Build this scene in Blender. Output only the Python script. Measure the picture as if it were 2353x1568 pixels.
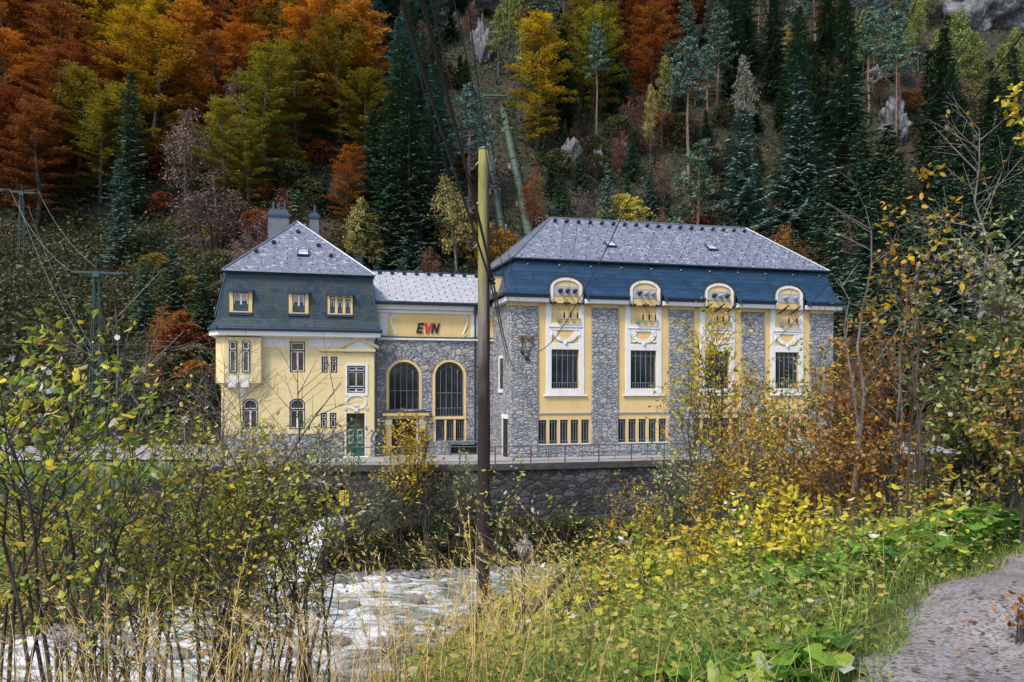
import bpy, math, random
import numpy as np
from mathutils import Vector

for o in list(bpy.data.objects):
    bpy.data.objects.remove(o)
SC = bpy.context.scene
COL = SC.collection
R = math.radians

# ------------------------------------------------------------------ camera, sky, sun, exposure
CAM_H = 5.0
FOC = 1700.0 / 2353.0            # focal length as a share of the picture width
cam = bpy.data.objects.new("camera", bpy.data.cameras.new("camera"))
COL.objects.link(cam)
cam.location = (0, 0, CAM_H)
cam.rotation_euler = (R(90), 0, 0)
cam.data.sensor_width = 36.0
cam.data.lens = 36.0 * FOC
cam.data.shift_y = 106.0 / 2353.0
cam.data.clip_start = 0.1
cam.data.clip_end = 3000
SC.camera = cam

SUN_ELEV, SUN_AZ = 52.0, -140.0      # azimuth from +Y, clockwise: behind the camera and to the left
W = bpy.data.worlds.new("World")
SC.world = W
W.use_nodes = True
wn = W.node_tree
bg = wn.nodes["Background"]
sky = wn.nodes.new("ShaderNodeTexSky")
sky.sky_type = 'NISHITA'
sky.sun_disc = False
sky.sun_elevation = R(SUN_ELEV)
sky.sun_rotation = R(SUN_AZ)
sky.air_density = 1.0
sky.dust_density = 2.5
sky.ozone_density = 1.0
wn.links.new(sky.outputs[0], bg.inputs[0])
bg.inputs[1].default_value = 0.15

sl = bpy.data.lights.new("sun", 'SUN')
sl.energy = 1.9
sl.angle = R(8)
sl.color = (1.0, 0.93, 0.82)
so = bpy.data.objects.new("sun", sl)
COL.objects.link(so)
el, az = R(SUN_ELEV), R(SUN_AZ)
sd = Vector((math.sin(az) * math.cos(el), math.cos(az) * math.cos(el), math.sin(el)))
so.rotation_euler = sd.to_track_quat('Z', 'Y').to_euler()
so.location = (-30, -30, 60)

SC.view_settings.view_transform = 'Standard'
SC.view_settings.look = 'None'
SC.view_settings.exposure = 0.68
SC.view_settings.gamma = 1.0
SC.view_settings.use_curve_mapping = False
SC.render.engine = 'CYCLES'
cy = SC.cycles
cy.max_bounces = 6
cy.diffuse_bounces = 3
cy.glossy_bounces = 3
cy.transmission_bounces = 3
cy.transparent_max_bounces = 4
cy.caustics_reflective = False
cy.caustics_refractive = False
cy.use_denoising = True

# ------------------------------------------------------------------ small helpers
def at(px, py, Y):
    """world point seen at pixel (px, py) of the 2353 x 1568 photograph at distance Y"""
    return Vector(((px - 1176.5) / 1700.0 * Y, Y, CAM_H - (py - 890.0) / 1700.0 * Y))

def tag(o, label=None, cat=None, group=None, kind=None):
    if label: o["label"] = label
    if cat: o["category"] = cat
    if group: o["group"] = group
    if kind: o["kind"] = kind
    return o

def empty(name, loc=(0, 0, 0), rz=0.0):
    o = bpy.data.objects.new(name, None)
    o.location = loc
    o.rotation_euler = (0, 0, rz)
    o.empty_display_size = 0.3
    COL.objects.link(o)
    return o

def link_mesh(name, me, mat, parent=None, loc=None):
    o = bpy.data.objects.new(name, me)
    COL.objects.link(o)
    if mat is not None:
        if len(me.materials) == 0:
            me.materials.append(mat)
    if parent is not None:
        o.parent = parent
    if loc is not None:
        o.location = loc
    return o

class MB:
    """collects faces; build() links them as one mesh object"""
    def __init__(s):
        s.v, s.f, s.uv = [], [], []
    def add(s, vs, fs, uvs=None):
        b = len(s.v)
        s.v.extend([tuple(p) for p in vs])
        for k, f in enumerate(fs):
            s.f.append(tuple(b + i for i in f))
            s.uv.append(uvs[k] if uvs else None)
    def box(s, x0, x1, y0, y1, z0, z1):
        s.add([(x0, y0, z0), (x1, y0, z0), (x1, y1, z0), (x0, y1, z0), (x0, y0, z1), (x1, y0, z1), (x1, y1, z1), (x0, y1, z1)],
              [(0, 3, 2, 1), (4, 5, 6, 7), (0, 1, 5, 4), (1, 2, 6, 5), (2, 3, 7, 6), (3, 0, 4, 7)])
    def bbox(s, x0, x1, y0, y1, z0, z1, b=0.015):
        """box with its front edges chamfered"""
        s.add([(x0 + b, y0, z0 + b), (x1 - b, y0, z0 + b), (x1 - b, y0, z1 - b), (x0 + b, y0, z1 - b),
               (x0, y0 + b, z0), (x1, y0 + b, z0), (x1, y0 + b, z1), (x0, y0 + b, z1),
               (x0, y1, z0), (x1, y1, z0), (x1, y1, z1), (x0, y1, z1)],
              [(0, 1, 2, 3), (0, 4, 5, 1), (1, 5, 6, 2), (2, 6, 7, 3), (3, 7, 4, 0),
               (4, 8, 9, 5), (5, 9, 10, 6), (6, 10, 11, 7), (7, 11, 8, 4), (8, 11, 10, 9)])
    def poly(s, pts, uvm=True):
        P = [Vector(p) for p in pts]
        n = Vector((0, 0, 0))
        for i in range(1, len(P) - 1):
            n += (P[i] - P[0]).cross(P[i + 1] - P[0])
        n.normalize()
        u = Vector((0, 0, 1)).cross(n)
        u = Vector((1, 0, 0)) if u.length < 1e-4 else u.normalized()
        w = n.cross(u)
        s.add(P, [tuple(range(len(P)))], [[(p.dot(u), p.dot(w)) for p in P]])
    def tube(s, pts, rad, n=6, cap=True):
        P = [Vector(p) for p in pts]
        m = len(P)
        rr = rad if hasattr(rad, '__len__') else [rad] * m
        vs, fs = [], []
        prev = None
        for i in range(m):
            d = (P[min(i + 1, m - 1)] - P[max(i - 1, 0)])
            d = d.normalized() if d.length > 1e-9 else Vector((0, 0, 1))
            if prev is None:
                a = Vector((0, 0, 1)) if abs(d.z) < 0.9 else Vector((1, 0, 0))
                x = d.cross(a).normalized()
            else:
                x = prev - d * prev.dot(d)
                x = x.normalized() if x.length > 1e-6 else d.orthogonal().normalized()
            prev = x
            y = d.cross(x)
            for k in range(n):
                t = 2 * math.pi * k / n
                vs.append(P[i] + (x * math.cos(t) + y * math.sin(t)) * rr[i])
        for i in range(m - 1):
            for k in range(n):
                a, b = i * n + k, i * n + (k + 1) % n
                fs.append((a, b, b + n, a + n))
        if cap:
            fs.append(tuple(range(n - 1, -1, -1)))
            fs.append(tuple(range((m - 1) * n, m * n)))
        s.add(vs, fs)
    def ext(s, out, y0, y1):
        """prism: outline of (x, z) points, counter-clockwise seen from the front, from y0 (front) to y1"""
        n = len(out)
        s.add([(x, y0, z) for x, z in out] + [(x, y1, z) for x, z in out],
              [tuple(range(n)), tuple(range(2 * n - 1, n - 1, -1))] + [(i, i + n, (i + 1) % n + n, (i + 1) % n) for i in range(n)])
    def ring(s, a, b, y0, y1):
        """frame between two outlines with equal point counts"""
        n = len(a)
        vs = [(x, y0, z) for x, z in a] + [(x, y0, z) for x, z in b] + [(x, y1, z) for x, z in a] + [(x, y1, z) for x, z in b]
        fs = []
        for i in range(n):
            j = (i + 1) % n
            fs += [(i, j, n + j, n + i), (2 * n + j, 2 * n + i, 3 * n + i, 3 * n + j), (i, 2 * n + i, 2 * n + j, j), (n + j, 3 * n + j, 3 * n + i, n + i)]
        s.add(vs, fs)
    def lathe(s, prof, c, n=12, axis=Vector((0, 0, 1))):
        axis = Vector(axis).normalized()
        x = axis.orthogonal().normalized()
        y = axis.cross(x)
        c = Vector(c)
        vs, fs = [], []
        for r, h in prof:
            for k in range(n):
                t = 2 * math.pi * k / n
                vs.append(c + axis * h + (x * math.cos(t) + y * math.sin(t)) * r)
        for i in range(len(prof) - 1):
            for k in range(n):
                a, b = i * n + k, i * n + (k + 1) % n
                fs.append((a, b, b + n, a + n))
        fs.append(tuple(range(n - 1, -1, -1)))
        fs.append(tuple(range((len(prof) - 1) * n, len(prof) * n)))
        s.add(vs, fs)
    def mesh(s, name, smooth=False):
        me = bpy.data.meshes.new(name)
        me.from_pydata(s.v, [], s.f)
        if any(u is not None for u in s.uv):
            l = me.uv_layers.new(name="UVMap")
            i = 0
            for f, u in zip(s.f, s.uv):
                for k in range(len(f)):
                    if u is not None:
                        l.data[i].uv = u[k]
                    i += 1
        if smooth:
            me.polygons.foreach_set("use_smooth", [True] * len(me.polygons))
        me.update()
        return me
    def build(s, name, mat, parent=None, smooth=False, loc=None):
        return link_mesh(name, s.mesh(name, smooth), mat, parent, loc)

def np_mesh(name, V, F, tone=None, smooth=False):
    """V (n,3), F (m,k) numpy -> mesh, with a per-vertex float attribute"""
    me = bpy.data.meshes.new(name)
    n, (m, k) = len(V), F.shape
    me.vertices.add(n)
    me.vertices.foreach_set("co", np.ascontiguousarray(V, dtype=np.float32).ravel())
    me.loops.add(m * k)
    me.loops.foreach_set("vertex_index", np.ascontiguousarray(F, dtype=np.int32).ravel())
    me.polygons.add(m)
    me.polygons.foreach_set("loop_start", np.arange(0, m * k, k, dtype=np.int32))
    if smooth:
        me.polygons.foreach_set("use_smooth", np.ones(m, dtype=bool))
    if tone is not None:
        a = me.attributes.new("tone", 'FLOAT', 'POINT')
        a.data.foreach_set("value", np.ascontiguousarray(tone, dtype=np.float32))
    me.update(calc_edges=True)
    return me

def unit(a):
    return a / np.maximum(np.linalg.norm(a, axis=-1, keepdims=True), 1e-9)

def cards(P, U, V, tone):
    """rhombus leaf clumps: centres P, half axes U and V"""
    n = len(P)
    co = np.stack([P - U, P - V * 1.0, P + U, P + V], axis=1).reshape(-1, 3)
    F = np.arange(n * 4).reshape(n, 4)
    return co, F, np.repeat(tone, 4)

def leaf_arrays(P, D, S, L, Wd, tone, fold=0.12):
    """single leaves: base P, unit direction D, unit side S, length L, half width Wd"""
    n = len(P)
    Nn = np.cross(D, S)
    L = L[:, None]; Wd = Wd[:, None]
    pts = [P,
           P + D * L * .28 + S * Wd * .85 + Nn * Wd * fold, P + D * L * .66 + S * Wd * .8 + Nn * Wd * fold, P + D * L - Nn * L * .10,
           P + D * L * .66 - S * Wd * .8 + Nn * Wd * fold, P + D * L * .28 - S * Wd * .85 + Nn * Wd * fold,
           P + D * L * .5 - Nn * Wd * .18]
    co = np.stack(pts, axis=1).reshape(-1, 3)
    tri = np.array([(0, 6, 1), (1, 6, 2), (2, 6, 3), (3, 6, 4), (4, 6, 5), (5, 6, 0)])
    F = (np.arange(n)[:, None, None] * 7 + tri[None]).reshape(-1, 3)
    return co, F, np.repeat(tone, 7)

# ------------------------------------------------------------------ materials
class NT:
    def __init__(s, m):
        s.t = m.node_tree
        s.o = s.t.nodes["Principled BSDF"] if "Principled BSDF" in s.t.nodes else None
        s.out = s.t.nodes["Material Output"]
    def n(s, typ, props=None, **inp):
        nd = s.t.nodes.new("ShaderNode" + typ)
        for k, v in (props or {}).items():
            setattr(nd, k, v)
        for k, v in inp.items():
            key = k.replace("_", " ")
            tgt = nd.inputs[int(k[1:])] if k[0] == "i" and k[1:].isdigit() else nd.inputs[key]
            if isinstance(v, bpy.types.NodeSocket):
                s.t.links.new(v, tgt)
            else:
                tgt.default_value = v
        return nd
    def set(s, **inp):
        for k, v in inp.items():
            tgt = s.o.inputs[k.replace("_", " ")]
            if isinstance(v, bpy.types.NodeSocket):
                s.t.links.new(v, tgt)
            else:
                tgt.default_value = v
    def ramp(s, fac, stops, interp='LINEAR'):
        nd = s.t.nodes.new("ShaderNodeValToRGB")
        cr = nd.color_ramp
        cr.interpolation = interp
        while len(cr.elements) < len(stops):
            cr.elements.new(0.5)
        for e, (p, c) in zip(cr.elements, stops):
            e.position = p
            e.color = (c, c, c, 1) if not hasattr(c, '__len__') else (*c[:3], 1)
        s.t.links.new(fac, nd.inputs[0])
        return nd.outputs[0]
    def mix(s, fac, a, b, mode='MIX'):
        nd = s.t.nodes.new("ShaderNodeMix")
        nd.data_type = 'RGBA'
        nd.blend_type = mode
        for i, v in ((0, fac), (6, a), (7, b)):
            if isinstance(v, bpy.types.NodeSocket):
                s.t.links.new(v, nd.inputs[i])
            else:
                nd.inputs[i].default_value = v if i == 0 else (*v[:3], 1)
        return nd.outputs[2]
    def math(s, op, a, b=0.0):
        nd = s.t.nodes.new("ShaderNodeMath")
        nd.operation = op
        for i, v in ((0, a), (1, b)):
            if isinstance(v, bpy.types.NodeSocket):
                s.t.links.new(v, nd.inputs[i])
            else:
                nd.inputs[i].default_value = v
        return nd.outputs[0]

def newmat(name):
    m = bpy.data.materials.new(name)
    m.use_nodes = True
    return m, NT(m)

def simple(name, col, rough=0.6, var=0.12, scale=3.0, bump=0.0, metal=0.0, spec=0.5, bscale=40.0):
    """one colour with a little uneven wear"""
    m, t = newmat(name)
    tc = t.n("TexCoord").outputs["Object"]
    nz = t.n("TexNoise", Vector=tc, Scale=scale, Detail=6.0, Roughness=0.6).outputs[0]
    f = t.ramp(nz, [(0.25, 1 - var), (0.75, 1 + var)])
    c = t.mix(1.0, col, f, 'MULTIPLY')
    t.set(Base_Color=c, Roughness=rough, Metallic=metal)
    t.o.inputs["Specular IOR Level"].default_value = spec
    if bump:
        b = t.n("TexNoise", Vector=tc, Scale=bscale, Detail=4.0).outputs[0]
        t.set(Normal=t.n("Bump", Height=b, Strength=bump, Distance=0.02).outputs[0])
    return m

def plaster(name, col):
    m, t = newmat(name)
    tc = t.n("TexCoord").outputs["Object"]
    n1 = t.n("TexNoise", Vector=tc, Scale=0.7, Detail=6.0, Roughness=0.65).outputs[0]
    mp = t.n("Mapping", Vector=tc, Scale=(3.0, 3.0, 0.35)).outputs[0]
    n2 = t.n("TexNoise", Vector=mp, Scale=1.3, Detail=5.0).outputs[0]       # rain streaks
    a = t.mix(t.ramp(n1, [(0.35, 0.0), (0.75, 1.0)]), col, tuple(c * k for c, k in zip(col, (0.9, 0.86, 0.78))))
    a = t.mix(t.ramp(n2, [(0.52, 0.0), (0.80, 0.5)]), a, tuple(c * 0.72 for c in col))
    zc = t.n("SeparateXYZ", Vector=tc).outputs[2]
    foot = t.math('MULTIPLY', t.ramp(t.math('DIVIDE', zc, 4.0), [(0.0, 0.6), (.6, 0.0)]), n1)
    a = t.mix(foot, a, tuple(c * .5 for c in col))
    t.set(Base_Color=a, Roughness=0.9)
    b = t.n("TexNoise", Vector=tc, Scale=60.0, Detail=3.0).outputs[0]
    t.set(Normal=t.n("Bump", Height=b, Strength=0.25, Distance=0.01).outputs[0])
    return m

def rubble(name, scale=(2.1, 2.1, 4.3), cols=None, mortar=(.095, .095, .105), bump=1.0, dirt=0.25, dirtcol=(.05, .05, .045)):
    cols = cols or [(0.0, (.20, .215, .26)), (.35, (.29, .31, .355)), (.66, (.38, .39, .42)), (.84, (.42, .395, .345)), (1.0, (.24, .26, .31))]
    m, t = newmat(name)
    tc = t.n("TexCoord").outputs["Object"]
    w = t.n("TexNoise", Vector=tc, Scale=2.2, Detail=2.0).outputs["Color"]
    wv = t.n("VectorMath", {'operation': 'SCALE'}, i0=w, Scale=0.28).outputs[0]
    v = t.n("VectorMath", {'operation': 'ADD'}, i0=tc, i1=wv).outputs[0]
    big = t.ramp(t.n("TexNoise", Vector=tc, Scale=.55, Detail=2.0).outputs[0], [(.47, 0.0), (.50, 1.0)])
    def layer(k):
        mp = t.n("Mapping", Vector=v, Scale=tuple(q * k for q in scale)).outputs[0]
        e_ = t.n("TexVoronoi", {'feature': 'DISTANCE_TO_EDGE'}, Vector=mp, Scale=1.0, Randomness=0.85).outputs["Distance"]
        c_ = t.n("TexVoronoi", {'feature': 'F1'}, Vector=mp, Scale=1.0, Randomness=0.85).outputs["Color"]
        return e_, c_
    (e1, c1), (e2, c2) = layer(.85), layer(1.35)
    e = t.n("SeparateColor", Color=t.mix(big, e1, e2)).outputs[0]
    c = t.mix(big, c1, c2)
    cell = t.n("SeparateColor", Color=c).outputs[0]
    stone = t.ramp(cell, cols)
    fine = t.n("TexNoise", Vector=tc, Scale=14.0, Detail=6.0, Roughness=0.7).outputs[0]
    stone = t.mix(1.0, stone, t.ramp(fine, [(0.25, 0.66), (0.75, 1.28)]), 'MULTIPLY')
    a = t.mix(t.ramp(e, [(0.01, 0.0), (0.07, 1.0)]), mortar, stone)
    d = t.n("TexNoise", Vector=tc, Scale=0.5, Detail=6.0).outputs[0]
    a = t.mix(t.ramp(d, [(0.5, 0.0), (0.75, dirt)]), a, dirtcol)
    t.set(Base_Color=a, Roughness=0.85)
    h = t.math('ADD', t.ramp(e, [(0.0, 0.0), (0.09, 0.75), (0.3, 1.0)]), t.math('MULTIPLY', fine, 0.35))
    t.set(Normal=t.n("Bump", Height=h, Strength=bump, Distance=0.06).outputs[0])
    return m

def slate(name, cols, width=0.42, row=0.2, rough=(0.30, 0.5), moss=None, spec=0.6, gap=(0.015, 0.02, 0.03), tilt=0.5):
    """rows of slates in roof UVs (metres)"""
    m, t = newmat(name)
    uv = t.n("UVMap").outputs[0]
    br = t.n("TexBrick", {'offset': 0.5}, Vector=uv, Scale=1.0, Mortar_Size=0.012, Mortar_Smooth=0.3, Brick_Width=width, Row_Height=row,
             Color1=(0, 0, 0, 1), Color2=(1, 1, 1, 1), Mortar=(0, 0, 0, 1))
    rnd, mort = br.outputs["Color"], br.outputs["Fac"]
    k = t.n("SeparateColor", Color=rnd).outputs[0]
    sx = t.n("SeparateXYZ", Vector=uv)
    vv = t.math('FRACT', t.math('DIVIDE', sx.outputs[1], row))     # 0 at a slate's lower edge
    col = t.ramp(k, cols)
    nz = t.n("TexNoise", Vector=uv, Scale=5.0, Detail=6.0, Roughness=0.65).outputs[0]
    col = t.mix(1.0, col, t.ramp(nz, [(0.3, 0.8), (0.7, 1.2)]), 'MULTIPLY')
    if moss:
        mp = t.n("Mapping", Vector=uv, Scale=(1.5, 0.35, 1)).outputs[0]
        mz = t.n("TexNoise", Vector=mp, Scale=1.6, Detail=7.0, Roughness=0.7).outputs[0]
        col = t.mix(t.ramp(mz, [(moss[1], 0.0), (moss[1] + 0.12, moss[2])]), col, moss[0])
    col = t.mix(mort, col, gap)
    edge = t.ramp(vv, [(0.0, 1.0), (0.10, 0.0)])
    col = t.mix(t.math('MULTIPLY', edge, 0.7), col, gap)
    t.set(Base_Color=col, Roughness=t.ramp(k, [(0.0, rough[0]), (1.0, rough[1])]))
    t.o.inputs["Specular IOR Level"].default_value = spec
    h = t.math('ADD', t.math('MULTIPLY', t.math('SUBTRACT', 1.0, vv), 1.0), t.math('MULTIPLY', k, 0.5))
    h = t.math('ADD', h, t.math('MULTIPLY', nz, 0.25))
    t.set(Normal=t.n("Bump", Height=h, Strength=tilt, Distance=0.02).outputs[0])
    return m

def leafmat(name, stops, trans=0.35, hue=0.02, val=0.25, rough=0.55, spec=0.3, gain=1.0):
    """leaves: colour from each leaf's own 'tone', shifted a little from plant to plant"""
    m, t = newmat(name)
    stops = [(p, tuple(min(.82, k * gain) for k in c)) for p, c in stops]
    tone = t.n("Attribute", {'attribute_name': 'tone'}).outputs["Fac"]
    rnd = t.n("ObjectInfo").outputs["Random"]
    c = t.ramp(tone, stops)
    h = t.math('ADD', 0.5 - hue, t.math('MULTIPLY', rnd, 2 * hue))
    v = t.math('ADD', 1 - val, t.math('MULTIPLY', rnd, 2 * val))
    c = t.n("HueSaturation", Hue=h, Saturation=1.0, Value=v, Color=c).outputs[0]
    t.set(Base_Color=c, Roughness=rough)
    t.o.inputs["Specular IOR Level"].default_value = spec
    if trans > 0:
        tr = t.n("BsdfTranslucent", Color=c).outputs[0]
        mx = t.n("MixShader", Fac=trans)
        t.t.links.new(t.o.outputs[0], mx.inputs[1])
        t.t.links.new(tr, mx.inputs[2])
        t.t.links.new(mx.outputs[0], t.out.inputs[0])
    return m

M = {}
M['yellow'] = plaster("yellow_plaster", (.74, .61, .34))
M['ochre'] = plaster("ochre_plaster", (.72, .53, .25))
M['white'] = plaster("white_trim", (.74, .75, .78))
M['stone'] = rubble("rubble_stone")
M['stone_big'] = rubble("plinth_stone", scale=(1.25, 1.25, 1.9))
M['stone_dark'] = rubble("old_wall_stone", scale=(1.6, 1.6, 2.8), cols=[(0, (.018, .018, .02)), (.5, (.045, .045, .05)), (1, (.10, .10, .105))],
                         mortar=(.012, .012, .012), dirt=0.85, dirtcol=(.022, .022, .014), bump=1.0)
M['arch_stone'] = rubble("arch_stone", scale=(2.6, 2.6, 2.2))
M['slate'] = slate("roof_slate", [(0, (.14, .155, .215)), (.5, (.18, .195, .26)), (.8, (.235, .25, .315)), (.93, (.30, .315, .385)), (1.0, (.42, .44, .51))], width=.26, row=.19, rough=(.38, .28))
M['slate_pale'] = slate("pale_roof_slate", [(0, (.42, .43, .48)), (.5, (.50, .51, .56)), (1.0, (.62, .63, .67))], width=.26, row=.19, rough=(.35, .3))
M['slate_dark'] = slate("mansard_slate", [(0, (.011, .042, .095)), (1, (.019, .062, .128))], width=0.8, row=0.32, rough=(.35, .5), moss=((.03, .05, .03), .58, .7), spec=.4)
M['slate_moss'] = slate("mossy_mansard_slate", [(0, (.014, .034, .052)), (1, (.028, .060, .085))], width=0.36, row=0.26, rough=(.4, .6), moss=((.050, .062, .028), .50, .75), spec=.35)
M['blue_metal'] = simple("blue_sheet_metal", (.022, .045, .085), .35, .2, 2.0, metal=0.2)
M['ridge_metal'] = simple("ridge_flashing", (.17, .20, .27), .4, .15, 3.0, metal=0.3)
M['lead'] = simple("grey_sheet_metal", (.14, .15, .18), .5, .2, 1.5, metal=0.2)
M['pipe_metal'] = simple("flue_metal", (.06, .08, .11), .3, .15, 4.0, metal=0.6)
M['frame_dark'] = simple("dark_blue_frame", (.012, .025, .045), .45, .1)
M['frame_white'] = simple("white_window_paint", (.72, .73, .76), .45, .06)
M['bar'] = simple("grey_window_bar", (.16, .20, .25), .5, .15)
M['frame_grey'] = simple("grey_window_frame", (.10, .12, .15), .5, .1)
M['door_green'] = simple("green_door_paint", (.006, .075, .062), .4, .15)
M['grille_white'] = simple("white_iron", (.55, .58, .60), .5, .08)
M['rail_green'] = simple("rail_green_paint", (.045, .085, .075), .5, .25)
M['rail_rust'] = simple("rail_red_primer", (.12, .035, .03), .6, .3)
M['insul_brown'] = simple("brown_porcelain", (.030, .024, .026), .15, .1)
M['insul_grey'] = simple("grey_porcelain", (.30, .31, .34), .25, .1)
M['steel'] = simple("galvanised_steel", (.26, .29, .31), .5, .2, metal=.3)
M['black'] = simple("black_cable", (.012, .012, .013), .5, .1)
M['wire'] = simple("wire_grey", (.045, .05, .05), .5, .1)
M['wire_pale'] = simple("wire_pale", (.24, .29, .31), .5, .1)
M['pylon'] = simple("pylon_green_paint", (.035, .085, .078), .55, .2)
M['concrete'] = simple("concrete", (.34, .35, .34), .9, .25, 1.2, bump=.4)
M['rustwood'] = simple("brown_boards", (.10, .045, .028), .8, .4, 2.0)
M['dark_void'] = simple("dark_interior", (.012, .012, .013), .9, .2)
M['red'] = simple("red_letter", (.55, .035, .03), .4, .05)
M['letter_black'] = simple("black_letter", (.010, .010, .012), .4, .05)
M['sign_yellow'] = simple("yellow_sign", (.62, .48, .01), .5, .1)
M['plaque'] = simple("black_plaque", (.012, .012, .014), .25, .05)
M['plate'] = simple("grey_plate", (.36, .38, .43), .5, .1)

def glass_mat(name, col, rough=.04, spec=.6):
    m, t = newmat(name)
    tc = t.n("TexCoord").outputs["Object"]
    nz = t.n("TexNoise", Vector=tc, Scale=0.9, Detail=3.0).outputs[0]
    c = t.mix(t.ramp(nz, [(.35, 0.0), (.65, 1.0)]), tuple(k * .5 for k in col), tuple(k * 1.6 for k in col))
    t.set(Base_Color=c, Roughness=rough)
    t.o.inputs["Specular IOR Level"].default_value = spec
    w = t.n("TexNoise", Vector=tc, Scale=1.5, Detail=1.0).outputs[0]
    t.set(Normal=t.n("Bump", Height=w, Strength=0.06, Distance=0.05).outputs[0])
    return m
M['glass'] = glass_mat("window_glass", (.022, .026, .032))
M['glass_warm'] = glass_mat("window_glass_brown", (.045, .038, .032))
M['glass_curtain'] = glass_mat("curtained_glass", (.34, .29, .24), .12)
M['glass_sky'] = glass_mat("skylight_glass", (.45, .46, .48), .1)

def wood_pole():
    m, t = newmat("weathered_pole_wood")
    tc = t.n("TexCoord").outputs["Object"]
    mp = t.n("Mapping", Vector=tc, Scale=(14, 14, 0.5)).outputs[0]
    g = t.n("TexNoise", Vector=mp, Scale=2.5, Detail=8.0, Roughness=.7).outputs[0]
    z = t.n("SeparateXYZ", Vector=tc)
    zf = t.math('DIVIDE', z.outputs[2], 10.8)
    grey = t.ramp(g, [(.3, (.10, .082, .07)), (.55, (.22, .19, .165)), (.75, (.33, .30, .27))])
    moss = t.ramp(g, [(.3, (.14, .14, .03)), (.7, (.34, .32, .09))])
    tar = t.ramp(g, [(.35, (.010, .007, .007)), (.7, (.034, .022, .020))])
    n = t.n("TexNoise", Vector=tc, Scale=1.2, Detail=4.0).outputs[0]
    zz = t.math('ADD', zf, t.math('MULTIPLY', t.math('SUBTRACT', n, .5), .25))
    a = t.mix(t.ramp(zz, [(.45, 0.0), (.60, 1.0)]), tar, grey)
    # one flank dark red-brown up to near the top
    side = t.math('ADD', z.outputs[0], t.math('MULTIPLY', t.math('SUBTRACT', g, .5), .10))
    k = t.math('MULTIPLY', t.ramp(side, [(.05, 0.0), (.09, 1.0)]), t.ramp(zz, [(.82, 1.0), (.92, 0.0)]))
    a = t.mix(k, a, (.055, .018, .02))
    lm = t.math('MULTIPLY', t.ramp(zz, [(.60, 0.0), (.74, 1.0)]), t.ramp(side, [(-.02, 1.0), (.05, 0.15)]))
    a = t.mix(lm, a, moss)
    t.set(Base_Color=a, Roughness=.85)
    t.set(Normal=t.n("Bump", Height=g, Strength=.6, Distance=.02).outputs[0])
    return m
M['pole'] = wood_pole()

def bark(name, a, b):
    m, t = newmat(name)
    tc = t.n("TexCoord").outputs["Object"]
    mp = t.n("Mapping", Vector=tc, Scale=(3, 3, 0.6)).outputs[0]
    g = t.n("TexNoise", Vector=mp, Scale=3.0, Detail=5.0).outputs[0]
    t.set(Base_Color=t.ramp(g, [(.35, a), (.65, b)]), Roughness=.9)
    return m
M['bark_grey'] = bark("grey_bark", (.04, .04, .04), (.11, .11, .11))
M['bark_brown'] = bark("brown_bark", (.045, .035, .03), (.12, .095, .08))
M['bark_pale'] = bark("pale_bark", (.12, .12, .12), (.27, .27, .27))
M['bark_pine'] = bark("pine_bark", (.09, .06, .05), (.26, .16, .115))
M['stem'] = bark("shrub_stem", (.030, .024, .021), (.095, .078, .068))
M['stem_grey'] = bark("grey_shrub_stem", (.07, .066, .062), (.20, .19, .18))
M['stem_dark'] = bark("dark_shrub_stem", (.018, .015, .014), (.06, .048, .042))

# ------------------------------------------------------------------ terrain
_cp = np.array([
    (0, 0, 3.4), (-2, -4, 3.4), (3, -4, 3.5), (1.6, 2.5, 3.4), (2.4, 4.2, 3.4), (3.4, 5.4, 3.4), (4.8, 6.9, 3.4), (7.6, 8.6, 3.45), (12, 11, 3.6),
    (20, 13, 4.2), (0, 4.5, 3.0), (1.0, 5.5, 2.9), (2.2, 7.0, 2.9), (3.6, 9, 2.9), (6, 11, 2.8), (-1.6, 4.5, 2.72), (-3.4, 4.5, 2.45), (-5.5, 5.0, 1.5), (-3.4, 6.8, .7), (-2.2, 8.0, 0.6),
    (-.62, 16.5, 0.0), (1.5, 12, 1.4), (4, 14, 1.7), (-4.5, 9, -0.6), (-7, 9, -1.2), (-6, 13, -2.4), (-5, 18, -3.8), (-1, 22, -3.0), (-8, 20, -5.4), (-14, 12, -3.5),
    (-20, 8, -2.5), (-20, 22, -6.9), (-10, 24.5, -6.9), (-4, 27, -6.9), (1, 29, -6.9), (5, 32, -6.9), (12, 36, -6.9), (20, 40, -6.9), (34, 43, -6.9),
    (5, 21, -.4), (9, 20, 1.0), (9, 27, -1.6), (15, 22, 1.2), (16, 29, -2), (25, 26, 1.0), (26, 34, -3), (34, 20, 4), (-28, 4, 0), (-28, 20, -6.9), (-12, 2, 1.0)], dtype=float)
def _u(r2):
    return np.where(r2 > 1e-9, r2 * np.log(np.maximum(r2, 1e-9)), 0.0)
_n = len(_cp)
_A = np.zeros((_n + 3, _n + 3))
_A[:_n, :_n] = _u(((_cp[:, None, :2] - _cp[None, :, :2]) ** 2).sum(-1)) + np.eye(_n) * 2.0
_A[:_n, _n] = 1; _A[:_n, _n + 1:] = _cp[:, :2]
_A[_n, :_n] = 1; _A[_n + 1:, :_n] = _cp[:, :2].T
_w = np.linalg.solve(_A, np.concatenate([_cp[:, 2], [0, 0, 0]]))

def near_bank(x, y):
    x = np.clip(x, -28, 34); y = np.clip(y, -5, 43)
    s = x.shape
    p = np.stack([x.ravel(), y.ravel()], 1)
    k = _u(((p[:, None] - _cp[None, :, :2]) ** 2).sum(-1))
    return (k @ _w[:_n] + _w[_n] + p @ _w[_n + 1:]).reshape(s)

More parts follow.
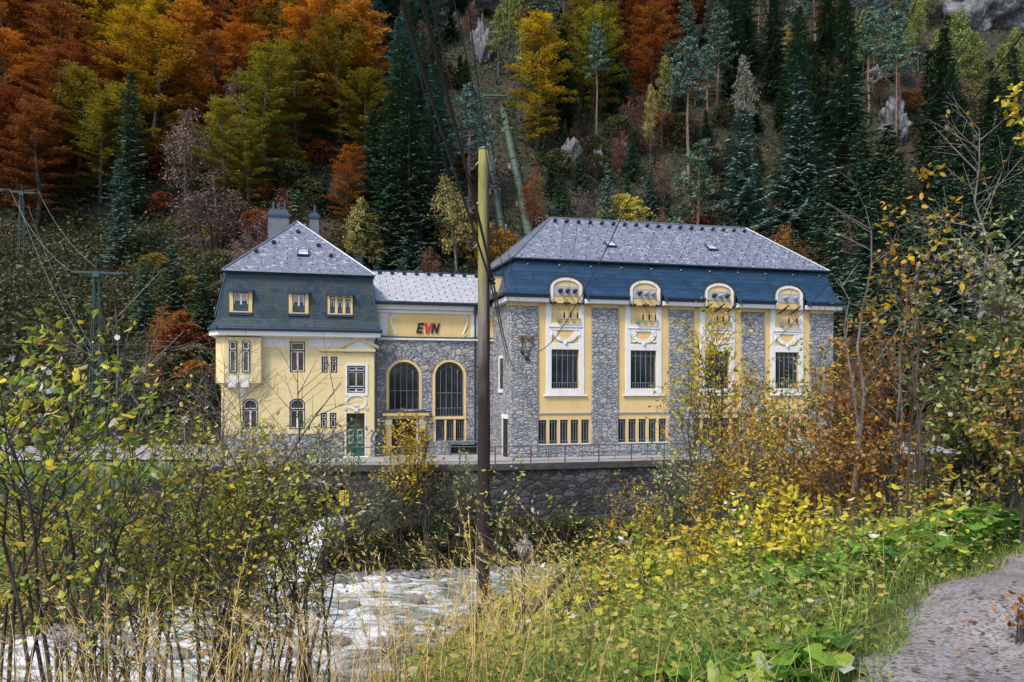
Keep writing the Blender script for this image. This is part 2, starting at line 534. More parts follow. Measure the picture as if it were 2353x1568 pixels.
YN = ([-28, -20, -10, -4, 1, 5, 12, 20, 34], [20, 22, 24.5, 27, 29, 32, 36, 40, 43])        # near water's edge
YF = ([-60, -30, -17.4, -11.8, -2, 10, 24, 40], [22, 28, 33.7, 42, 44.3, 46, 49, 53])       # far water's edge
YE = ([-60, -20, -9.7, -1.5, 8.15, 24, 60], [42, 46.6, 47.7, 48.1, 50.3, 54.0, 62])          # terrace edge
YB = ([-80, -45, -25, 0, 25, 60, 100], [64, 65, 67, 71, 76, 83, 92])                         # foot of the mountain

def sst(a, b, x):
    t = np.clip((x - a) / (b - a), 0, 1)
    return t * t * (3 - 2 * t)

def wob(x, y, f, ph):
    return (np.sin(x * f + ph) * np.cos(y * f * 1.13 + ph * 1.7) + .6 * np.sin(x * f * 2.1 + y * f * 1.4 + ph * 2.3) + .35 * np.cos(x * f * 3.7 - y * f * 4.1 + ph))

def hgt(x, y):
    x = np.asarray(x, float); y = np.asarray(y, float)
    yn, yf = np.interp(x, *YN), np.interp(x, *YF)
    ye, yb = np.interp(x, *YE), np.interp(x, *YB)
    nb = near_bank(x, y) + .06 * wob(x, y, 1.3, .4)
    # far bank: beneath the retaining wall on the right, an open slope on the left
    wl = sst(-24, -19.5, x)
    t = np.clip((y - yf) / np.maximum(ye - yf, .5), 0, 1)
    walled = -6.7 + 3.1 * t ** .8
    walled = walled + 3.42 * sst(2.5, 3.6, y - ye)
    t2 = np.clip((y - yf) / np.maximum(ye + 4 - yf, .5), 0, 1)
    opened = -6.7 + 6.6 * t2 ** .75
    fb = opened * (1 - wl) + walled * wl + .10 * wob(x, y, .9, 1.1) * (1 - sst(0, 2, y - ye))
    z = np.where(y < yn, nb, np.where(y < yf, -6.9, np.maximum(fb, -6.9)))
    d = np.maximum(y - yb, 0)
    hill = np.where(d < 4, .1 * d * d, .8 * d - 1.6)
    hill = np.where(d > 34, 25.6 + 1.08 * (d - 34), hill)
    hill = hill + np.minimum(d / 12, 1) * (1.0 * wob(x, y, .11, .3) + .45 * wob(x, y, .31, 1.9))
    hill = hill + sst(0, 60, x - 30) * d * .12
    return z + np.where(d > 0, hill, 0)

def H(x, y):
    return float(hgt(np.array([x]), np.array([y]))[0])

def hillpt(px, py, y0=66, y1=330):
    """where the sight line through a pixel of the photograph meets the mountain"""
    Y = np.linspace(y0, y1, 1400)
    X = (px - 1176.5) / 1700 * Y
    Zr = CAM_H - (py - 890) / 1700 * Y
    k = np.argmax(hgt(X, Y) >= Zr)
    if hgt(X[k:k + 1], Y[k:k + 1])[0] < Zr[k]:
        k = len(Y) - 1
    return Vector((X[k], Y[k], H(X[k], Y[k])))

xs = np.unique(np.concatenate([np.arange(-260, -60, 8.), np.arange(-60, -26, 2.), np.arange(-26, 36, .5), np.arange(36, 70, 2.), np.arange(70, 271, 8.)]))
ys = np.unique(np.concatenate([np.arange(-60, -6, 6.), np.arange(-6, 64, .5), np.arange(64, 130, 1.5), np.arange(130, 340, 5.)]))
gx, gy = np.meshgrid(xs, ys)
gz = hgt(gx, gy)
nx, ny = len(xs), len(ys)
idx = np.arange(nx * ny).reshape(ny, nx)
F = np.stack([idx[:-1, :-1], idx[:-1, 1:], idx[1:, 1:], idx[1:, :-1]], -1).reshape(-1, 4)

def ground_mat():
    m, t = newmat("hillside_soil")
    tc = t.n("TexCoord").outputs["Object"]
    n1 = t.n("TexNoise", Vector=tc, Scale=.13, Detail=8.0, Roughness=.65).outputs[0]
    n2 = t.n("TexNoise", Vector=tc, Scale=1.1, Detail=8.0, Roughness=.75).outputs[0]
    a = t.ramp(n1, [(.30, (.022, .021, .015)), (.45, (.020, .030, .014)), (.58, (.045, .032, .022)), (.72, (.028, .034, .016))])
    a = t.mix(1.0, a, t.ramp(n2, [(.28, (.35, .35, .35)), (.5, (1, 1, 1)), (.75, (1.9, 1.8, 1.5))]), 'MULTIPLY')
    gz_ = t.n("SeparateXYZ", Vector=tc)
    near = t.ramp(t.math('DIVIDE', gz_.outputs[1], 60.0), [(.5, 1.0), (.62, 0.0)])
    a = t.mix(near, a, t.mix(1.0, t.ramp(n1, [(.35, (.085, .07, .045)), (.6, (.11, .115, .05))]), t.ramp(n2, [(.3, .55), (.7, 1.5)]), 'MULTIPLY'))
    lawn = t.math('MULTIPLY', t.ramp(t.math('DIVIDE', t.math('SUBTRACT', gz_.outputs[2], -3.5), 10.0), [(.22, 0.0), (.30, 1.0), (.37, 1.0), (.42, 0.0)]),
                  t.ramp(t.math('DIVIDE', t.math('ADD', t.math('MULTIPLY', gz_.outputs[1], -1.0), 62.0), 20.0), [(0.0, 0.0), (.15, 1.0), (.9, 1.0), (1.0, 0.0)]))
    a = t.mix(lawn, a, t.ramp(n2, [(.3, (.06, .12, .02)), (.7, (.14, .20, .04))]))
    t.set(Base_Color=a, Roughness=.95)
    t.set(Normal=t.n("Bump", Height=n2, Strength=.8, Distance=.25).outputs[0])
    return m
ground = link_mesh("ground", np_mesh("ground", np.stack([gx, gy, gz], -1).reshape(-1, 3), F, smooth=True), ground_mat())
tag(ground, kind="structure")

# ------------------------------------------------------------------ river
def river_mat():
    m, t = newmat("mountain_stream")
    tc = t.n("TexCoord").outputs["Object"]
    mp = t.n("Mapping", Vector=tc, Rotation=(0, 0, R(-14)), Scale=(.42, 1.15, 1)).outputs[0]
    w = t.n("TexNoise", Vector=mp, Scale=.5, Detail=2.0).outputs["Color"]
    v = t.n("VectorMath", {'operation': 'ADD'}, i0=mp, i1=t.n("VectorMath", {'operation': 'SCALE'}, i0=w, Scale=1.6).outputs[0]).outputs[0]
    n = t.n("TexNoise", Vector=v, Scale=1.5, Detail=8.0, Roughness=.68).outputs[0]
    big = t.n("TexNoise", Vector=tc, Scale=.16, Detail=3.0).outputs[0]
    sx = t.n("SeparateXYZ", Vector=tc)
    # rough water below the outlet, calmer upstream
    wild = t.ramp(t.math('DIVIDE', t.math('ADD', sx.outputs[0], 26.0), 40.0), [(.1, .16), (.45, .10), (.72, .0), (1.0, -.05)])
    f = t.math('ADD', t.math('ADD', n, wild), t.math('MULTIPLY', t.math('SUBTRACT', big, .5), .3))
    foam = t.ramp(f, [(.50, 0.0), (.60, .55), (.72, 1.0)])
    base = t.ramp(n, [(.35, (.07, .10, .085)), (.6, (.20, .25, .23))])
    t.set(Base_Color=t.mix(foam, base, (.80, .83, .86)), Roughness=t.math('ADD', .12, t.math('MULTIPLY', foam, .6)))
    hgt_ = t.math('ADD', n, t.math('MULTIPLY', foam, .25))
    t.set(Normal=t.n("Bump", Height=hgt_, Strength=.8, Distance=.30).outputs[0])
    return m
M['river'] = river_mat()
rx, ry = np.arange(-60, 46, .6), np.arange(16, 56, .45)
ax, ay = np.meshgrid(rx, ry)
azr = -5.95 + .07 * wob(ax, ay, 1.1, .2) + .05 * wob(ax, ay, 2.7, 1.2)
chute = np.exp(-((ax + 13.4) / 1.6) ** 2) * sst(39.0, 43.5, ay)
idr = np.arange(ax.size).reshape(ax.shape)
FR = np.stack([idr[:-1, :-1], idr[:-1, 1:], idr[1:, 1:], idr[1:, :-1]], -1).reshape(-1, 4)
river = link_mesh("river", np_mesh("river", np.stack([ax, ay, azr], -1).reshape(-1, 3), FR, smooth=True), M['river'])
tag(river, kind="structure")

# white water chute leaving the tunnel
def chute_mat():
    m, t = newmat("white_water")
    tc = t.n("TexCoord").outputs["Object"]
    mp = t.n("Mapping", Vector=tc, Scale=(2.6, .7, .7)).outputs[0]
    n = t.n("TexNoise", Vector=mp, Scale=1.6, Detail=7.0, Roughness=.65).outputs[0]
    t.set(Base_Color=t.ramp(n, [(.3, (.42, .48, .52)), (.55, (.80, .83, .87))]), Roughness=.6)
    t.set(Normal=t.n("Bump", Height=n, Strength=.8, Distance=.2).outputs[0])
    return m
uu, vv = np.linspace(0, 1, 24), np.linspace(0, 1, 46)
U_, V_ = np.meshgrid(uu, vv)
half = 1.15 + 1.1 * V_ ** 2.2
cx_ = -12.9 + 2.0 * (1 - V_) ** 1.3 - .5 * V_
cy_ = 48.0 - 9.6 * V_
cz_ = -3.45 - 2.75 * sst(.28, .90, V_)
PX = cx_ + (U_ - .5) * 2 * half
PZ = cz_ + .07 * wob(PX, cy_, 2.6, .7) + .10 * (1 - (2 * U_ - 1) ** 2)
idc = np.arange(PX.size).reshape(PX.shape)
FC = np.stack([idc[:-1, :-1], idc[1:, :-1], idc[1:, 1:], idc[:-1, 1:]], -1).reshape(-1, 4)
tag(link_mesh("water_chute", np_mesh("water_chute", np.stack([PX, cy_, PZ], -1).reshape(-1, 3), FC, smooth=True), chute_mat()), kind="structure")

# stones along the far water's edge
def pebble_mesh(seed, amp=.22):
    rg = np.random.default_rng(seed)
    mb = MB()
    vs, fs = [], []
    nu, nv = 9, 6
    for j in range(nv + 1):
        for i in range(nu):
            th, ph = 2 * math.pi * i / nu, math.pi * j / nv
            vs.append((math.sin(ph) * math.cos(th), math.sin(ph) * math.sin(th), math.cos(ph)))
    V = np.array(vs)
    V = V * (1 + amp * wob(V[:, 0] * 2 + seed, V[:, 1] * 2 + V[:, 2] * 1.7, 1.3, seed)[:, None] * .6)
    for j in range(nv):
        for i in range(nu):
            a, b = j * nu + i, j * nu + (i + 1) % nu
            fs.append((a, a + nu, b + nu, b))
    return V, np.array(fs)
rg = np.random.default_rng(3)
Vs, Fs, off = [], [], 0
for k in range(26):                        # boulders the stream breaks over
    x = rg.uniform(-15, 1)
    y = rg.uniform(np.interp(x, *YN) + 4, np.interp(x, *YF) - .8)
    r = rg.uniform(.22, .55)
    V, f = pebble_mesh(k % 7)
    V = V * np.array([1.3, .9, .6]) * r + np.array([x, y, -6.0 + r * .18])
    Vs.append(V); Fs.append(f + off); off += len(V)
for k in range(520):
    x = rg.uniform(-12, 4) if k < 420 else rg.uniform(-28, -12)
    yfx = np.interp(x, *YF)
    y = yfx + rg.normal(.1, .8)
    r = rg.uniform(.06, .20) * (1.7 if rg.random() < .06 else 1)
    V, f = pebble_mesh(k % 7)
    V = V * np.array([1.25, 1.0, .65]) * r
    c, s = math.cos(k), math.sin(k)
    V = V @ np.array([[c, s, 0], [-s, c, 0], [0, 0, 1]]) + np.array([x, y, max(H(x, y), -5.95) + r * .2])
    Vs.append(V); Fs.append(f + off); off += len(V)
M['pebble'] = simple("river_stone", (.16, .16, .165), .8, .35, 4.0)
tag(link_mesh("river_stones", np_mesh("river_stones", np.concatenate(Vs), np.concatenate(Fs), smooth=True), M['pebble']),
    "grey rounded stones lying along the water's edge under the far bank", "stones", kind="stuff")

# ------------------------------------------------------------------ terrace, road, path
def tarmac(name, a, b):
    m, t = newmat(name)
    tc = t.n("TexCoord").outputs["Object"]
    n1 = t.n("TexNoise", Vector=tc, Scale=.6, Detail=7.0, Roughness=.7).outputs[0]
    n2 = t.n("TexNoise", Vector=tc, Scale=30.0, Detail=3.0).outputs[0]
    c = t.mix(1.0, t.ramp(n1, [(.3, a), (.7, b)]), t.ramp(n2, [(.3, .8), (.7, 1.2)]), 'MULTIPLY')
    t.set(Base_Color=c, Roughness=.9)
    t.set(Normal=t.n("Bump", Height=n2, Strength=.3, Distance=.02).outputs[0])
    return m
M['tarmac'] = tarmac("grey_tarmac", (.24, .23, .24), (.36, .345, .36))
mb = MB()
ed = list(zip(*YE))
fr = [p for p in [(-20.5, np.interp(-20.5, *YE)), (-9.7, 47.7), (-1.5, 48.1), (8.15, 50.3), (24, 54.0), (36, 56.8)]]
for (xa, ya), (xb, yb_) in zip(fr[:-1], fr[1:]):
    mb.add([(xa, ya, 0), (xb, yb_, 0), (xb, yb_ + 13, 0), (xa, ya + 13, 0), (xa, ya, -.16), (xb, yb_, -.16)], [(0, 1, 2, 3), (4, 5, 1, 0)])
tag(mb.build("terrace_pavement", M['tarmac']), kind="structure")
mb = MB()
mb.poly([(-70, 48.5, .02), (-20.5, 51.0, .02), (-20.5, 59, .02), (-24, 64, .02), (-70, 60, .02)])
tag(mb.build("valley_road", M['tarmac']), kind="structure")

# retaining wall with its tunnel mouth
def wall_holes(mb, x0, x1, z0, z1, holes, y=0.0, depth=.25, n=14):
    X = sorted({x0, x1} | {h[i] for h in holes for i in (0, 1)})
    Z = sorted({z0, z1} | {h[i] for h in holes for i in (2, 3)})
    for xa, xb in zip(X[:-1], X[1:]):
        for za, zb in zip(Z[:-1], Z[1:]):
            cx, cz = (xa + xb) / 2, (za + zb) / 2
            if any(h[0] < cx < h[1] and h[2] < cz < h[3] for h in holes):
                continue
            mb.add([(xa, y, za), (xb, y, za), (xb, y, zb), (xa, y, zb)], [(0, 1, 2, 3)])
    for a, b, c, d, rise in holes:
        o = outl(a, b, c, d, rise, n)
        m = len(o)
        mb.add([(x, y, z) for x, z in o] + [(x, y + depth, z) for x, z in o], [(i, i + m, (i + 1) % m + m, (i + 1) % m) for i in range(m)])
        if rise > 0:
            arc = o[2:]                    # right springing, over the top, to the left springing
            for (xa, za), (xb, zb) in zip(arc[:-1], arc[1:]):
                mb.add([(xa, y, za), (xa, y, d), (xb, y, d), (xb, y, zb)], [(0, 1, 2, 3)])

def outl(a, b, c, d, rise=0.0, n=14):
    """outline of an opening, counter-clockwise from its lower left: x a..b, z c..d, the top 'rise' of it an elliptical arch"""
    o = [(a, c), (b, c)]
    if rise <= 0:
        return o + [(b, d), (a, d)]
    m, hw = (a + b) / 2, (b - a) / 2
    for i in range(n + 1):
        t = math.pi * i / n
        o.append((m + hw * math.cos(t), d - rise + rise * math.sin(t)))
    return o

def put_wall(name, p0, p1, z0, z1, holes, mat, parent, thick=.7, depth=3.0):
    mb = MB()
    L = math.dist(p0, p1)
    wall_holes(mb, 0, L, z0, z1, holes, 0, depth)
    mb.add([(0, 0, z1), (L, 0, z1), (L, thick, z1), (0, thick, z1), (0, thick, z0), (0, 0, z0), (L, 0, z0), (L, thick, z0)],
           [(0, 1, 2, 3), (5, 0, 3, 4), (6, 7, 2, 1)])
    for h in holes:                         # dark end of the tunnel
        o = outl(*h)
        mb.add([(x, depth, z) for x, z in o], [tuple(range(len(o)))])
    o = mb.build(name, mat, parent)
    o.location = (p0[0], p0[1], 0)
    o.rotation_euler = (0, 0, math.atan2(p1[1] - p0[1], p1[0] - p0[0]))
    return o
rw = empty("retaining_wall", (0, 0, 0))
tag(rw, "dark mossy stone retaining wall with an arched tunnel mouth under the terrace", "retaining wall")
f2 = [(x, y + .06) for x, y in fr]
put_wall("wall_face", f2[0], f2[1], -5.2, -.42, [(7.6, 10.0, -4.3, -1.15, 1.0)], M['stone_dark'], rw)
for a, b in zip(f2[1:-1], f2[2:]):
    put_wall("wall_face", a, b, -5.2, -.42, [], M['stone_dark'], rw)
mb = MB()
for (xa, ya), (xb, yb_) in zip(fr[:-1], fr[1:]):
    mb.add([(xa, ya - .12, -.42), (xb, yb_ - .12, -.42), (xb, yb_ - .12, -.006), (xa, ya - .12, -.006), (xa, ya + .5, -.006), (xb, yb_ + .5, -.006), (xa, ya + .5, -.42), (xb, yb_ + .5, -.42)],
           [(0, 1, 2, 3), (3, 2, 5, 4), (0, 6, 7, 1)])
M['coping'] = simple("blackened_coping", (.055, .052, .048), .9, .6, 2.0, bump=.5)
mb.build("coping", M['coping'], rw)
mb = MB()
L0 = MB()
ang = 0.10
for i in range(15):                         # ring of voussoirs round the tunnel mouth
    t0, t1 = math.pi * i / 15, math.pi * (i + .93) / 15
    pts = [(8.8 + 1.22 * math.cos(t0), -2.15 + 1.02 * math.sin(t0)), (8.8 + 1.65 * math.cos(t0), -2.15 + 1.45 * math.sin(t0)),
           (8.8 + 1.65 * math.cos(t1), -2.15 + 1.45 * math.sin(t1)), (8.8 + 1.22 * math.cos(t1), -2.15 + 1.02 * math.sin(t1))]
    L0.ext(pts, -.07, .2)
vo = L0.build("arch_ring", simple("brown_arch_brick", (.09, .055, .04), .9, .4, 3.0), rw)
vo.location = (f2[0][0], f2[0][1], 0)
vo.rotation_euler = (0, 0, math.atan2(f2[1][1] - f2[0][1], f2[1][0] - f2[0][0]))

# concrete wing wall beside the chute
mb = MB()
wp = [(-9.6, 47.5, -2.9), (-11.0, 44.6, -3.35), (-11.35, 43.6, -3.55)]
for (xa, ya, za), (xb, yb_, zb) in zip(wp[:-1], wp[1:]):
    mb.add([(xa, ya, -6.6), (xb, yb_, -6.6), (xb, yb_, zb), (xa, ya, za), (xa + .45, ya, -6.6), (xb + .45, yb_, -6.6), (xb + .45, yb_, zb), (xa + .45, ya, za)],
           [(0, 1, 2, 3), (5, 4, 7, 6), (3, 2, 6, 7), (1, 5, 6, 2)])
tag(mb.build("concrete_wall", M['concrete']), "pale concrete wing wall beside the white water chute", "wall")

def path_mat():
    m, t = newmat("trodden_gravel")
    tc = t.n("TexCoord").outputs["Object"]
    n1 = t.n("TexNoise", Vector=tc, Scale=1.6, Detail=8.0, Roughness=.7).outputs[0]
    mp = t.n("Mapping", Vector=tc, Scale=(34, 44, 20)).outputs[0]
    e = t.n("TexVoronoi", {'feature': 'F1'}, Vector=mp, Scale=1.3)
    cell = t.n("SeparateColor", Color=e.outputs["Color"]).outputs[0]
    n3 = t.n("TexNoise", Vector=tc, Scale=55.0, Detail=5.0, Roughness=.7).outputs[0]
    c = t.ramp(n1, [(.3, (.16, .145, .145)), (.5, (.29, .27, .275)), (.72, (.43, .405, .415))])
    c = t.mix(t.ramp(cell, [(.74, 0.0), (.80, .75)]), c, (.11, .095, .095))
    c = t.mix(t.ramp(cell, [(.05, .8), (.08, 0.0)]), c, (.24, .17, .13))
    c = t.mix(1.0, c, t.ramp(n3, [(.3, .6), (.7, 1.35)]), 'MULTIPLY')
    t.set(Base_Color=c, Roughness=.95)
    t.set(Normal=t.n("Bump", Height=t.math('ADD', n3, t.math('MULTIPLY', cell, .5)), Strength=.7, Distance=.03).outputs[0])
    return m
pc = np.array([(-1.5, -5), (.3, -.5), (1.75, 2.3), (2.55, 4.1), (3.5, 5.35), (4.9, 6.45), (7.6, 8.0), (12, 10.4), (20, 12.2)], float)
tt = np.linspace(0, len(pc) - 1, 160)
pcx, pcy = np.interp(tt, range(len(pc)), pc[:, 0]), np.interp(tt, range(len(pc)), pc[:, 1])
for _ in range(8):
    pcx[1:-1] = (pcx[:-2] + pcx[1:-1] * 2 + pcx[2:]) / 4; pcy[1:-1] = (pcy[:-2] + pcy[1:-1] * 2 + pcy[2:]) / 4
dxp, dyp = np.gradient(pcx), np.gradient(pcy)
ln = np.hypot(dxp, dyp)
nxp, nyp = -dyp / ln, dxp / ln
cols_ = np.linspace(-1, 1, 13)
hw = .56 + .07 * np.sin(tt * 9) + .05 * np.sin(tt * 23 + 1) + .03 * np.sin(tt * 61)
PXp = pcx[:, None] + nxp[:, None] * cols_ * hw[:, None]
PYp = pcy[:, None] + nyp[:, None] * cols_ * hw[:, None]
PZp = hgt(PXp, PYp) + .03 - .03 * np.abs(cols_) ** 3
idp = np.arange(PXp.size).reshape(PXp.shape)
FP = np.stack([idp[:-1, :-1], idp[:-1, 1:], idp[1:, 1:], idp[1:, :-1]], -1).reshape(-1, 4)[:, ::-1]
M['path'] = path_mat()
tag(link_mesh("footpath", np_mesh("footpath", np.stack([PXp, PYp, PZp], -1).reshape(-1, 3), FP, smooth=True), M['path']), kind="structure")
def path_dist(x, y):
    return np.sqrt(((np.asarray(x)[..., None] - pcx) ** 2 + (np.asarray(y)[..., None] - pcy) ** 2).min(-1))

# ------------------------------------------------------------------ buildings
TH = math.atan(.246)
UX, UY = math.cos(TH), math.sin(TH)

class Bld:
    """a facade with its own frame: x along the front, y into the building, z up"""
    def __init__(s, name, ox, oy):
        s.ox, s.oy = ox, oy
        s.root = empty(name, (ox, oy, 0), TH)
    def T(s, px, py=890.0, dy=0.0):
        """local (x, z) of a photo point lying on the plane y = dy"""
        ox, oy = s.ox - UY * dy, s.oy + UX * dy
        k = (px - 1176.5) / 1700.0
        x = (k * oy - ox) / (UX - k * UY)
        return x, CAM_H - (py - 890.0) / 1700.0 * (oy + x * UY)
    def rect(s, px0, px1, py0, py1, dy=0.0):
        """x0, x1, z0, z1 of a photo rectangle (py0 is the top)"""
        pm = (px0 + px1) / 2
        return s.T(px0, 890, dy)[0], s.T(px1, 890, dy)[0], s.T(pm, py1, dy)[1], s.T(pm, py0, dy)[1]

hall = Bld("machine_hall", -.107, 52.0)
_o = hall
def offset(t, v):
    return _o.ox + t * UX - v * UY, _o.oy + t * UY + v * UX
wing = Bld("connecting_wing", *offset(-9.35, 4.5))
villa = Bld("yellow_villa", *offset(-19.55, 3.4))
tag(hall.root, "long stone and ochre plaster hall with four arched dormers in its dark blue mansard", "power house")
tag(wing.root, "low grey stone wing with two tall arched windows joining villa and hall", "building")
tag(villa.root, "pale yellow two storey villa with mossy mansard roof and green double door", "villa")

def window(root, name, x0, x1, z0, z1, y, rise=0.0, mull=(.5,), trans=(), fw=.07, sw=.055, outer='frame_dark', inner='frame_white', glass='glass_warm', vsplit=0.0):
    """casement in its reveal: an outer frame holding a sash and a pane"""
    mb = MB()
    o1, o2 = outl(x0 + .01, x1 - .01, z0 + .01, z1 - .01, rise), outl(x0 + fw, x1 - fw, z0 + fw, z1 - fw, max(rise - fw * .4, 0) if rise else 0)
    mb.ring(o1, o2, y, y + .08)
    H_ = z1 - z0
    for f in trans:
        zz = z0 + f * H_
        mb.box(x0 + fw, x1 - fw, y - .012, y + .07, zz - .045, zz + .045)
    w = mb.build(name, M[outer], root)
    ys = y + .018
    zs = [z0 + fw] + [z0 + f * H_ for f in trans] + [z1 - fw]
    mb = MB()
    for i, (za, zb) in enumerate(zip(zs[:-1], zs[1:])):
        za2, zb2 = za + (.05 if i else 0.004), zb - (.05 if i < len(zs) - 2 else 0.004)
        top = i == len(zs) - 2
        rr = (rise - fw * .4) if (top and rise) else 0
        a, b = x0 + fw + .004, x1 - fw - .004
        mb.ring(outl(a, b, za2, zb2, rr), outl(a + sw, b - sw, za2 + sw, zb2 - sw, max(rr - sw * .5, 0) if rr else 0), ys, ys + .045)
        if not (top and len(trans)) or vsplit:
            for f in mull:
                xx = x0 + f * (x1 - x0)
                mb.box(xx - .055, xx + .055, ys - .006, ys + .045, za2 + sw, zb2 - sw)
    if mb.f:
        mb.build("sash", M[inner], w)
    mb = MB()
    o = outl(x0 + .03, x1 - .03, z0 + .03, z1 - .03, rise)
    mb.add([(x, y + .05, z) for x, z in o], [tuple(range(len(o)))])
    mb.build("pane", M[glass], w)
    return w

def barred(root, x0, x1, z0, z1, y, nv, hz=(), rise=0.0, by=None, low=0.0, glass='glass', name="window", bw=.022):
    """big steel window: dark frame, upright bars, a pane behind"""
    mb = MB()
    mb.ring(outl(x0 + .004, x1 - .004, z0 + .004, z1 - .004, rise), outl(x0 + .06, x1 - .06, z0 + .06, z1 - .06, max(rise - .03, 0) if rise else 0), y + .06, y + .12)
    w = mb.build(name, M['frame_grey'], root)
    mb = MB()
    yb = y if by is None else by
    hw, m = (x1 - x0) / 2, (x0 + x1) / 2
    for i in range(nv):
        xx = x0 + (i + 1) / (nv + 1) * (x1 - x0)
        zt = z1 - .01
        if rise:
            zt = z1 - rise + rise * math.sqrt(max(0, 1 - ((xx - m) / hw) ** 2)) - .02
        mb.box(xx - bw, xx + bw, yb, yb + .035, z0 + .01, zt)
    for f in hz:
        zz = z0 + f * (z1 - z0)
        mb.box(x0 + .01, x1 - .01, yb - .008, yb + .025, zz - bw, zz + bw)
    if low:
        n2 = nv * 2 + 1
        for i in range(0, n2, 2):
            xx = x0 + (i + 1) / (n2 + 1) * (x1 - x0)
            mb.box(xx - bw * .7, xx + bw * .7, yb + .002, yb + .028, z0 + .01, z0 + low)
        mb.box(x0 + .01, x1 - .01, yb - .010, yb + .022, z0 + low - bw, z0 + low + bw)
    if rise:                                 # glazing bars fanning in the arch
        zs = z1 - rise
        pts = []
        for i in range(11):
            t = math.pi * i / 10
            pts.append((m + hw * .6 * math.cos(t), yb + .015, zs + .02 + rise * .62 * math.sin(t)))
        mb.tube(pts, bw, 4)
        for sgn in (-1, 1):
            mb.tube([(m + sgn * hw * .6, yb + .016, zs + .02 + rise * .25), (m + sgn * hw * .84, yb + .016, zs + rise * .55)], bw, 4)
    mb.build("bars", M['bar'], w)
    mb = MB()
    o = outl(x0 + .02, x1 - .02, z0 + .02, z1 - .02, rise)
    mb.add([(x, y + .10, z) for x, z in o], [tuple(range(len(o)))])
    mb.build("pane", M[glass], w)
    return w

def fix_pane_uv(): pass

# ---------------- machine hall
L, D = 26.2, 12.0
hr = hall.root
BAYS = [4.07, 10.12, 16.14, 22.10]
ZE = 11.35                                   # eaves
low_holes, big_holes = [], []
for c in BAYS:
    for i in range(5):
        x = c - 1.98 + i * .80
        low_holes.append((x, x + .60, .95, 2.66, 0))
    big_holes.append((c - 1.02, c + 1.02, 4.90, 7.68, 0))
mb = MB()
wall_holes(mb, .9, L - .9, .0, ZE, low_holes + big_holes, .12, .26)
mb.build("plaster_front", M['ochre'], hr)
mb = MB()
pil = [(0.0, BAYS[0] - 2.02)] + [(a + 2.0, b - 2.0) for a, b in zip(BAYS[:-1], BAYS[1:])] + [(BAYS[3] + 2.0, L)]
for k, (a, b) in enumerate(pil):
    mb.bbox(a, b, 0, .6 if k in (0, 4) else .13, .0, 10.75, .05)
for c in BAYS:                               # plinth under the low windows
    mb.bbox(c - 2.02, c + 2.0, .03, .13, .0, .90, .03)
xl = lambda y: -.063 * y
mb.add([(0, .3, 0), (xl(D), D, 0), (xl(D), D, ZE), (0, .3, ZE), (L, .3, 0), (L, D, 0), (L, D, ZE), (L, .3, ZE)], [(1, 0, 3, 2), (4, 5, 6, 7), (5, 1, 2, 6)])
mb.build("stone_wall", M['stone'], hr)
mb = MB()                                    # ochre frieze over the pilasters
for k, (a, b) in enumerate(pil):
    mb = MB()
    mb.bbox(a + .02, b - .02, -.03, .13, 10.752, ZE - .02, .02)
    if k == 0:
        mb.bbox(-.05, .10, -.028, 6.0, 10.753, ZE - .02, .02)
    mb.build("frieze", M['ochre'], hr)
mb = MB()
for c in BAYS:
    mb = MB()
    mb.bbox(c - 1.98, c + 1.98, .03, .13, 3.08, 3.2, .02)
    mb.build("belt_course", M['plate'], hr)
for (a, b, c, d, _r) in low_holes:
    barred(hr, a, b, c, d, .22, 2, (.12, .9), by=.17, bw=.016)
mb = MB()
for (a, b, c, d, _r) in low_holes:
    mb = MB()
    mb.bbox(a - .04, b + .04, .02, .20, c - .07, c, .01)
    mb.build("sill", M['white'], hr)
for i, (a, b, c, d, _r) in enumerate(big_holes):
    barred(hr, a, b, c, d, .28, 4, (.86,), by=.18, low=.42, bw=.018)

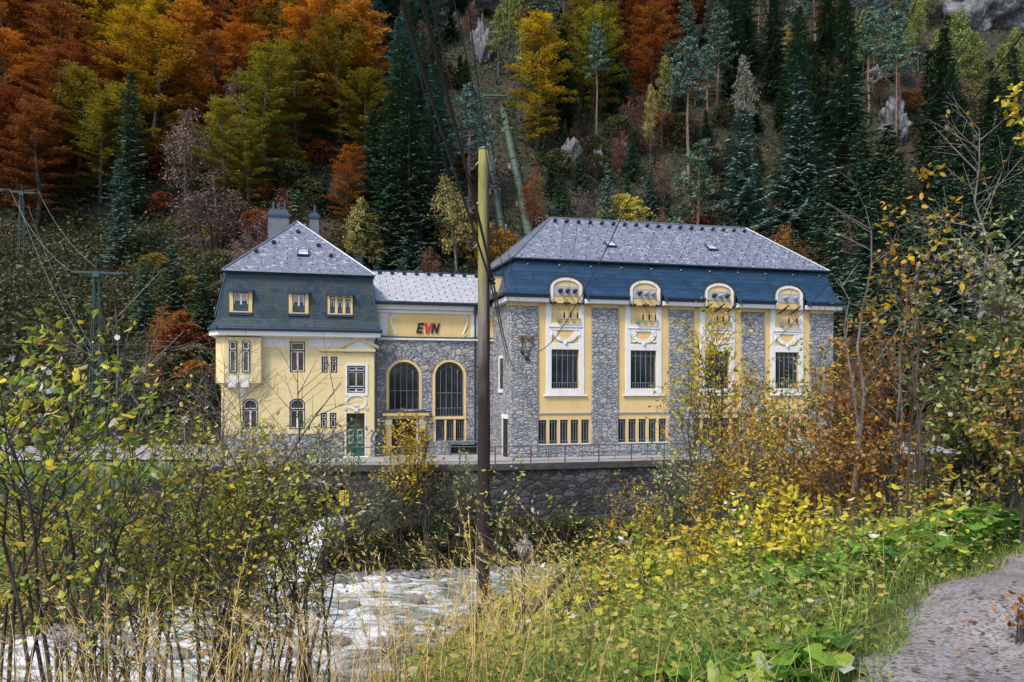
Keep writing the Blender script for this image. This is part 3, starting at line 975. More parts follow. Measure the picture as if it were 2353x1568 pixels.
# white surrounds, one per bay
def spiral(cx, cz, r0, turns, sgn, y, n=22, start=0.0):
    pts = []
    for i in range(n + 1):
        t = i / n
        a = start + sgn * turns * 2 * math.pi * t
        r = r0 * (1 - .8 * t)
        pts.append((cx + r * math.cos(a), y, cz + r * math.sin(a)))
    return pts
for bi, c in enumerate(BAYS):
    mb = MB()
    for s in (-1, 1):
        a, b = (c - 1.44, c - 1.03) if s < 0 else (c + 1.03, c + 1.44)
        mb.bbox(a, b, .055, .125, 4.46, 11.55, .015)
    mb.bbox(c - 1.03, c + 1.03, .055, .125, 7.70, 8.15, .015)
    mb.bbox(c - 1.03, c + 1.03, .055, .125, 4.46, 4.885, .015)
    mb.bbox(c - 1.62, c + 1.62, -.04, .125, 4.34, 4.45, .02)
    mb.bbox(c - 1.03, c + 1.03, .05, .125, 9.08, 9.58, .015)
    mb.bbox(c - 1.25, c + 1.25, -.01, .125, 9.30, 9.36, .01)
    # arched band over the gear
    ell = lambda hw_, sp, rs: [(c + hw_ * math.cos(math.pi * i / 24), sp + rs * math.sin(math.pi * i / 24)) for i in range(25)]
    a1, a2 = ell(1.18, 12.08, .72), ell(.99, 12.08, .54)
    for (p, q, r_, s_) in zip(a1[:-1], a1[1:], a2[1:], a2[:-1]):
        mb.ext([p, q, r_, s_], -.205, -.13)
    for s in (-1, 1):
        mb.box(c + s * 1.085 - .095, c + s * 1.085 + .095, -.205, -.13, 11.0, 12.08)
    mb.build("window_surround", M['white'], hr)
    # stucco swag
    mb = MB()
    n = 20
    for i in range(n):
        t0, t1 = math.pi + math.pi * i / n, math.pi + math.pi * (i + 1) / n
        ro = lambda t: (c + .98 * math.cos(t), 9.05 + .85 * math.sin(t))
        ri = lambda t: (c + .66 * math.cos(t), 9.05 + .62 * math.sin(t))
        mb.ext([ri(t0), ro(t0), ro(t1), ri(t1)], .02, .125)
    for s in (-1, 1):
        if bi in (1, 2):
            mb.tube(spiral(c + s * .80, 8.92, .20, 1.6, s, .03, start=math.pi / 2), .05, 5)
            mb.tube([(c + s * .55, .06, 8.42), (c + s * .8, .06, 8.30), (c + s * 1.0, .06, 8.38)], [.07, .06, .05], 5)
        else:
            mb.tube(spiral(c + s * .42, 8.42, .15, 1.6, s, .02, start=math.pi / 2), .045, 5)
            mb.box(c + s * 1.0 - .16, c + s * 1.0 + .16, .04, .125, 8.96, 9.05)
            mb.tube([(c + s * 1.03, .07, 8.95), (c + s * 1.03, .05, 8.75), (c + s * 1.03, .07, 8.52)], [.07, .09, .03], 6)
    mb.tube([(c, .05, 8.28), (c, .03, 8.12), (c, .05, 8.0)], [.13, .12, .03], 7)
    mb.build("stucco_swag", M['white'], hr)
    # dormer: arched gable
    dm = MB()
    arch = ell(1.27, 12.08, .82)
    dm.ext([(c - 1.27, 11.0), (c + 1.27, 11.0)] + arch, -.13, .118)
    dmo = dm.build("dormer", M['ochre'], hr)
    dm = MB()
    for i in range(24):
        (xa, za), (xb, zb) = arch[i], arch[i + 1]
        f = 1.05
        A, B = (c + (xa - c) * f, 12.08 + (za - 12.08) * f * 1.04), (c + (xb - c) * f, 12.08 + (zb - 12.08) * f * 1.04)
        dm.add([(A[0], -.24, A[1]), (B[0], -.24, B[1]), (B[0], 1.4, B[1]), (A[0], 1.4, A[1]), (xa, -.24, za), (xb, -.24, zb), (xb, -.1, zb), (xa, -.1, za)],
               [(0, 3, 2, 1), (0, 1, 5, 4), (4, 5, 6, 7)])
    for s in (-1, 1):
        dm.box(c + s * 1.31 - .025, c + s * 1.31 + .025, -.24, 1.3, 11.05, 12.08)
    dm.build("dormer_roof", M['blue_metal'], dmo)
    # grey plate with wall bushings
    dm = MB()
    dm.bbox(c - .90, c + .90, -.165, -.13, 11.50, 12.22, .01)
    pl = dm.build("bushing_plate", M['plate'], hr)
    xsb = (-.5, .04, .58) if bi < 3 else (-.42, .48)
    for q, xo in enumerate(xsb):
        dm = MB()
        ax = Vector((.18, -1, .12))
        prof = [(.14, 0), (.16, .05), (.12, .10), (.15, .16), (.11, .20), (.13, .26), (.08, .30), (.06, .42), (.03, .44), (.02, .56)]
        dm.lathe(prof, (c + xo, -.165, 11.86), 10, ax)
        dm.build("bushing", M['insul_grey' if (bi, q) in ((1, 1), (1, 2), (2, 1), (3, 0), (3, 1)) else 'insul_brown'], pl)
    # strain insulators and the post insulators on their bracket
    dm = MB()
    dm.bbox(c - .5, c + 1.0, -.20, -.10, 9.82, 9.90, .01)
    dm.bbox(c - .62, c - .5, -.24, .1, 9.72, 10.02, .01)
    br_ = dm.build("insulator_bracket", M['steel'], hr)
    for xo in ((-.15, .34, .84) if bi < 3 else (.0, .7)):
        dm = MB()
        pr = [(.05, 0)] + [(r_, .06 + k * .035) for k in range(10) for r_ in ((.075 if k % 2 else .05),)] + [(.03, .44), (.02, .52)]
        dm.lathe(pr, (c + xo, -.15, 9.90), 9)
        dm.build("post_insulator", M['insul_brown'], br_)
    for xo in ((-1.0, .02, 1.05) if bi < 3 else (-.5, .55)):
        dm = MB()
        z0_ = 11.0
        if bi < 2:
            for sx in (-.17, .17):
                dm.lathe([(.05, -.09), (.09, -.05), (.10, 0), (.09, .05), (.05, .09)], (c + xo + sx, -.24, z0_), 8, (1, 0, 0))
            dm.tube([(c + xo - .17, -.24, z0_), (c + xo + .17, -.24, z0_)], .03, 5)
            dm.tube([(c + xo, .10, z0_ - .12), (c + xo, -.24, z0_), (c + xo + .02, -.34, z0_ + .2)], .025, 5)
        else:
            dm.tube([(c + xo - .35, .10, z0_ - .35), (c + xo - .2, -.2, z0_ - .22), (c + xo, -.34, z0_), (c + xo + .2, -.6, z0_ + .25)], [.025, .07, .09, .03], 7)
        dm.tube([(c + xo, -.25, z0_ - .05), (c + xo * .8 + .1, -.26, 10.6), (c + xo * .5 + .3, -.18, 10.45)], .012, 4)
        dm.build("strain_insulator", M['insul_brown'], hr)

# cornice, gutters, mansard and roof
def ringpts(o, z, Lx, Dy, splay=0.0):
    return [(-o, -o, z), (Lx + o, -o, z), (Lx + o, Dy + o, z), (splay * Dy - o, Dy + o, z)]
gaps = [(c - 1.36, c + 1.36) for c in BAYS]
segs, x = [], -.55
for a, b in gaps:
    segs.append((x, a)); x = b
segs.append((x, L + .55))
mb, gu = MB(), MB()
for k, (a, b) in enumerate(segs):
    mb, gu = MB(), MB()
    mb.bbox(max(a, -.48), min(b, L + .48), -.46, .0, 11.0, 11.32, .04)
    if k in (0, 4):
        sx = -.48 if k == 0 else L + .02
        mb.bbox(sx, sx + .46, .001, D + .4, 11.0, 11.32, .04)
        xg = -.60 if k == 0 else L + .60
        gu.tube([(xg, -.55, 11.52), (xg + (xl(D) if k == 0 else 0), D + .5, 11.52)], .115, 8)
    mb.build("cornice", M['white'], hr)
    gu.tube([(a, -.60, 11.52), (b, -.60, 11.52)], .115, 8)
    gu.box(a, b, -.56, -.40, 11.33, 11.50)
    gu.tube([(a + .06 if k else a + .5, -.72, 11.62), (a + .10 if k else a + .5, -.74, 11.35), (a + .16 if k else a + .5, -.78, 11.12)], .06, 6) if k else None
    gu.build("gutter", M['blue_metal'], hr)
A_, B_, C_ = ringpts(.55, 11.52, L, D, -.063), ringpts(.10, 12.1, L, D, -.063), ringpts(-.45, 14.1, L, D, -.063)
mb = MB()
for a, b in segs:
    f = lambda x: x
    mb.poly([(a, -.55, 11.52), (b, -.55, 11.52), (min(b, L + .10), -.10, 12.1), (max(a, -.10), -.10, 12.1)])
for i in (1, 2, 3):
    j = (i + 1) % 4
    mb.poly([A_[i], A_[j], B_[j], B_[i]])
for i in range(4):
    j = (i + 1) % 4
    mb.poly([B_[i], B_[j], C_[j], C_[i]])
mans = mb.build("mansard", M['slate_dark'], hr)
mb = MB()
for i in range(11):
    x = 1.2 + i * 2.35
    mb = MB()
    mb.lathe([(.13, 0), (.10, .05), (.02, .10)], (x, -.28, 13.62), 8, (0, -1, .25))
    mb.build("mansard_vent", M['blue_metal'], mans)
E_ = ringpts(-.22, 14.16, L, D, -.063)
R0, R1 = (4.76, 6.0, 18.5), (22.1, 6.0, 18.55)
mb = MB()
mb.poly([E_[0], E_[1], R1, R0])
mb.poly([E_[1], E_[2], R1])
mb.poly([E_[2], E_[3], R0, R1])
mb.poly([E_[3], E_[0], R0])
roof = mb.build("roof", M['slate'], hr)
mb = MB()
for p, q in ((E_[0], R0), (E_[1], R1), (E_[2], R1), (E_[3], R0), (R0, R1)):
    mb.tube([Vector(p) + Vector((0, 0, .02)), Vector(q) + Vector((0, 0, .02))], .07, 6)
mb.build("ridge_cap", M['ridge_metal'], roof)
mb = MB()
for i in range(4):
    mb.tube([Vector(E_[i]) - Vector((0, 0, .03)), Vector(E_[(i + 1) % 4]) - Vector((0, 0, .03))], .085, 6)
mb.build("eaves_gutter", M['frame_dark'], roof)
sl_n = Vector((0, -(18.5 - 14.16), 6.22)).normalized()
def on_slope(x, f, e0=E_[0], r0=R0):
    """point on the hall's front roof slope, f from eaves 0 to ridge 1"""
    return Vector((x, e0[1] + f * (r0[1] - e0[1]), e0[2] + f * (r0[2] - e0[2])))
def hooks(mb, x_of, rows, n, slope_pt, up):
    pass
def vent_mesh():
    mb = MB()
    pts = [(.19 * math.cos(math.pi * i / 8), .19 * math.sin(math.pi * i / 8)) for i in range(9)]
    mb.add([(x, -.22, z) for x, z in pts] + [(x * .4, .25, .02) for x, z in pts], [tuple(range(8, -1, -1))] + [(i, i + 1, i + 10, i + 9) for i in range(8)])
    return mb.mesh("roof_vent")
VENT = vent_mesh()
VENT.materials.append(M['frame_dark'])
def vents(roof, pts):
    for p in pts:
        link_mesh("roof_vent", VENT, None, roof, p)
vents(roof, [on_slope(4.9 + i * .98, .90) + Vector((0, -.02, .02)) for i in range(18)])
def snow_hooks(roof, e0, e1, r0, r1, rows, step, name="snow_hook"):
    """small dark snow hooks set in a diamond pattern over a slope (one mesh)"""
    mb = MB()
    e0, e1, r0, r1 = map(Vector, (e0, e1, r0, r1))
    for k in range(rows):
        f = (k + .5) / rows
        a, b = e0.lerp(r0, f), e1.lerp(r1, f)
        Ln = (b - a).length
        m = int(Ln / step)
        for i in range(m):
            t = (i + .5 + (.5 if k % 2 else 0) * (1 if i < m - 1 else 0)) / max(m, 1)
            p = a.lerp(b, min(t, .99))
            mb.box(p.x - .025, p.x + .025, p.y - .06, p.y + .05, p.z - .0, p.z + .075)
    import bmesh
    bm = bmesh.new()
    bm.from_mesh(roof.data)
    base = [bm.verts.new(v) for v in mb.v]
    for f in mb.f:
        bm.faces.new([base[i] for i in f]).material_index = 1
    bm.to_mesh(roof.data)
    bm.free()
    roof.data.materials.append(M['frame_dark'])
snow_hooks(roof, E_[0], E_[1], R0, R1, 9, .95)
def skylight(roof, x, f, w, h, slope_pt, ang):
    p = slope_pt(x, f)
    mb = MB()
    mb.box(-w / 2, w / 2, -h / 2, h / 2, -.05, .16)
    o = mb.build("skylight", M['blue_metal'], roof)
    o.location = p
    o.rotation_euler = (ang, 0, 0)
    mb = MB()
    mb.box(-w / 2 + .09, w / 2 - .09, -h / 2 + .09, h / 2 - .09, .15, .175)
    mb.build("skylight_pane", M['glass_sky'], o)
HANG = math.atan2(18.5 - 14.16, 6.22)
skylight(roof, 8.4, .38, .78, .85, on_slope, HANG)
skylight(roof, 17.0, .42, .78, .85, on_slope, HANG)

# west side of the hall: door, slit window, small dormer, cable bracket
def side(s, z, o=0.0):
    """point on the splayed side wall: s metres back from the corner, o outwards"""
    return Vector((xl(s) - o, s, z))
mb = MB()
def sbox(mb, s0, s1, z0, z1, o0, o1):
    P = [side(s0, z0, o0), side(s1, z0, o0), side(s1, z1, o0), side(s0, z1, o0), side(s0, z0, o1), side(s1, z0, o1), side(s1, z1, o1), side(s0, z1, o1)]
    mb.add(P, [(4, 5, 6, 7), (0, 3, 2, 1), (0, 4, 7, 3), (1, 2, 6, 5), (0, 1, 5, 4), (3, 7, 6, 2)])
dd = MB(); sbox(dd, .75, 1.75, .0, 2.72, -.1, .012)
sdo = dd.build("side_door", M['dark_void'], hr)
dd = MB(); sbox(dd, 1.75, 1.95, .0, 2.72, -.1, .06); sbox(dd, .6, 2.05, 2.74, 3.05, -.1, .07)
dd.build("door_jamb", M['white'], sdo)
dd = MB(); sbox(dd, 1.9, 2.6, 4.9, 7.1, -.1, .012)
sw = dd.build("slit_window", M['glass'], hr)
dd = MB(); sbox(dd, 2.6, 2.78, 4.85, 7.15, -.1, .06); sbox(dd, 1.8, 2.8, 4.6, 4.85, -.1, .08); sbox(dd, 1.8, 2.8, 7.1, 7.3, -.1, .06)
dd.build("window_jamb", M['white'], sw)
dd = MB(); sbox(dd, 2.6, 3.4, 12.0, 13.2, -.3, .45)
sdm = dd.build("side_dormer", M['ochre'], hr)
dd = MB(); sbox(dd, 2.5, 3.5, 13.2, 13.32, -.3, .55)
dd.build("dormer_hood", M['blue_metal'], sdm)
# telephone cable bracket by the corner
mb = MB()
mb.box(.55, 1.75, -.14, -.06, 8.55, 8.63)
mb.box(.75, .80, -.12, .02, 8.1, 8.6); mb.box(1.5, 1.55, -.12, .02, 8.1, 8.6)
cb = mb.build("cable_bracket", simple("rusty_iron", (.20, .09, .04), .8, .3), hr)
mb = MB()
mb.lathe([(.05, 0), (.07, .05), (.05, .12), (.03, .16)], (.75, -.10, 8.63), 7); mb.lathe([(.05, 0), (.07, .05), (.05, .12), (.03, .16)], (1.05, -.10, 8.63), 7)
mb.lathe([(.05, 0), (.07, .05), (.05, .12), (.03, .16)], (1.6, -.10, 8.63), 7)
mb.build("knob_insulator", M['insul_grey'], cb)
mb = MB()
rg = random.Random(4)
for i in range(9):
    xa, xb = rg.uniform(.6, 1.7), rg.uniform(.6, 1.7)
    zt, zb = 8.5, rg.uniform(7.3, 8.0)
    mb.tube([(xa, -.08, zt), ((xa + xb) / 2 + .1, -.14, (zt + zb) / 2 - .2), (xb, -.07, zb), (1.2, -.05, 7.0)], .014, 4)
mb.box(1.05, 1.32, -.14, .0, 6.9, 7.15)
mb.build("cable_loops", M['black'], cb)

# ---------------- connecting wing
wr = wing.root
WL = 10.4
T = wing.rect
a1 = T(894, 963, 832, 942); a2 = T(1000, 1065, 832, 957)
WA = [(a1[0], a1[1], a1[2], a1[3], 1.05), (a2[0], a2[1], a2[2], a2[3], 1.05)]
lw = T(1002, 1066, 965, 1013)
third = (lw[1] - lw[0]) / 3
WT = [(lw[0] + i * third + (.07 if i else 0), lw[0] + (i + 1) * third - (.07 if i < 2 else 0), lw[2], lw[3], 0) for i in range(3)]
en = T(899, 957, 963, 1047)
WE = [(en[0], en[1], .02, en[3], 0)]
zs1 = wing.T(980, 783)[1]; zs2 = wing.T(980, 777)[1]; zsign = wing.T(980, 722)[1]; zeave = wing.T(980, 712)[1]
mb = MB()
wall_holes(mb, .0, WL, .0, zs1, WA + WT + WE, .0, .4)
mb.add([(0, 5.5, 0), (0, 0, 0), (0, 0, zs1), (0, 5.5, zs1)], [(0, 1, 2, 3)])
mb.build("stone_wall", M['stone'], wr)
mb = MB()
for a, b, c, d, r_ in WA:                    # voussoirs of split stone
    m = (a + b) / 2; hw_ = (b - a) / 2 + .22
    for i in range(15):
        t0, t1 = math.pi * (.08 + .84 * i / 15), math.pi * (.08 + .84 * (i + .92) / 15)
        q = lambda rr, t: (m + (hw_ + rr) * math.cos(t), d - r_ + (r_ + .22 + rr) * math.sin(t))
        lo = .66 + .10 * ((i * 7) % 3)
        mb.ext([q(.0, t0), q(lo, t0), q(lo, t1), q(.0, t1)], -.045 - .012 * (i % 3), .05)
mb.build("arch_stones", M['arch_stone'], wr)
mb = MB()
for a, b, c, d, r_ in WA:
    o1 = outl(a - .20, b + .20, c, d + .20, r_ + .20)[1:]; o2 = outl(a, b, c, d, r_)[1:]
    for (p, q, s_, u_) in zip(o1[:-1], o1[1:], o2[1:], o2[:-1]):
        mb.ext([p, q, s_, u_], -.03, .38)
    p, q, s_, u_ = o1[-1], (a - .20, c), (a, c), o2[-1]
    mb.ext([p, q, s_, u_], -.03, .38)
mb.bbox(a2[0] - .2, a2[1] + .2, -.06, .3, lw[3] + .04, a2[2] - .03, .02)
for i in (1, 2):
    x = lw[0] + i * third
    mb.box(x - .07, x + .07, -.02, .3, lw[2], lw[3])
for x in (lw[0] - .18, lw[1] + .02):
    mb.box(x, x + .16, -.025, .3, lw[2] - .05, lw[3] + .02)
mb.build("plaster_surround", M['ochre'], wr)
barred(wr, *WA[0][:4], .22, 4, (.40,), rise=1.05, by=.20, bw=.018)
barred(wr, *WA[1][:4], .22, 4, (.43,), rise=1.05, by=.20, low=.62, bw=.018)
for w in WT:
    barred(wr, *w[:4], .16, 3, (.1, .87), by=.12, bw=.014)
# frieze with the lettering
mb = MB()
mb.bbox(.0, WL, -.16, .1, zs1 + .003, zs2, .02)
mb.bbox(.0, WL, -.36, .1, zeave - .05, zeave + .34, .05)
cx0, cx1 = wing.T(873)[0], wing.T(890)[0]
mb.bbox(cx0, cx1, -.05, .1, zs2 + .12, zsign, .01)
dx0, dx1 = wing.T(1083)[0], wing.T(1097)[0]
mb.bbox(dx0, dx1, -.05, .1, zs2 + .12, zsign, .01)
mb.bbox(.0, WL, -.12, .1, zsign + .02, zeave - .053, .02)
mb.build("cornice", M['white'], wr)
mb = MB()
mb.box(.0, WL, -.02, .1, zs2, zeave - .02)
mb.build("frieze", M['ochre'], wr)
mb = MB()
mb.box(.0, WL, -.19, .1, zs2 + .002, zs2 + .075)
mb.build("ledge_flashing", M['blue_metal'], wr)
mb = MB()
for px_, s in ((897, 1), (1075, -1)):
    x = wing.T(px_)[0]
    zt, zb = zsign - .16, zs2 + .24
    mb.tube(spiral(x + s * .28, zt - .12, .20, 1.4, -s, -.05, start=math.pi / 2), .04, 5)
    mb.tube([(x + s * .28 - s * .0, -.05, zt + .08), (x + s * .06, -.05, zt - .2), (x + s * .05, -.05, zt - .6), (x + s * .25, -.05, zb + .35), (x + s * .4, -.05, zb)], [.05, .06, .06, .06, .05], 5)
    mb.tube(spiral(x + s * .28, zb + .02, .18, 1.3, s, -.05, start=-math.pi / 2), .04, 5)
mb.build("stucco_scroll", M['white'], wr)
# three slanted letters
l0, l1, lz0, lz1 = wing.rect(956, 1012, 743, 766)
def letter(pts, x0, w, name, mat):
    mb = MB()
    hgt_ = lz1 - lz0
    mb_pts = [(x0 + px_ * w + pz * hgt_ * .22, lz0 + pz * hgt_) for px_, pz in pts]
    return mb, mb_pts
E1 = [(0, 0), (.86, 0), (.86, .2), (.28, .2), (.28, .41), (.78, .41), (.78, .59), (.28, .59), (.28, .8), (.86, .8), (.86, 1), (0, 1)]
V1 = [(.34, 0), (.66, 0), (1.0, 1), (.72, 1), (.5, .33), (.28, 1), (0, 1)]
N1 = [(0, 0), (.26, 0), (.26, .62), (.70, 0), (.96, 0), (.96, 1), (.70, 1), (.70, .38), (.26, 1), (0, 1)]
wl_ = (l1 - l0 - .25) / 3
def tri_ext(mb, pts, y0, y1):
    """prism of any outline (ear clipped)"""
    from mathutils.geometry import tessellate_polygon
    tris = tessellate_polygon([[Vector((x, z, 0)) for x, z in pts]])
    n = len(pts)
    mb.add([(x, y0, z) for x, z in pts] + [(x, y1, z) for x, z in pts], [tuple(t) for t in tris] + [(i, i + n, (i + 1) % n + n, (i + 1) % n) for i in range(n)])
for nm, shp, k, mt in (("letter_e", E1, 0, 'letter_black'), ("letter_v", V1, 1, 'red'), ("letter_n", N1, 2, 'letter_black')):
    mb, pts = letter(shp, l0 + k * (wl_ + .03) - (.06 if k == 1 else 0), wl_ * (1.12 if k == 1 else .98), nm, mt)
    tri_ext(mb, pts, -.10, -.021)
    mb.build(nm, M[mt], wr)
# roof of the wing
YB_ = 5.6
zr0 = wing.T(900, 625, YB_)[1]; zr1 = wing.T(1090, 632, YB_)[1]
zr = (zr0 + zr1) / 2
mb = MB()
e0, e1, r0, r1 = (-.3, -.55, zeave + .42), (WL + .1, -.55, zeave + .42), (-.3, YB_, zr), (WL + .1, YB_, zr)
mb.poly([e0, e1, r1, r0])
mb.poly([(WL + .1, YB_ * 2 + .5, zeave + .42), (-.3, YB_ * 2 + .5, zeave + .42), r0, r1])
wroof = mb.build("roof", M['slate_pale'], wr)
mb = MB()
mb.tube([Vector(r0) + Vector((0, 0, .02)), Vector(r1) + Vector((0, 0, .02))], .08, 6)
mb.build("ridge_cap", M['blue_metal'], wroof)
vents(wroof, [Vector(e0).lerp(Vector(r0), .92) + Vector((1.2 + i * .98, -.02, .02)) for i in range(9)])
snow_hooks(wroof, e0, e1, r0, r1, 13, 1.0)
mb = MB()
mb.tube([(-.1, -.66, zeave + .42), (WL, -.66, zeave + .42)], .11, 8)
mb.box(-.1, WL, -.60, -.40, zeave + .345, zeave + .42)
mb.build("gutter", M['blue_metal'], wr)
mb = MB()
xd = wing.T(1091)[0]
mb.tube([(xd, -.62, zeave + .35), (xd, -.3, zeave - .2), (xd, -.10, zeave - .5), (xd, -.10, .1)], .06, 7)
mb.box(xd - .14, xd + .14, -.5, -.2, zeave - .25, zeave + .2)
mb.build("downpipe", M['frame_dark'], wr)
# portal
po = T(886, 977, 950, 1049)
mb = MB()
zl = en[3]
pz = wing.T(930, 947)[1]
mb.bbox(po[0] - .25, po[1] + .25, -.62, .1, pz - .28, pz, .04)
mb.bbox(po[0], po[1], -.22, .1, zl + .02, pz - .284, .02)
for x in (po[0], po[1] - .42):
    mb.bbox(x, x + .42, -.24, .1, .0, zl + .0, .02)
mb.build("portal", M['ochre'], wr)
mb = MB()
for x in (po[0], po[1] - .42):
    mb = MB()
    mb.bbox(x - .04, x + .46, -.29, -.02, zl - .42, zl - .02, .02)
    mb.bbox(x + .08, x + .34, -.30, -.02, zl + .12, pz - .29, .02)
    mb.build("portal_capital", M['white'], wr)
mb = MB()
mb.box(en[0] - .10, en[0] - .005, -.10, .3, .02, zl); mb.box(en[1] + .005, en[1] + .10, -.10, .3, .02, zl)
mb.build("door_jamb", M['white'], wr)
mb = MB()
mb.bbox(po[0] - .3, po[1] + .3, -.68, .12, pz + .003, pz + .07, .01)
mb.build("portal_roof", M['frame_dark'], wr)
mb = MB()
mb.add([(en[0] + .02, .38, .03), (en[1] - .02, .38, .03), (en[1] - .02, .38, zl - .02), (en[0] + .02, .38, zl - .02)], [(0, 1, 2, 3)])
dr = mb.build("entrance_door", M['glass_warm'], wr)
mb = MB()
mb.ring(outl(en[0] + .01, en[1] - .01, .03, zl - .01), outl(en[0] + .10, en[1] - .10, .13, zl - .10), .30, .37)
mb.box((en[0] * .62 + en[1] * .38) - .06, (en[0] * .62 + en[1] * .38) + .06, .29, .37, .13, zl - .1)
mb.box(en[0] + .1, en[1] - .1, .295, .365, 2.2, 2.3)
mb.build("door_frame", M['frame_grey'], dr)
lx, lz = wing.T(929, 956, -.3)
mb = MB()
mb.lathe([(.03, .30), (.09, .24), (.10, .0), (.05, -.05)], (lx - .1, -.36, lz), 8)
mb.tube([(lx - .1, -.22, lz + .2), (lx - .1, -.36, lz + .32)], .02, 5)
mb.build("door_lamp", M['frame_grey'], wr)
mb = MB(); mb.bbox(lx + .28, lx + .72, -.30, -.22, lz - .12, lz + .42, .01)
mb.build("switch_box", M['plate'], wr)
pq = wing.rect(968, 978, 989, 1003, -.3)
mb = MB(); mb.bbox(po[1] - .44, po[1] + .02, -.30, -.245, pq[2] + .0, pq[3], .006)
pqo = mb.build("plaque", M['plaque'], wr)
mb = MB()
px0 = po[1] - .44
for k, (xa, xb, dz) in enumerate(((.04, .24, .16), (.04, .30, .10), (.32, .42, .40))):
    mb.box(px0 + xa, px0 + xb, -.306, -.301, pq[2] + dz, pq[2] + dz + .025)
mb.build("plaque_lines", M['frame_white'], pqo)

# ---------------- villa
vr = villa.root
VL, VD = 10.32, 11.0
zc0, zc1 = 8.42, 8.86
V = villa.rect
VT = villa.T
w1 = V(666, 701, 785, 856)
sl1, sl2 = V(739, 753, 820, 857), V(760, 775, 820, 857)
sd_ = V(798, 839, 841, 903)
g1, g2 = V(557, 593, 916, 987), V(665, 701, 916, 987)
b1, b2 = V(737, 751, 949, 985), V(758, 773, 949, 985)
do = V(796, 838, 950, 1050)
do = (do[0], do[1], .03, do[3])
holes = [(*w1, 0), (*sl1, 0), (*sl2, 0), (*sd_, 0), (*g1, .42), (*g2, .42), (*b1, 0), (*b2, 0), (*do, 0)]
mb = MB()
wall_holes(mb, 0, VL, 0, zc0, holes, 0, .22)
mb.add([(0, VD, 0), (0, 0, 0), (0, 0, zc0), (0, VD, zc0), (VL, 0, 0), (VL, VD, 0), (VL, VD, zc0), (VL, 0, zc0)], [(0, 1, 2, 3), (4, 5, 6, 7)])
mb.build("plaster_wall", M['yellow'], vr)
zp = VT(650, 997)[1]
mb = MB()
mb.bbox(-.06, VT(790)[0], -.07, .0, 0, zp, .03)
mb.bbox(VT(851)[0], VL + .05, -.07, .0, 0, VT(855, 988)[1], .03)
mb.box(-.06, -.0, .0, VD, 0, zp)
mb.build("stone_plinth", M['stone_big'], vr)
window(vr, "window", *w1, .10, 0, trans=(.70,), glass='glass_warm')
for s in (sl1, sl2, b1, b2):
    window(vr, "narrow_window", *s, .08, 0, mull=(), trans=(.62,), fw=.09, sw=.04)
window(vr, "arched_window", *g1, .10, .42, trans=(.64,))
window(vr, "arched_window", *g2, .10, .42, trans=(.64,))
window(vr, "stair_window", *sd_, .06, 0, trans=(.80, .20), vsplit=1.0, sw=.05)
mb = MB()
fr_ = V(793, 845, 836, 910)
mb.ring(outl(*fr_), outl(sd_[0] - .01, sd_[1] + .01, sd_[2] - .01, sd_[3] + .01), -.05, .05)
# oval stucco cartouche with its house number tablet
ox, oz = VT(818, 924); rxo, rzo = .72, .50
for i in range(28):
    t0, t1 = 2 * math.pi * i / 28, 2 * math.pi * (i + 1) / 28
    q = lambda k, t: (ox + rxo * k * math.copysign(abs(math.cos(t)) ** .8, math.cos(t)), oz + rzo * k * math.copysign(abs(math.sin(t)) ** .8, math.sin(t)))
    mb.ext([q(.84, t0), q(1.03, t0), q(1.03, t1), q(.84, t1)], -.06, .0)
for s in (-1, 1):
    mb.tube(spiral(ox + s * .76, oz - .46, .12, 1.3, s, -.04, start=math.pi / 2), .03, 5)
mb.build("stucco_frame", M['white'], vr)
mb = MB()
mb.ext([(ox - .13, oz - .66), (ox + .13, oz - .66), (ox + .17, oz - .28), (ox + .10, oz - .20), (ox - .10, oz - .20), (ox - .17, oz - .28)], -.10, -.02)
tb = mb.build("number_tablet", M['white'], vr)
mb = MB()                                    # the figures 5 and 9 in bars
def seg(mb, x, z, w, h, segs_):
    b = .022
    S_ = {'t': (x, x + w, z + h - b, z + h), 'm': (x, x + w, z + h / 2 - b / 2, z + h / 2 + b / 2), 'b': (x, x + w, z, z + b),
          'tl': (x, x + b, z + h / 2, z + h), 'tr': (x + w - b, x + w, z + h / 2, z + h), 'bl': (x, x + b, z, z + h / 2), 'br': (x + w - b, x + w, z, z + h / 2)}
    for k_ in segs_:
        a, b_, c, d = S_[k_]
        mb.box(a, b_, -.106, -.101, c, d)
seg(mb, ox - .115, oz - .42, .09, .15, ('t', 'tl', 'm', 'br', 'b'))
seg(mb, ox + .02, oz - .42, .09, .15, ('t', 'tl', 'tr', 'm', 'br', 'b'))
mb.build("house_number", M['frame_dark'], tb)
mb = MB()                                    # white frieze panels and pediment tympanum
p1 = V(598, 664, 777, 783); p2 = V(706, 861, 777, 789)
mb.box(VT(600)[0], VT(663)[0], -.015, 0, VT(632, 797)[1], zc0 - .005)
mb.box(VT(708)[0], VL - .01, -.015, 0, VT(785, 798)[1], zc0 - .005)
ptx, ptz = VT(825, 790)
mb.ext([(ptx - .95, VT(820, 803)[1]), (ptx + .95, VT(820, 803)[1]), (ptx, ptz + .22)], -.035, 0)
mb.build("frieze_panel", M['white'], vr)
mb = MB()
zz = VT(800, 808)[1]
mb.bbox(VT(733)[0], VL + .08, -.20, .0, zz - .02, zz + .20, .03)
for s in (-1, 1):
    mb.ext([(ptx, ptz + .28), (ptx, ptz + .55), (ptx + s * 1.35, zz + .42), (ptx + s * 1.35, zz + .20)][:: (1 if s < 0 else -1)], -.16, .0)
mb.build("pediment", M['yellow'], vr)
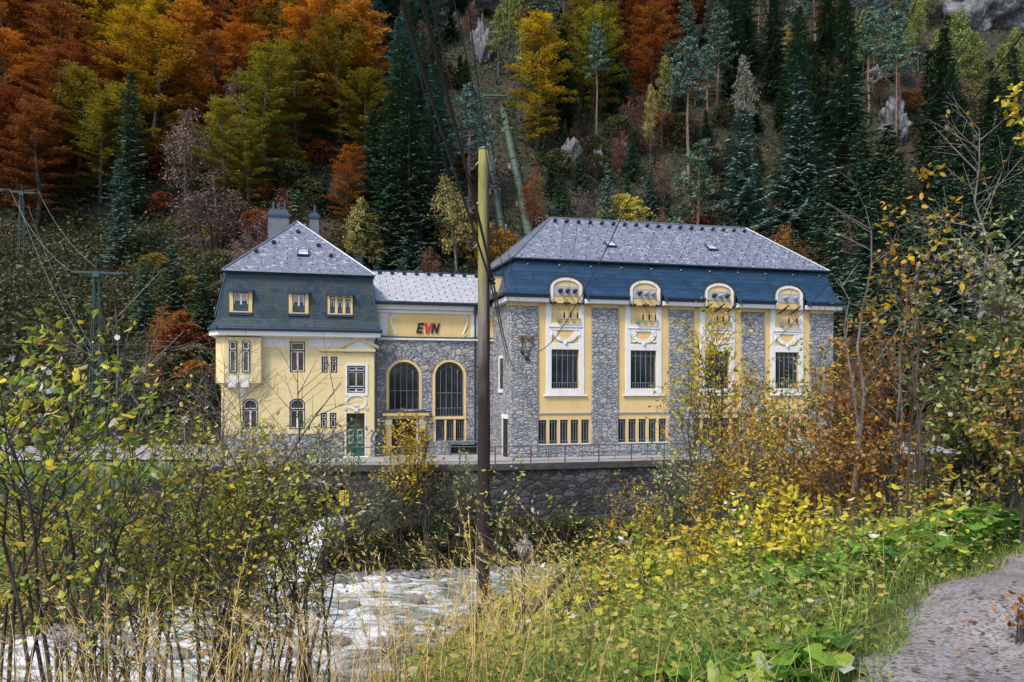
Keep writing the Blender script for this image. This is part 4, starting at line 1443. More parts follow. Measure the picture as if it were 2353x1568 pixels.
# green double door
dm_ = (do[0] + do[1]) / 2
zt = do[3] - .95
mb = MB()
mb.box(do[0] + .02, dm_ - .008, .12, .20, .04, zt - .35); mb.box(dm_ + .008, do[1] - .02, .12, .20, .04, zt - .35)
arc = [(dm_ + (do[1] - do[0] - .04) / 2 * math.cos(math.pi * i / 14), zt - .35 + .35 * math.sin(math.pi * i / 14)) for i in range(15)]
mb.ext(arc, .121, .20)
for s in (-1, 1):
    xm = dm_ + s * (do[1] - do[0]) / 4
    mb.bbox(xm - .26, xm + .26, .085, .121, .2, .85, .03)
    mb.bbox(xm - .26, xm + .26, .09, .121, zt - .55, zt - .36, .03)
gd = mb.build("green_door", M['door_green'], vr)
mb = MB()
for s in (-1, 1):
    xm = dm_ + s * (do[1] - do[0]) / 4
    for i in range(16):
        t0, t1 = 2 * math.pi * i / 16, 2 * math.pi * (i + 1) / 16
        mb.tube([(xm + .19 * math.cos(t0), .07, 1.75 + .19 * math.sin(t0)), (xm + .19 * math.cos(t1), .07, 1.75 + .19 * math.sin(t1))], .018, 4, cap=False)
    for k in range(4):
        xx = xm - .15 + k * .1
        mb.tube([(xx * .8 + xm * .2, .07, 1.56), (xx + (.05 if k > 1 else -.05), .07, 1.3), (xx, .07, 1.05)], .013, 4)
    for z_ in (1.0, 1.07, 1.52, 1.96):
        mb.box(xm - .22, xm + .22, .06, .085, z_ - .014, z_ + .014)
mb.build("door_grille", M['grille_white'], gd)
mb = MB()
mb.lathe([(.02, 0), (.035, .05), (.03, .09)], (dm_ + .08, .12, 1.15), 8, (0, -1, 0))
mb.build("door_handle", M['steel'], gd)
mb = MB(); mb.box(do[0] + .02, do[1] - .02, .16, .21, zt - .2, do[3] - .02)
mb.build("transom_pane", M['glass_warm'], gd)
mb = MB()
mb.box(do[0] - .10, do[0] - .002, -.02, .2, .0, do[3] + .05); mb.box(do[1] + .002, do[1] + .12, -.02, .2, .0, do[3] + .05)
mb.bbox(do[0] - .25, do[1] + .25, -.35, .1, -.002, .06, .02)
mb.build("door_case", M['white'], vr)
# oriel at the corner
oz0, oz1 = VT(560, 880)[1], zc0
plan = [(-.42, 2.0), (-.42, .55), (.25, -.48), (2.62, -.48), (2.72, -.02), (2.72, 2.0)]
mb = MB()
for (xa, ya), (xb, yb_) in zip(plan[:-1], plan[1:]):
    mb.add([(xa, ya, oz0), (xb, yb_, oz0), (xb, yb_, oz1), (xa, ya, oz1)], [(0, 1, 2, 3)])
    cxo, cyo = 1.25, .5
    mb.add([(xa, ya, oz0), (xb, yb_, oz0), (cxo + (xb - cxo) * .55, max(-.02, yb_ * .1), oz0 - .45), (cxo + (xa - cxo) * .55, max(-.02, ya * .1), oz0 - .45)], [(1, 0, 3, 2)])
orl = mb.build("oriel", M['yellow'], vr)
mb = MB()
for pa, pb in ((524, 542), (553, 572)):
    q = villa.rect(pa, pb, 865, 890, -.48)
    mb = MB()
    mb.box(q[0], q[1], -.50, -.478, q[2], q[3])
    mb.build("white_panel", M['white'], orl)
mb = MB()
q = villa.rect(545, 566, 893, 915)
mb.ext([(q[0], q[3]), ((q[0] + q[1]) / 2, q[2]), (q[1], q[3])][::1], -.10, -.0)
mb.build("stucco_keystone", M['white'], orl)
for pa, pb in ((526, 544), (556, 574)):
    q = villa.rect(pa, pb, 783, 856, -.48)
    window(vr, "oriel_window", *q, -.565, 0, mull=(), trans=(.70,), fw=.06, sw=.05)
mb = MB(); mb.box(-.435, -.40, .75, 1.45, oz0 + 1.0, oz1 - .3)
mb.build("side_pane", M['glass'], orl)
# cornice
mb, gu = MB(), MB()
cpl = [(-.85, VD), (-.85, .45), (-.1, -.75), (3.2, -.78), (VL + .42, -.55), (VL + .42, VD)]
cin = [(0, VD), (0, .7), (.3, .02), (3.2, .02), (VL, .02), (VL, VD)]
for (a, b, c, d) in zip(cpl[:-1], cpl[1:], cin[1:], cin[:-1]):
    mb.add([(*a, zc0 + .12), (*b, zc0 + .12), (*b, zc1), (*a, zc1), (*d, zc0), (*c, zc0), (*d, zc1), (*c, zc1)], [(0, 1, 2, 3), (1, 0, 4, 5), (3, 2, 7, 6)])
mb.build("cornice", M['white'], vr)
for a, b in zip(cpl[:-1], cpl[1:]):
    gu.tube([(a[0], a[1] - .06, zc1 + .12), (b[0], b[1] - .06, zc1 + .12)], .14, 8)
    gu.add([(*a, zc1 + .002), (*b, zc1 + .002), (b[0], b[1] + .12, zc1 + .28), (a[0], a[1] + .12, zc1 + .28)], [(0, 1, 2, 3)])
gu.build("gutter", M['blue_metal'], vr)
# mansard: eaves ring, kink, upper ring
zk, zm = 9.75, 13.0
ev = [(-.85, VD + .5), (-.85, .45), (-.1, -.68), (3.2, -.70), (VL + .42, -.48), (VL + .42, VD + .5)]
kk = [(-.38, VD + .2), (-.38, .35), (.0, -.22), (3.2, -.22), (VL + .18, -.20), (VL + .18, VD + .2)]
ms = MB()
for (a, b, c, d) in zip(ev[:-1], ev[1:], kk[1:], kk[:-1]):
    ms.poly([(*a, zc1 + .24), (*b, zc1 + .24), (*c, zk), (*d, zk)])
tp = [(.32, VD - .3), (.32, .50), (.36, .30), (3.2, .30), (VL - .18, .30), (VL - .18, VD - .3)]
for (a, b, c, d) in zip(kk[:-1], kk[1:], tp[1:], tp[:-1]):
    ms.poly([(*a, zk), (*b, zk), (*c, zm), (*d, zm)])
vm = ms.build("mansard", M['slate_moss'], vr)
mb = MB()
mb.tube([(-.38, -.2, zk), (.30, .28, zm)], .06, 6); mb.tube([(VL + .18, -.2, zk), (VL - .16, .28, zm)], .06, 6)
mb.box(.2, VL - .1, .20, .36, zm - .10, zm + .03)
mb.build("mansard_flashing", M['blue_metal'], vm)
apx = VT(684, 513, 5.4)
az_ = apx[1]
ve = [(.05, .0, zm + .03), (VL + .08, .0, zm + .03), (VL + .08, VD, zm + .03), (.05, VD, zm + .03)]
p0, p1 = (apx[0], 5.0, az_), (apx[0], 6.2, az_)
mb = MB()
mb.poly([ve[0], ve[1], p0]); mb.poly([ve[1], ve[2], p1, p0]); mb.poly([ve[2], ve[3], p1]); mb.poly([ve[3], ve[0], p0, p1])
vroof = mb.build("roof", M['slate'], vr)
mb = MB()
for a, b in ((ve[0], p0), (ve[1], p0), (p0, p1), (ve[2], p1), (ve[3], p1)):
    mb.tube([Vector(a) + Vector((0, 0, .02)), Vector(b) + Vector((0, 0, .02))], .075, 6)
mb.tube([Vector(ve[0]) - Vector((0, .02, .02)), Vector(ve[1]) - Vector((0, .02, .02))], .05, 6)
mb.build("ridge_cap", M['ridge_metal'], vroof)
def vslope(x, f, *_):
    return Vector((x, f * 5.0, zm + .03 + f * (az_ - zm - .03)))
VANG = math.atan2(az_ - zm, 5.0)
skylight(vroof, VT(697, 890, 1.8)[0], .36, .85, .8, vslope, VANG)
vents(vroof, [vslope(apx[0] + .1, .78), vslope(apx[0] - 1.55, .54), vslope(apx[0] + 1.6, .52), vslope(apx[0] - 2.7, .36), vslope(apx[0] + 2.5, .33)])
snow_hooks(vroof, ve[0], ve[1], p0, p0, 10, .8)
# dormer windows in the mansard
for (pa, pb, py0, py1, kind) in ((528, 580, 665, 722, 2), (664, 709, 669, 725, 2), (753, 810, 674, 727, 3)):
    q = villa.rect(pa, pb, py0, py1, .0)
    x0, x1, z0, z1 = q
    mb = MB()
    holes = []
    if kind == 2:
        holes = [(x0 + .24, x1 - .24, z0 + .18, z1 - .22, 0)]
    else:
        w_ = (x1 - x0)
        for i in range(3):
            cxx = x0 + w_ * (.19 + .31 * i)
            holes.append((cxx - .17, cxx + .17, z0 + .18, z1 - .26, 0))
    wall_holes(mb, x0, x1, z0, z1 - .05, holes, -.16, .2)
    mb.add([(x0, -.16, z0), (x0, .8, z0), (x0, .8, z1), (x0, -.16, z1), (x1, -.16, z0), (x1, .8, z0), (x1, .8, z1), (x1, -.16, z1)], [(1, 0, 3, 2), (4, 5, 6, 7)])
    dv = mb.build("roof_dormer", M['ochre'], vr)
    for h in holes:
        window(dv, "dormer_window", *h[:4], -.08, 0, mull=(.5,) if kind == 2 else (), trans=() if kind == 2 else (.8,), fw=.05, sw=.045,
               glass='glass_curtain' if kind == 2 else 'glass_warm')
    mb = MB()
    mb.add([(x0 - .08, -.40, z1 - .12), (x1 + .08, -.40, z1 - .12), (x1 + .08, .45, z1 + .16), (x0 - .08, .45, z1 + .16), (x0 - .08, -.40, z1 - .20), (x1 + .08, -.40, z1 - .20), (x1 + .08, .45, z1 - .02), (x0 - .08, .45, z1 - .02)],
           [(0, 1, 2, 3), (4, 5, 1, 0), (5, 6, 2, 1), (7, 4, 0, 3), (7, 6, 5, 4)])
    mb.build("dormer_hood", M['blue_metal'], dv)
    mb = MB()
    mb.bbox(x0 - .03, x1 + .03, -.26, .1, z0 - .10, z0 + .10, .02)
    mb.build("dormer_sill", M['blue_metal'], dv)
# chimneys and the lift box behind
def chimney(pa, pb, ptop, pbody, dy, depth, npots, ppot):
    q = villa.rect(pa, pb, pbody, 560, dy)
    x0, x1, z0, z1 = q
    zt = VT((pa + pb) / 2, ptop, dy)[1]
    mb = MB(); mb.box(x0, x1, dy, dy + depth, 13.0, z1)
    ch = mb.build("chimney", M['lead'], vroof)
    mb = MB()
    o = .07
    i_ = .16
    mb.add([(x0 - o, dy - o, z1), (x1 + o, dy - o, z1), (x1 + o, dy + depth + o, z1), (x0 - o, dy + depth + o, z1),
            (x0 - o, dy - o, z1 + .18), (x1 + o, dy - o, z1 + .18), (x1 + o, dy + depth + o, z1 + .18), (x0 - o, dy + depth + o, z1 + .18),
            (x0 + i_, dy + i_, zt), (x1 - i_, dy + i_, zt), (x1 - i_, dy + depth - i_, zt), (x0 + i_, dy + depth - i_, zt)],
           [(3, 2, 1, 0), (0, 1, 5, 4), (1, 2, 6, 5), (2, 3, 7, 6), (3, 0, 4, 7), (4, 5, 9, 8), (5, 6, 10, 9), (6, 7, 11, 10), (7, 4, 8, 11), (8, 9, 10, 11)])
    mb.build("chimney_hood", M['blue_metal'], ch)
    zp_ = VT((pa + pb) / 2, ppot, dy)[1]
    mb = MB()
    for k in range(npots):
        xx = x0 + (x1 - x0) * (.25 + .27 * k if npots > 1 else .55)
        mb.lathe([(.10, zt - .1), (.10, zp_ - .05), (.13, zp_ - .04), (.13, zp_), (.02, zp_ + .04)], (xx, dy + depth / 2, 0), 9)
    mb.build("flue_pipe", M['pipe_metal'], ch)
chimney(616, 664, 480, 499, 6.5, .9, 3, 462)
chimney(711, 733, 487, 502, 6.5, 1.6, 1, 467)
q = villa.rect(795, 832, 592, 620, 7.0)
mb = MB(); mb.box(q[0] - 1.0, q[1], 7.0, 9.0, 12.6, q[3])
mb.build("roof_box", M['blue_metal'], vr)
mb = MB()
xd = VL + .14
mb.tube([(xd - .1, -.5, zc1), (xd, -.35, zc1 - .35), (xd, -.08, zc1 - .8), (xd, -.08, .1)], .06, 7)
mb.box(xd - .1, xd + .3, -.5, -.1, zc1 - .35, zc1 + .05)
mb.build("downpipe", M['frame_dark'], vr)

# ---------------- dark timber shed behind the right end of the hall
p = at(1965, 890, 66)
sh = empty("timber_shed", (p.x, p.y, 0), TH)
mb = MB(); mb.box(-3, 3, 0, 5, -.1, 6.6)
mb.add([(-3, 0, 6.6), (3, 0, 6.6), (0, 0, 9.4), (-3, 5, 6.6), (3, 5, 6.6), (0, 5, 9.4)], [(0, 1, 2), (4, 3, 5)])
mb.build("board_wall", M['rustwood'], sh)
mb = MB()
for s in (-1, 1):
    P = [(s * 3.6, -.6, 6.05), (s * 3.6, 5.6, 6.05), (0, 5.6, 9.45), (0, -.6, 9.45)]
    mb.poly(P if s > 0 else P[::-1])
mb.build("shed_roof", M['dark_void'], sh)
tag(sh, "dark brown timber shed with steep roof standing behind the far end of the stone hall", "shed")

# ------------------------------------------------------------------ railing along the terrace
def edge_pt(px):
    """world point on the terrace edge under a photo column"""
    k = (px - 1176.5) / 1700.0
    for (xa, ya), (xb, yb_) in zip(fr[:-1], fr[1:]):
        den = (xb - xa) - k * (yb_ - ya)
        t = (k * ya - xa) / den
        if -1e-6 <= t <= 1:
            return Vector((xa + t * (xb - xa), ya + t * (yb_ - ya) + .25, 0))
    return Vector((fr[-1][0], fr[-1][1] + .25, 0))
rl = empty("terrace_railing", edge_pt(690))
tag(rl, "dark green tube railing with some red posts along the edge of the terrace", "railing")
def rel(p, root):
    return Vector(p) - root.location
posts = [690, 756, 822, 896, 975, 1056, 1138, 1220, 1299, 1377, 1452, 1528, 1602, 1676]
for i, px_ in enumerate(posts):
    p = rel(edge_pt(px_), rl)
    mb = MB()
    mb.tube([p, p + Vector((0, 0, 1.10))], .042, 7)
    mb.lathe([(.085, 0), (.085, .03), (.05, .05)], p, 8)
    mb.lathe([(.05, 0), (.055, .03), (.03, .06)], p + Vector((0, 0, 1.09)), 8)
    o = mb.build("railing_post", M['rail_rust' if i in (7, 8, 9) else 'rail_green'], rl)
    if i in (7, 8, 9):
        o["label"] = "post in red rust primer"
pts = [edge_pt(px_) for px_ in range(690, 1690, 20)]
for z_, r_ in ((1.10, .035), (.62, .026), (.14, .022)):
    mb = MB()
    mb.tube([rel(p, rl) + Vector((0, 0, z_)) for p in pts], r_, 6)
    mb.build("rail", M['rail_green'], rl)
for px_ in (1261, 1339, 1415, 1490, 1566):
    p = rel(edge_pt(px_), rl)
    mb = MB()
    mb.tube([p + Vector((0, .02, .1)), p + Vector((0, .02, 1.09))], .02, 5)
    mb.build("baluster", M['rail_green'], rl)

# bench under the wing's triple window
bx0 = wing.T(1072, 890, -.6)[0]; bx1 = wing.T(1118, 890, -.6)[0]
bo = empty("bench", offset(-9.35 + (bx0 + bx1) / 2 - 1.0, 4.5 - .7) + (0,), TH)
tag(bo, "long grey wooden bench against the stone wall below the triple barred window", "bench")
mb = MB(); mb.bbox(-1.25, 1.25, -.25, .25, .86, .98, .02); mb.build("bench_top", M['lead'], bo)
for s in (-1.05, 1.05):
    mb = MB(); mb.box(s - .06, s + .06, -.2, .2, 0, .859); mb.build("leg", M['lead'], bo)
mb = MB(); mb.box(-.98, .98, .05, .2, .08, .7); mb.build("opening_shade", M['dark_void'], bo)  # dark panel: shade of the opening under the bench put into colour

# ------------------------------------------------------------------ wooden pole in the foreground
PX0, PY0 = -.62, 16.3
pz0 = H(PX0, PY0)
pole = empty("utility_pole", (PX0, PY0, pz0))
tag(pole, "tall weathered wooden pole with green top and tarred foot standing on the near bank", "pole")
PT = CAM_H - (345 - 890) / 1700 * PY0 - pz0
mb = MB()
rgp = random.Random(1)
n = 26
pp = [(.004 * math.sin(i * 1.3), .004 * math.cos(i * 1.7), -.6 + (PT + .6) * i / (n - 1)) for i in range(n)]
mb.tube(pp, [.150 - .028 * i / (n - 1) + .0015 * math.sin(i * 2.1) for i in range(n)], 18)
mb.build("pole_shaft", M['pole'], pole, smooth=True)
mb = MB(); mb.lathe([(.135, 0), (.14, .02), (.03, .075)], (0, 0, PT), 14)
mb.build("pole_cap", M['steel'], pole)
INS = []
def insulator(px, py, side):
    z = CAM_H - (py - 890) / 1700 * PY0 - pz0
    x = (px - 1176.5) / 1700 * PY0 - PX0
    mb = MB()
    mb.tube([(side * .10, -.02, z + .02), (side * .17, -.02, z - .05), (side * .24, -.02, z - .13), (x - side * .02, -.02, z - .17), (x, -.02, z - .10), (x, -.02, z)], .016, 6)
    hk = mb.build("insulator_hook", M['steel'], pole)
    mb = MB()
    mb.lathe([(.045, -.10), (.085, -.09), (.09, -.05), (.06, -.03), (.055, -.01), (.078, .0), (.080, .035), (.05, .055), (.045, .075), (.06, .085), (.055, .115), (.02, .13)], (x, -.02, z), 12)
    mb.build("insulator", M['insul_brown'], hk)
    INS.append(Vector((PX0 + x, PY0 - .02, pz0 + z + .07)))
for a in ((1082, 374, -1), (1139, 424, 1), (1079, 466, -1), (1138, 519, 1), (1079, 560, -1), (1130, 645, 1)):
    insulator(*a)

def wire(name, pts, r, mat, label, cat="wire", sag=0.0, n=24, group=None):
    """overhead line hung between points, sagging between each pair"""
    P = []
    for a, b in zip(pts[:-1], pts[1:]):
        a, b = Vector(a), Vector(b)
        for i in range(n):
            t = i / n
            q = a.lerp(b, t)
            q.z -= sag * 4 * t * (1 - t) * (b - a).length / 30
            P.append(q)
    P.append(Vector(pts[-1]))
    c = P[0].copy()
    mb = MB()
    mb.tube([p - c for p in P], r, 5)
    o = mb.build(name, M[mat], None, loc=c)
    tag(o, label, cat, group)
    return o

# two thick cables from overhead past the pole to the hall's corner, as smooth hanging curves
def bez(p, n=40):
    p = [Vector(q) for q in p]
    out = []
    for i in range(n + 1):
        t = i / n
        out.append(p[0] * (1 - t) ** 3 + p[1] * 3 * t * (1 - t) ** 2 + p[2] * 3 * t * t * (1 - t) + p[3] * t ** 3)
    return out
def cable(label, path, r, mat='black'):
    c = path[0].copy()
    mb = MB()
    mb.tube([p - c for p in path], r, 7)
    tag(mb.build("overhead_cable", M[mat], None, smooth=True, loc=c), label, "cable")
ca = bez([at(890, -120, 6.5), at(960, 140, 8.5), at(1060, 440, 12.0), at(1126, 645, 16.2)], 30) + bez([at(1126, 645, 16.2), at(1138, 690, 24), at(1152, 780, 40), at(1170, 840, 51.2)], 24)[1:]
cable("lower thick black cable slung past the pole to the hall's stone corner", ca, .024)
cb_ = bez([at(938, -120, 6.5), at(1010, 160, 8.5), at(1085, 420, 12.0), at(1131, 640, 16.4)], 30) + bez([at(1131, 640, 16.4), at(1146, 700, 24), at(1158, 800, 40), at(1182, 852, 51.2)], 24)[1:]
cable("upper thick black cable running beside it from overhead to the stone corner", cb_, .026)
cc = bez([at(1665, -60, 12), at(1560, 190, 20), at(1430, 520, 36), at(1330, 690, 47)], 30) + bez([at(1330, 690, 47), at(1290, 760, 49), at(1268, 795, 50.5), at(1238, 808, 51.6)], 14)[1:]
cable("black cable crossing the hall roof and dropping to the stone pier beside the first bay", cc, .026)

tops = [(893, 0), (985, 0), (1037, 0), (1075, 0)]
wire("overhead_wire", [at(905, -60, 8), at(985, 250, 12), INS[4]], .008, 'black', "thin wire from overhead to the lowest brown insulator hook on the pole's mossy flank", sag=.2)
wire("overhead_wire", [at(975, -60, 8), INS[0]], .009, 'black', "thin wire ending at the topmost insulator of the wooden pole", sag=.25)
wire("overhead_wire", [at(1030, -60, 8), INS[1]], .009, 'black', "thin wire passing before the pole top to the upper hook on its darker side", sag=.25)
wire("overhead_wire", [at(1068, -60, 8), INS[3]], .009, 'black', "thin wire falling steeply to the lower hook on the pole's darker side", sag=.25)
wire("overhead_wire", [INS[1], at(1195, 700, 38), at(1242, 790, 51.5)], .012, 'black', "thin wire from the pole's upper hook down to the rusty bracket on the stone corner", sag=.35)
wire("overhead_wire", [INS[3], at(1180, 740, 38), at(1232, 793, 51.5)], .012, 'black', "thin wire from the pole's lower hook down to the rusty bracket on the stone corner", sag=.35)
hw_ = lambda x, z, y=-.34: Vector((hall.ox + x * UX - y * UY, hall.oy + x * UY + y * UX, z))
TOPS = [[(1366, 0), (1391, 0), (1404, 0)], [(1663, 0), (1770, 0), (1822, 0)], [(1920, 0), (1974, 0), (2000, 0)], [(2106, 0), (2286, 0)]]
ordn = ["first", "second", "third", "fourth"]
posn = ["outer", "middle", "inner"]
for b, c in enumerate(BAYS):
    xo = (-1.0, .02, 1.05) if b < 3 else (-.5, .55)
    for k, x in enumerate(xo):
        p0 = hw_(c + x, 11.2)
        tx, ty = TOPS[b][k]
        wire("overhead_wire", [p0, at(tx, ty, 20 - 2 * b), at(tx + (tx - 1300) * .12 * (1 + b * .2), -160, 13)], .010, 'black',
             f"fine {posn[k] if b < 3 else ('middle', 'inner')[k]} wire rising from the insulators of the {ordn[b]} dormer from the pole", sag=.12)
cable("black cable with a clamp hanging in front of the last dormer bay", bez([at(2380, 40, 14), at(2180, 300, 24), at(1950, 620, 44), at(1765, 800, 53.5)], 30), .020)
wire("overhead_wire", [at(-60, 790, 60), at(300, 792, 55), at(870, 812, 52.2), at(1095, 782, 55.2)], .012, 'wire', "thin dark line running across the villa front between its two storeys", sag=.15)

# ------------------------------------------------------------------ lattice pylons on the clearing
def pylon(base, h, wb, wt, label, arm, rz):
    r = empty("lattice_pylon", base, rz)
    tag(r, label, "pylon")
    cs = [(-1, -1), (1, -1), (1, 1), (-1, 1)]
    for sx, sy in cs:
        mb = MB()
        mb.tube([(sx * wb, sy * wb, -.3), (sx * wt, sy * wt, h)], .05, 4)
        mb.build("leg", M['pylon'], r)
    nb = max(6, int(h / 1.1))
    mb = MB()
    for i in range(nb):
        f0, f1 = i / nb, (i + 1) / nb
        w0, w1 = wb + (wt - wb) * f0, wb + (wt - wb) * f1
        for k in range(4):
            a, b = cs[k], cs[(k + 1) % 4]
            if i % 2: a, b = b, a
            mb.tube([(a[0] * w0, a[1] * w0, f0 * h), (b[0] * w1, b[1] * w1, f1 * h)], .022, 4)
    mb.build("lattice", M['pylon'], r)
    mb = MB()
    for s in (-.14, .14):
        mb.box(-arm, arm, s - .05, s + .05, h - .05, h + .12)
    mb.box(-wt - .1, wt + .1, -wt - .1, wt + .1, h - .35, h + .02)
    ca_ = mb.build("crossarm", M['pylon'], r)
    for xx in (-arm * .8, 0, arm * .8):
        mb = MB()
        mb.lathe([(.06 if k % 2 else .11, .1 * k) for k in range(10)], (xx, 0, h + .13), 7, (.0, 0, 1) if xx == 0 else (math.copysign(.4, xx), -.9, -.25))
        mb.build("insulator_string", M['insul_brown'], ca_)
    mb = MB(); mb.box(-wb - .3, wb + .3, -wb - .3, wb + .3, -.8, .25)
    mb.build("footing", M['concrete'], r)
    return r
pa_ = hillpt(50, 612)
pylA = pylon(pa_ - Vector((0, 0, .2)), 172 / 1700 * pa_.y, .42, .14, "smaller green lattice pylon standing high on the cleared slope", 1.7, .3)
pbY = 62.5
pb_ = at(222, 890, pbY); pb_.z = H(pb_.x, pbY)
hB = CAM_H - (628 - 890) / 1700 * pbY - pb_.z
pylB = pylon(pb_, hB, .58, .17, "tall green lattice pylon at the foot of the cleared slope beside the road", 2.4, .25)
ta, tb_ = pa_ + Vector((0, 0, 172 / 1700 * pa_.y)), pb_ + Vector((0, 0, hB))
wire("overhead_wire", [at(-40, 432, pa_.y), ta + Vector((-1.5, 0, .3)), tb_ + Vector((-2.2, 0, .2))], .013, 'wire_pale', "pale sagging line from the upper pylon to the outer end of the tall pylon's arm", sag=.9)
wire("overhead_wire", [at(-40, 436, pa_.y), ta + Vector((2.0, 0, .2)), tb_ + Vector((.1, 0, .4))], .013, 'wire_pale', "pale sagging line from the upper pylon to the middle of the tall pylon's arm", sag=.8)
wire("overhead_wire", [ta + Vector((-.5, 0, -1.2)), pb_ + Vector((-.3, 0, hB * .52))], .013, 'wire_pale', "pale lower line from below the upper pylon's head to the tall pylon's waist", sag=1.0)
wire("overhead_wire", [ta + Vector((.8, 0, -1.8)), pb_ + Vector((.3, 0, hB * .50))], .010, 'wire_pale', "thinner second line hanging just beside the lower one between both pylons", sag=.9)
wire("overhead_wire", [tb_ + Vector((2.2, 0, .1)), at(380, 650, 72), at(530, 700, 88)], .016, 'wire', "thin line leaving the tall pylon towards the wood behind the villa", sag=.3)

# road sign post left of the villa
p = at(424, 1050, 53); p.z = .02
sp = empty("sign_post", p)
tag(sp, "thin grey sign post on the verge of the road beside the villa", "post")
mb = MB(); mb.tube([(0, 0, 0), (0, 0, 3.0)], .04, 6); mb.build("post", M['steel'], sp)
mb = MB(); mb.box(-.22, .22, -.03, .03, 2.4, 2.9); mb.build("sign_plate", M['plate'], sp)

# yellow warning sign before the tunnel mouth
p = at(791, 1200, 45.5)
ws = empty("warning_sign", (p.x, p.y, H(p.x, p.y)))
tag(ws, "yellow notice on a grey post in front of the tunnel mouth", "sign")
hz = at(791, 1162, 45.5).z - H(p.x, p.y)
mb = MB(); mb.tube([(0, 0, -.3), (0, 0, hz + .9)], .04, 6); mb.build("post", M['steel'], ws)
mb = MB(); mb.box(-.30, .30, -.07, -.045, hz, hz + .95); pl_ = mb.build("sign_plate", M['sign_yellow'], ws)
mb = MB()
for k, w_ in enumerate((.2, .22, .16, .2, .12)):
    mb.box(-.22, -.22 + w_ * 2, -.076, -.071, hz + .78 - k * .11, hz + .81 - k * .11)
mb.add([(.02, -.075, hz + .08), (.24, -.075, hz + .10), (.20, -.075, hz + .22), (.08, -.075, hz + .22)], [(0, 1, 2, 3)])
mb.build("sign_marks", M['letter_black'], pl_)

# ------------------------------------------------------------------ penstock pipes
M['penstock'] = simple("penstock_green_paint", (.050, .085, .062), .5, .3, 1.2)
def on_hill(px, py, lift, y0=66):
    p = hillpt(px, py, y0)
    p.z += lift
    return p
def pipe(points, r, label, nflange, taper=1.0):
    P = [Vector(p) for p in points]
    base = P[0].copy()
    ro = empty("penstock", base)
    tag(ro, label, "pipeline")
    Q = []
    for a, b in zip(P[:-1], P[1:]):
        Q += [a.lerp(b, i / 8) - base for i in range(8)]
    Q.append(P[-1] - base)
    mb = MB(); mb.tube(Q, [r * (1 + (taper - 1) * i / (len(Q) - 1)) for i in range(len(Q))], 16)
    mb.build("pipe", M['penstock'], ro, smooth=True)
    for k in range(nflange):
        f = (k + .6) / nflange * (len(Q) - 1)
        i = min(int(f), len(Q) - 2)
        a, b = Q[i], Q[i + 1]
        c, d = a.lerp(b, f - i), (b - a).normalized()
        mb = MB()
        w = r * 1.12
        mb.lathe([(r * .9, -.18), (w, -.17), (w, -.07), (r * 1.02, -.05), (r * 1.02, .05), (w, .07), (w, .17), (r * .9, .18)], c, 16, d)
        mb.build("flange", M['penstock'], ro)
        mb = MB()
        gz_ = H(c.x + base.x, c.y + base.y) - base.z
        mb.box(c.x - .9, c.x + .9, c.y - .5, c.y + .5, gz_ - 1.2, max(c.z - r * .7, gz_ + .3))
        mb.build("saddle", M['concrete'], ro)
Yf = lambda px, py: hillpt(px, py).y
h1 = on_hill(1156, 262, .6); l1_ = on_hill(1213, 548, 1.0)
pipe([h1, h1.lerp(l1_, .5) + Vector((0, 0, .1)), l1_, Vector((l1_.x + .9, l1_.y - 10, l1_.z - 9.0))], .70, "larger green penstock pipe ending behind the hall roof's ridge", 5, .95)
h2 = on_hill(1120, 330, .5); l2_ = on_hill(1160, 590, .9)
pipe([h2, h2.lerp(l2_, .5), l2_, Vector((l2_.x + .5, l2_.y - 8, l2_.z - 7))], .60, "thinner green penstock pipe half hidden behind the wooden pole", 5, 1.0)
for (a, b, lb) in (((1013, 52), (1046, 2), "pale green pipe section at the top edge beside the grey cliff"), ((1028, 78), (1078, -8), "second pale green pipe section just below it under the grey cliff")):
    q0, q1 = on_hill(*a, 1.0), on_hill(a[0] + (b[0] - a[0]) * .1, a[1] + (b[1] - a[1]) * .1, 1.0)
    q1 = at(b[0], b[1], q0.y + 14)
    pipe([q0, q1], .75, lb, 2)
# steel beam across the valve chamber
q = on_hill(1135, 240, .4)
bm = empty("valve_platform", q)
tag(bm, "green steel beam on concrete piers where the penstocks leave the rock", "platform")
mb = MB(); mb.box(-3.4, 2.2, -.9, -.6, .7, .95); mb.build("beam", M['penstock'], bm)
mb = MB(); mb.box(-.9, 1.6, -.5, 2.5, -2.5, .3); mb.build("pier", M['coping'], bm)

# ------------------------------------------------------------------ rock outcrops
def rock_mat():
    m, t = newmat("grey_limestone")
    tc = t.n("TexCoord").outputs["Object"]
    mp = t.n("Mapping", Vector=tc, Scale=(1, 1, .5)).outputs[0]
    n1 = t.n("TexNoise", Vector=mp, Scale=.35, Detail=9.0, Roughness=.7).outputs[0]
    v = t.n("TexVoronoi", {'feature': 'DISTANCE_TO_EDGE'}, Vector=mp, Scale=.6).outputs["Distance"]
    c = t.ramp(n1, [(.3, (.05, .053, .062)), (.5, (.15, .158, .18)), (.68, (.27, .275, .30))])
    c = t.mix(t.ramp(v, [(.0, .8), (.08, 0.0)]), c, (.05, .05, .055))
    g = t.n("TexNoise", Vector=tc, Scale=.5, Detail=6.0).outputs[0]
    c = t.mix(t.ramp(g, [(.55, 0.0), (.66, .9)]), c, (.06, .085, .035))
    t.set(Base_Color=c, Roughness=.9)
    t.set(Normal=t.n("Bump", Height=t.math('ADD', n1, v), Strength=.9, Distance=.5).outputs[0])
    return m
M['rock'] = rock_mat()
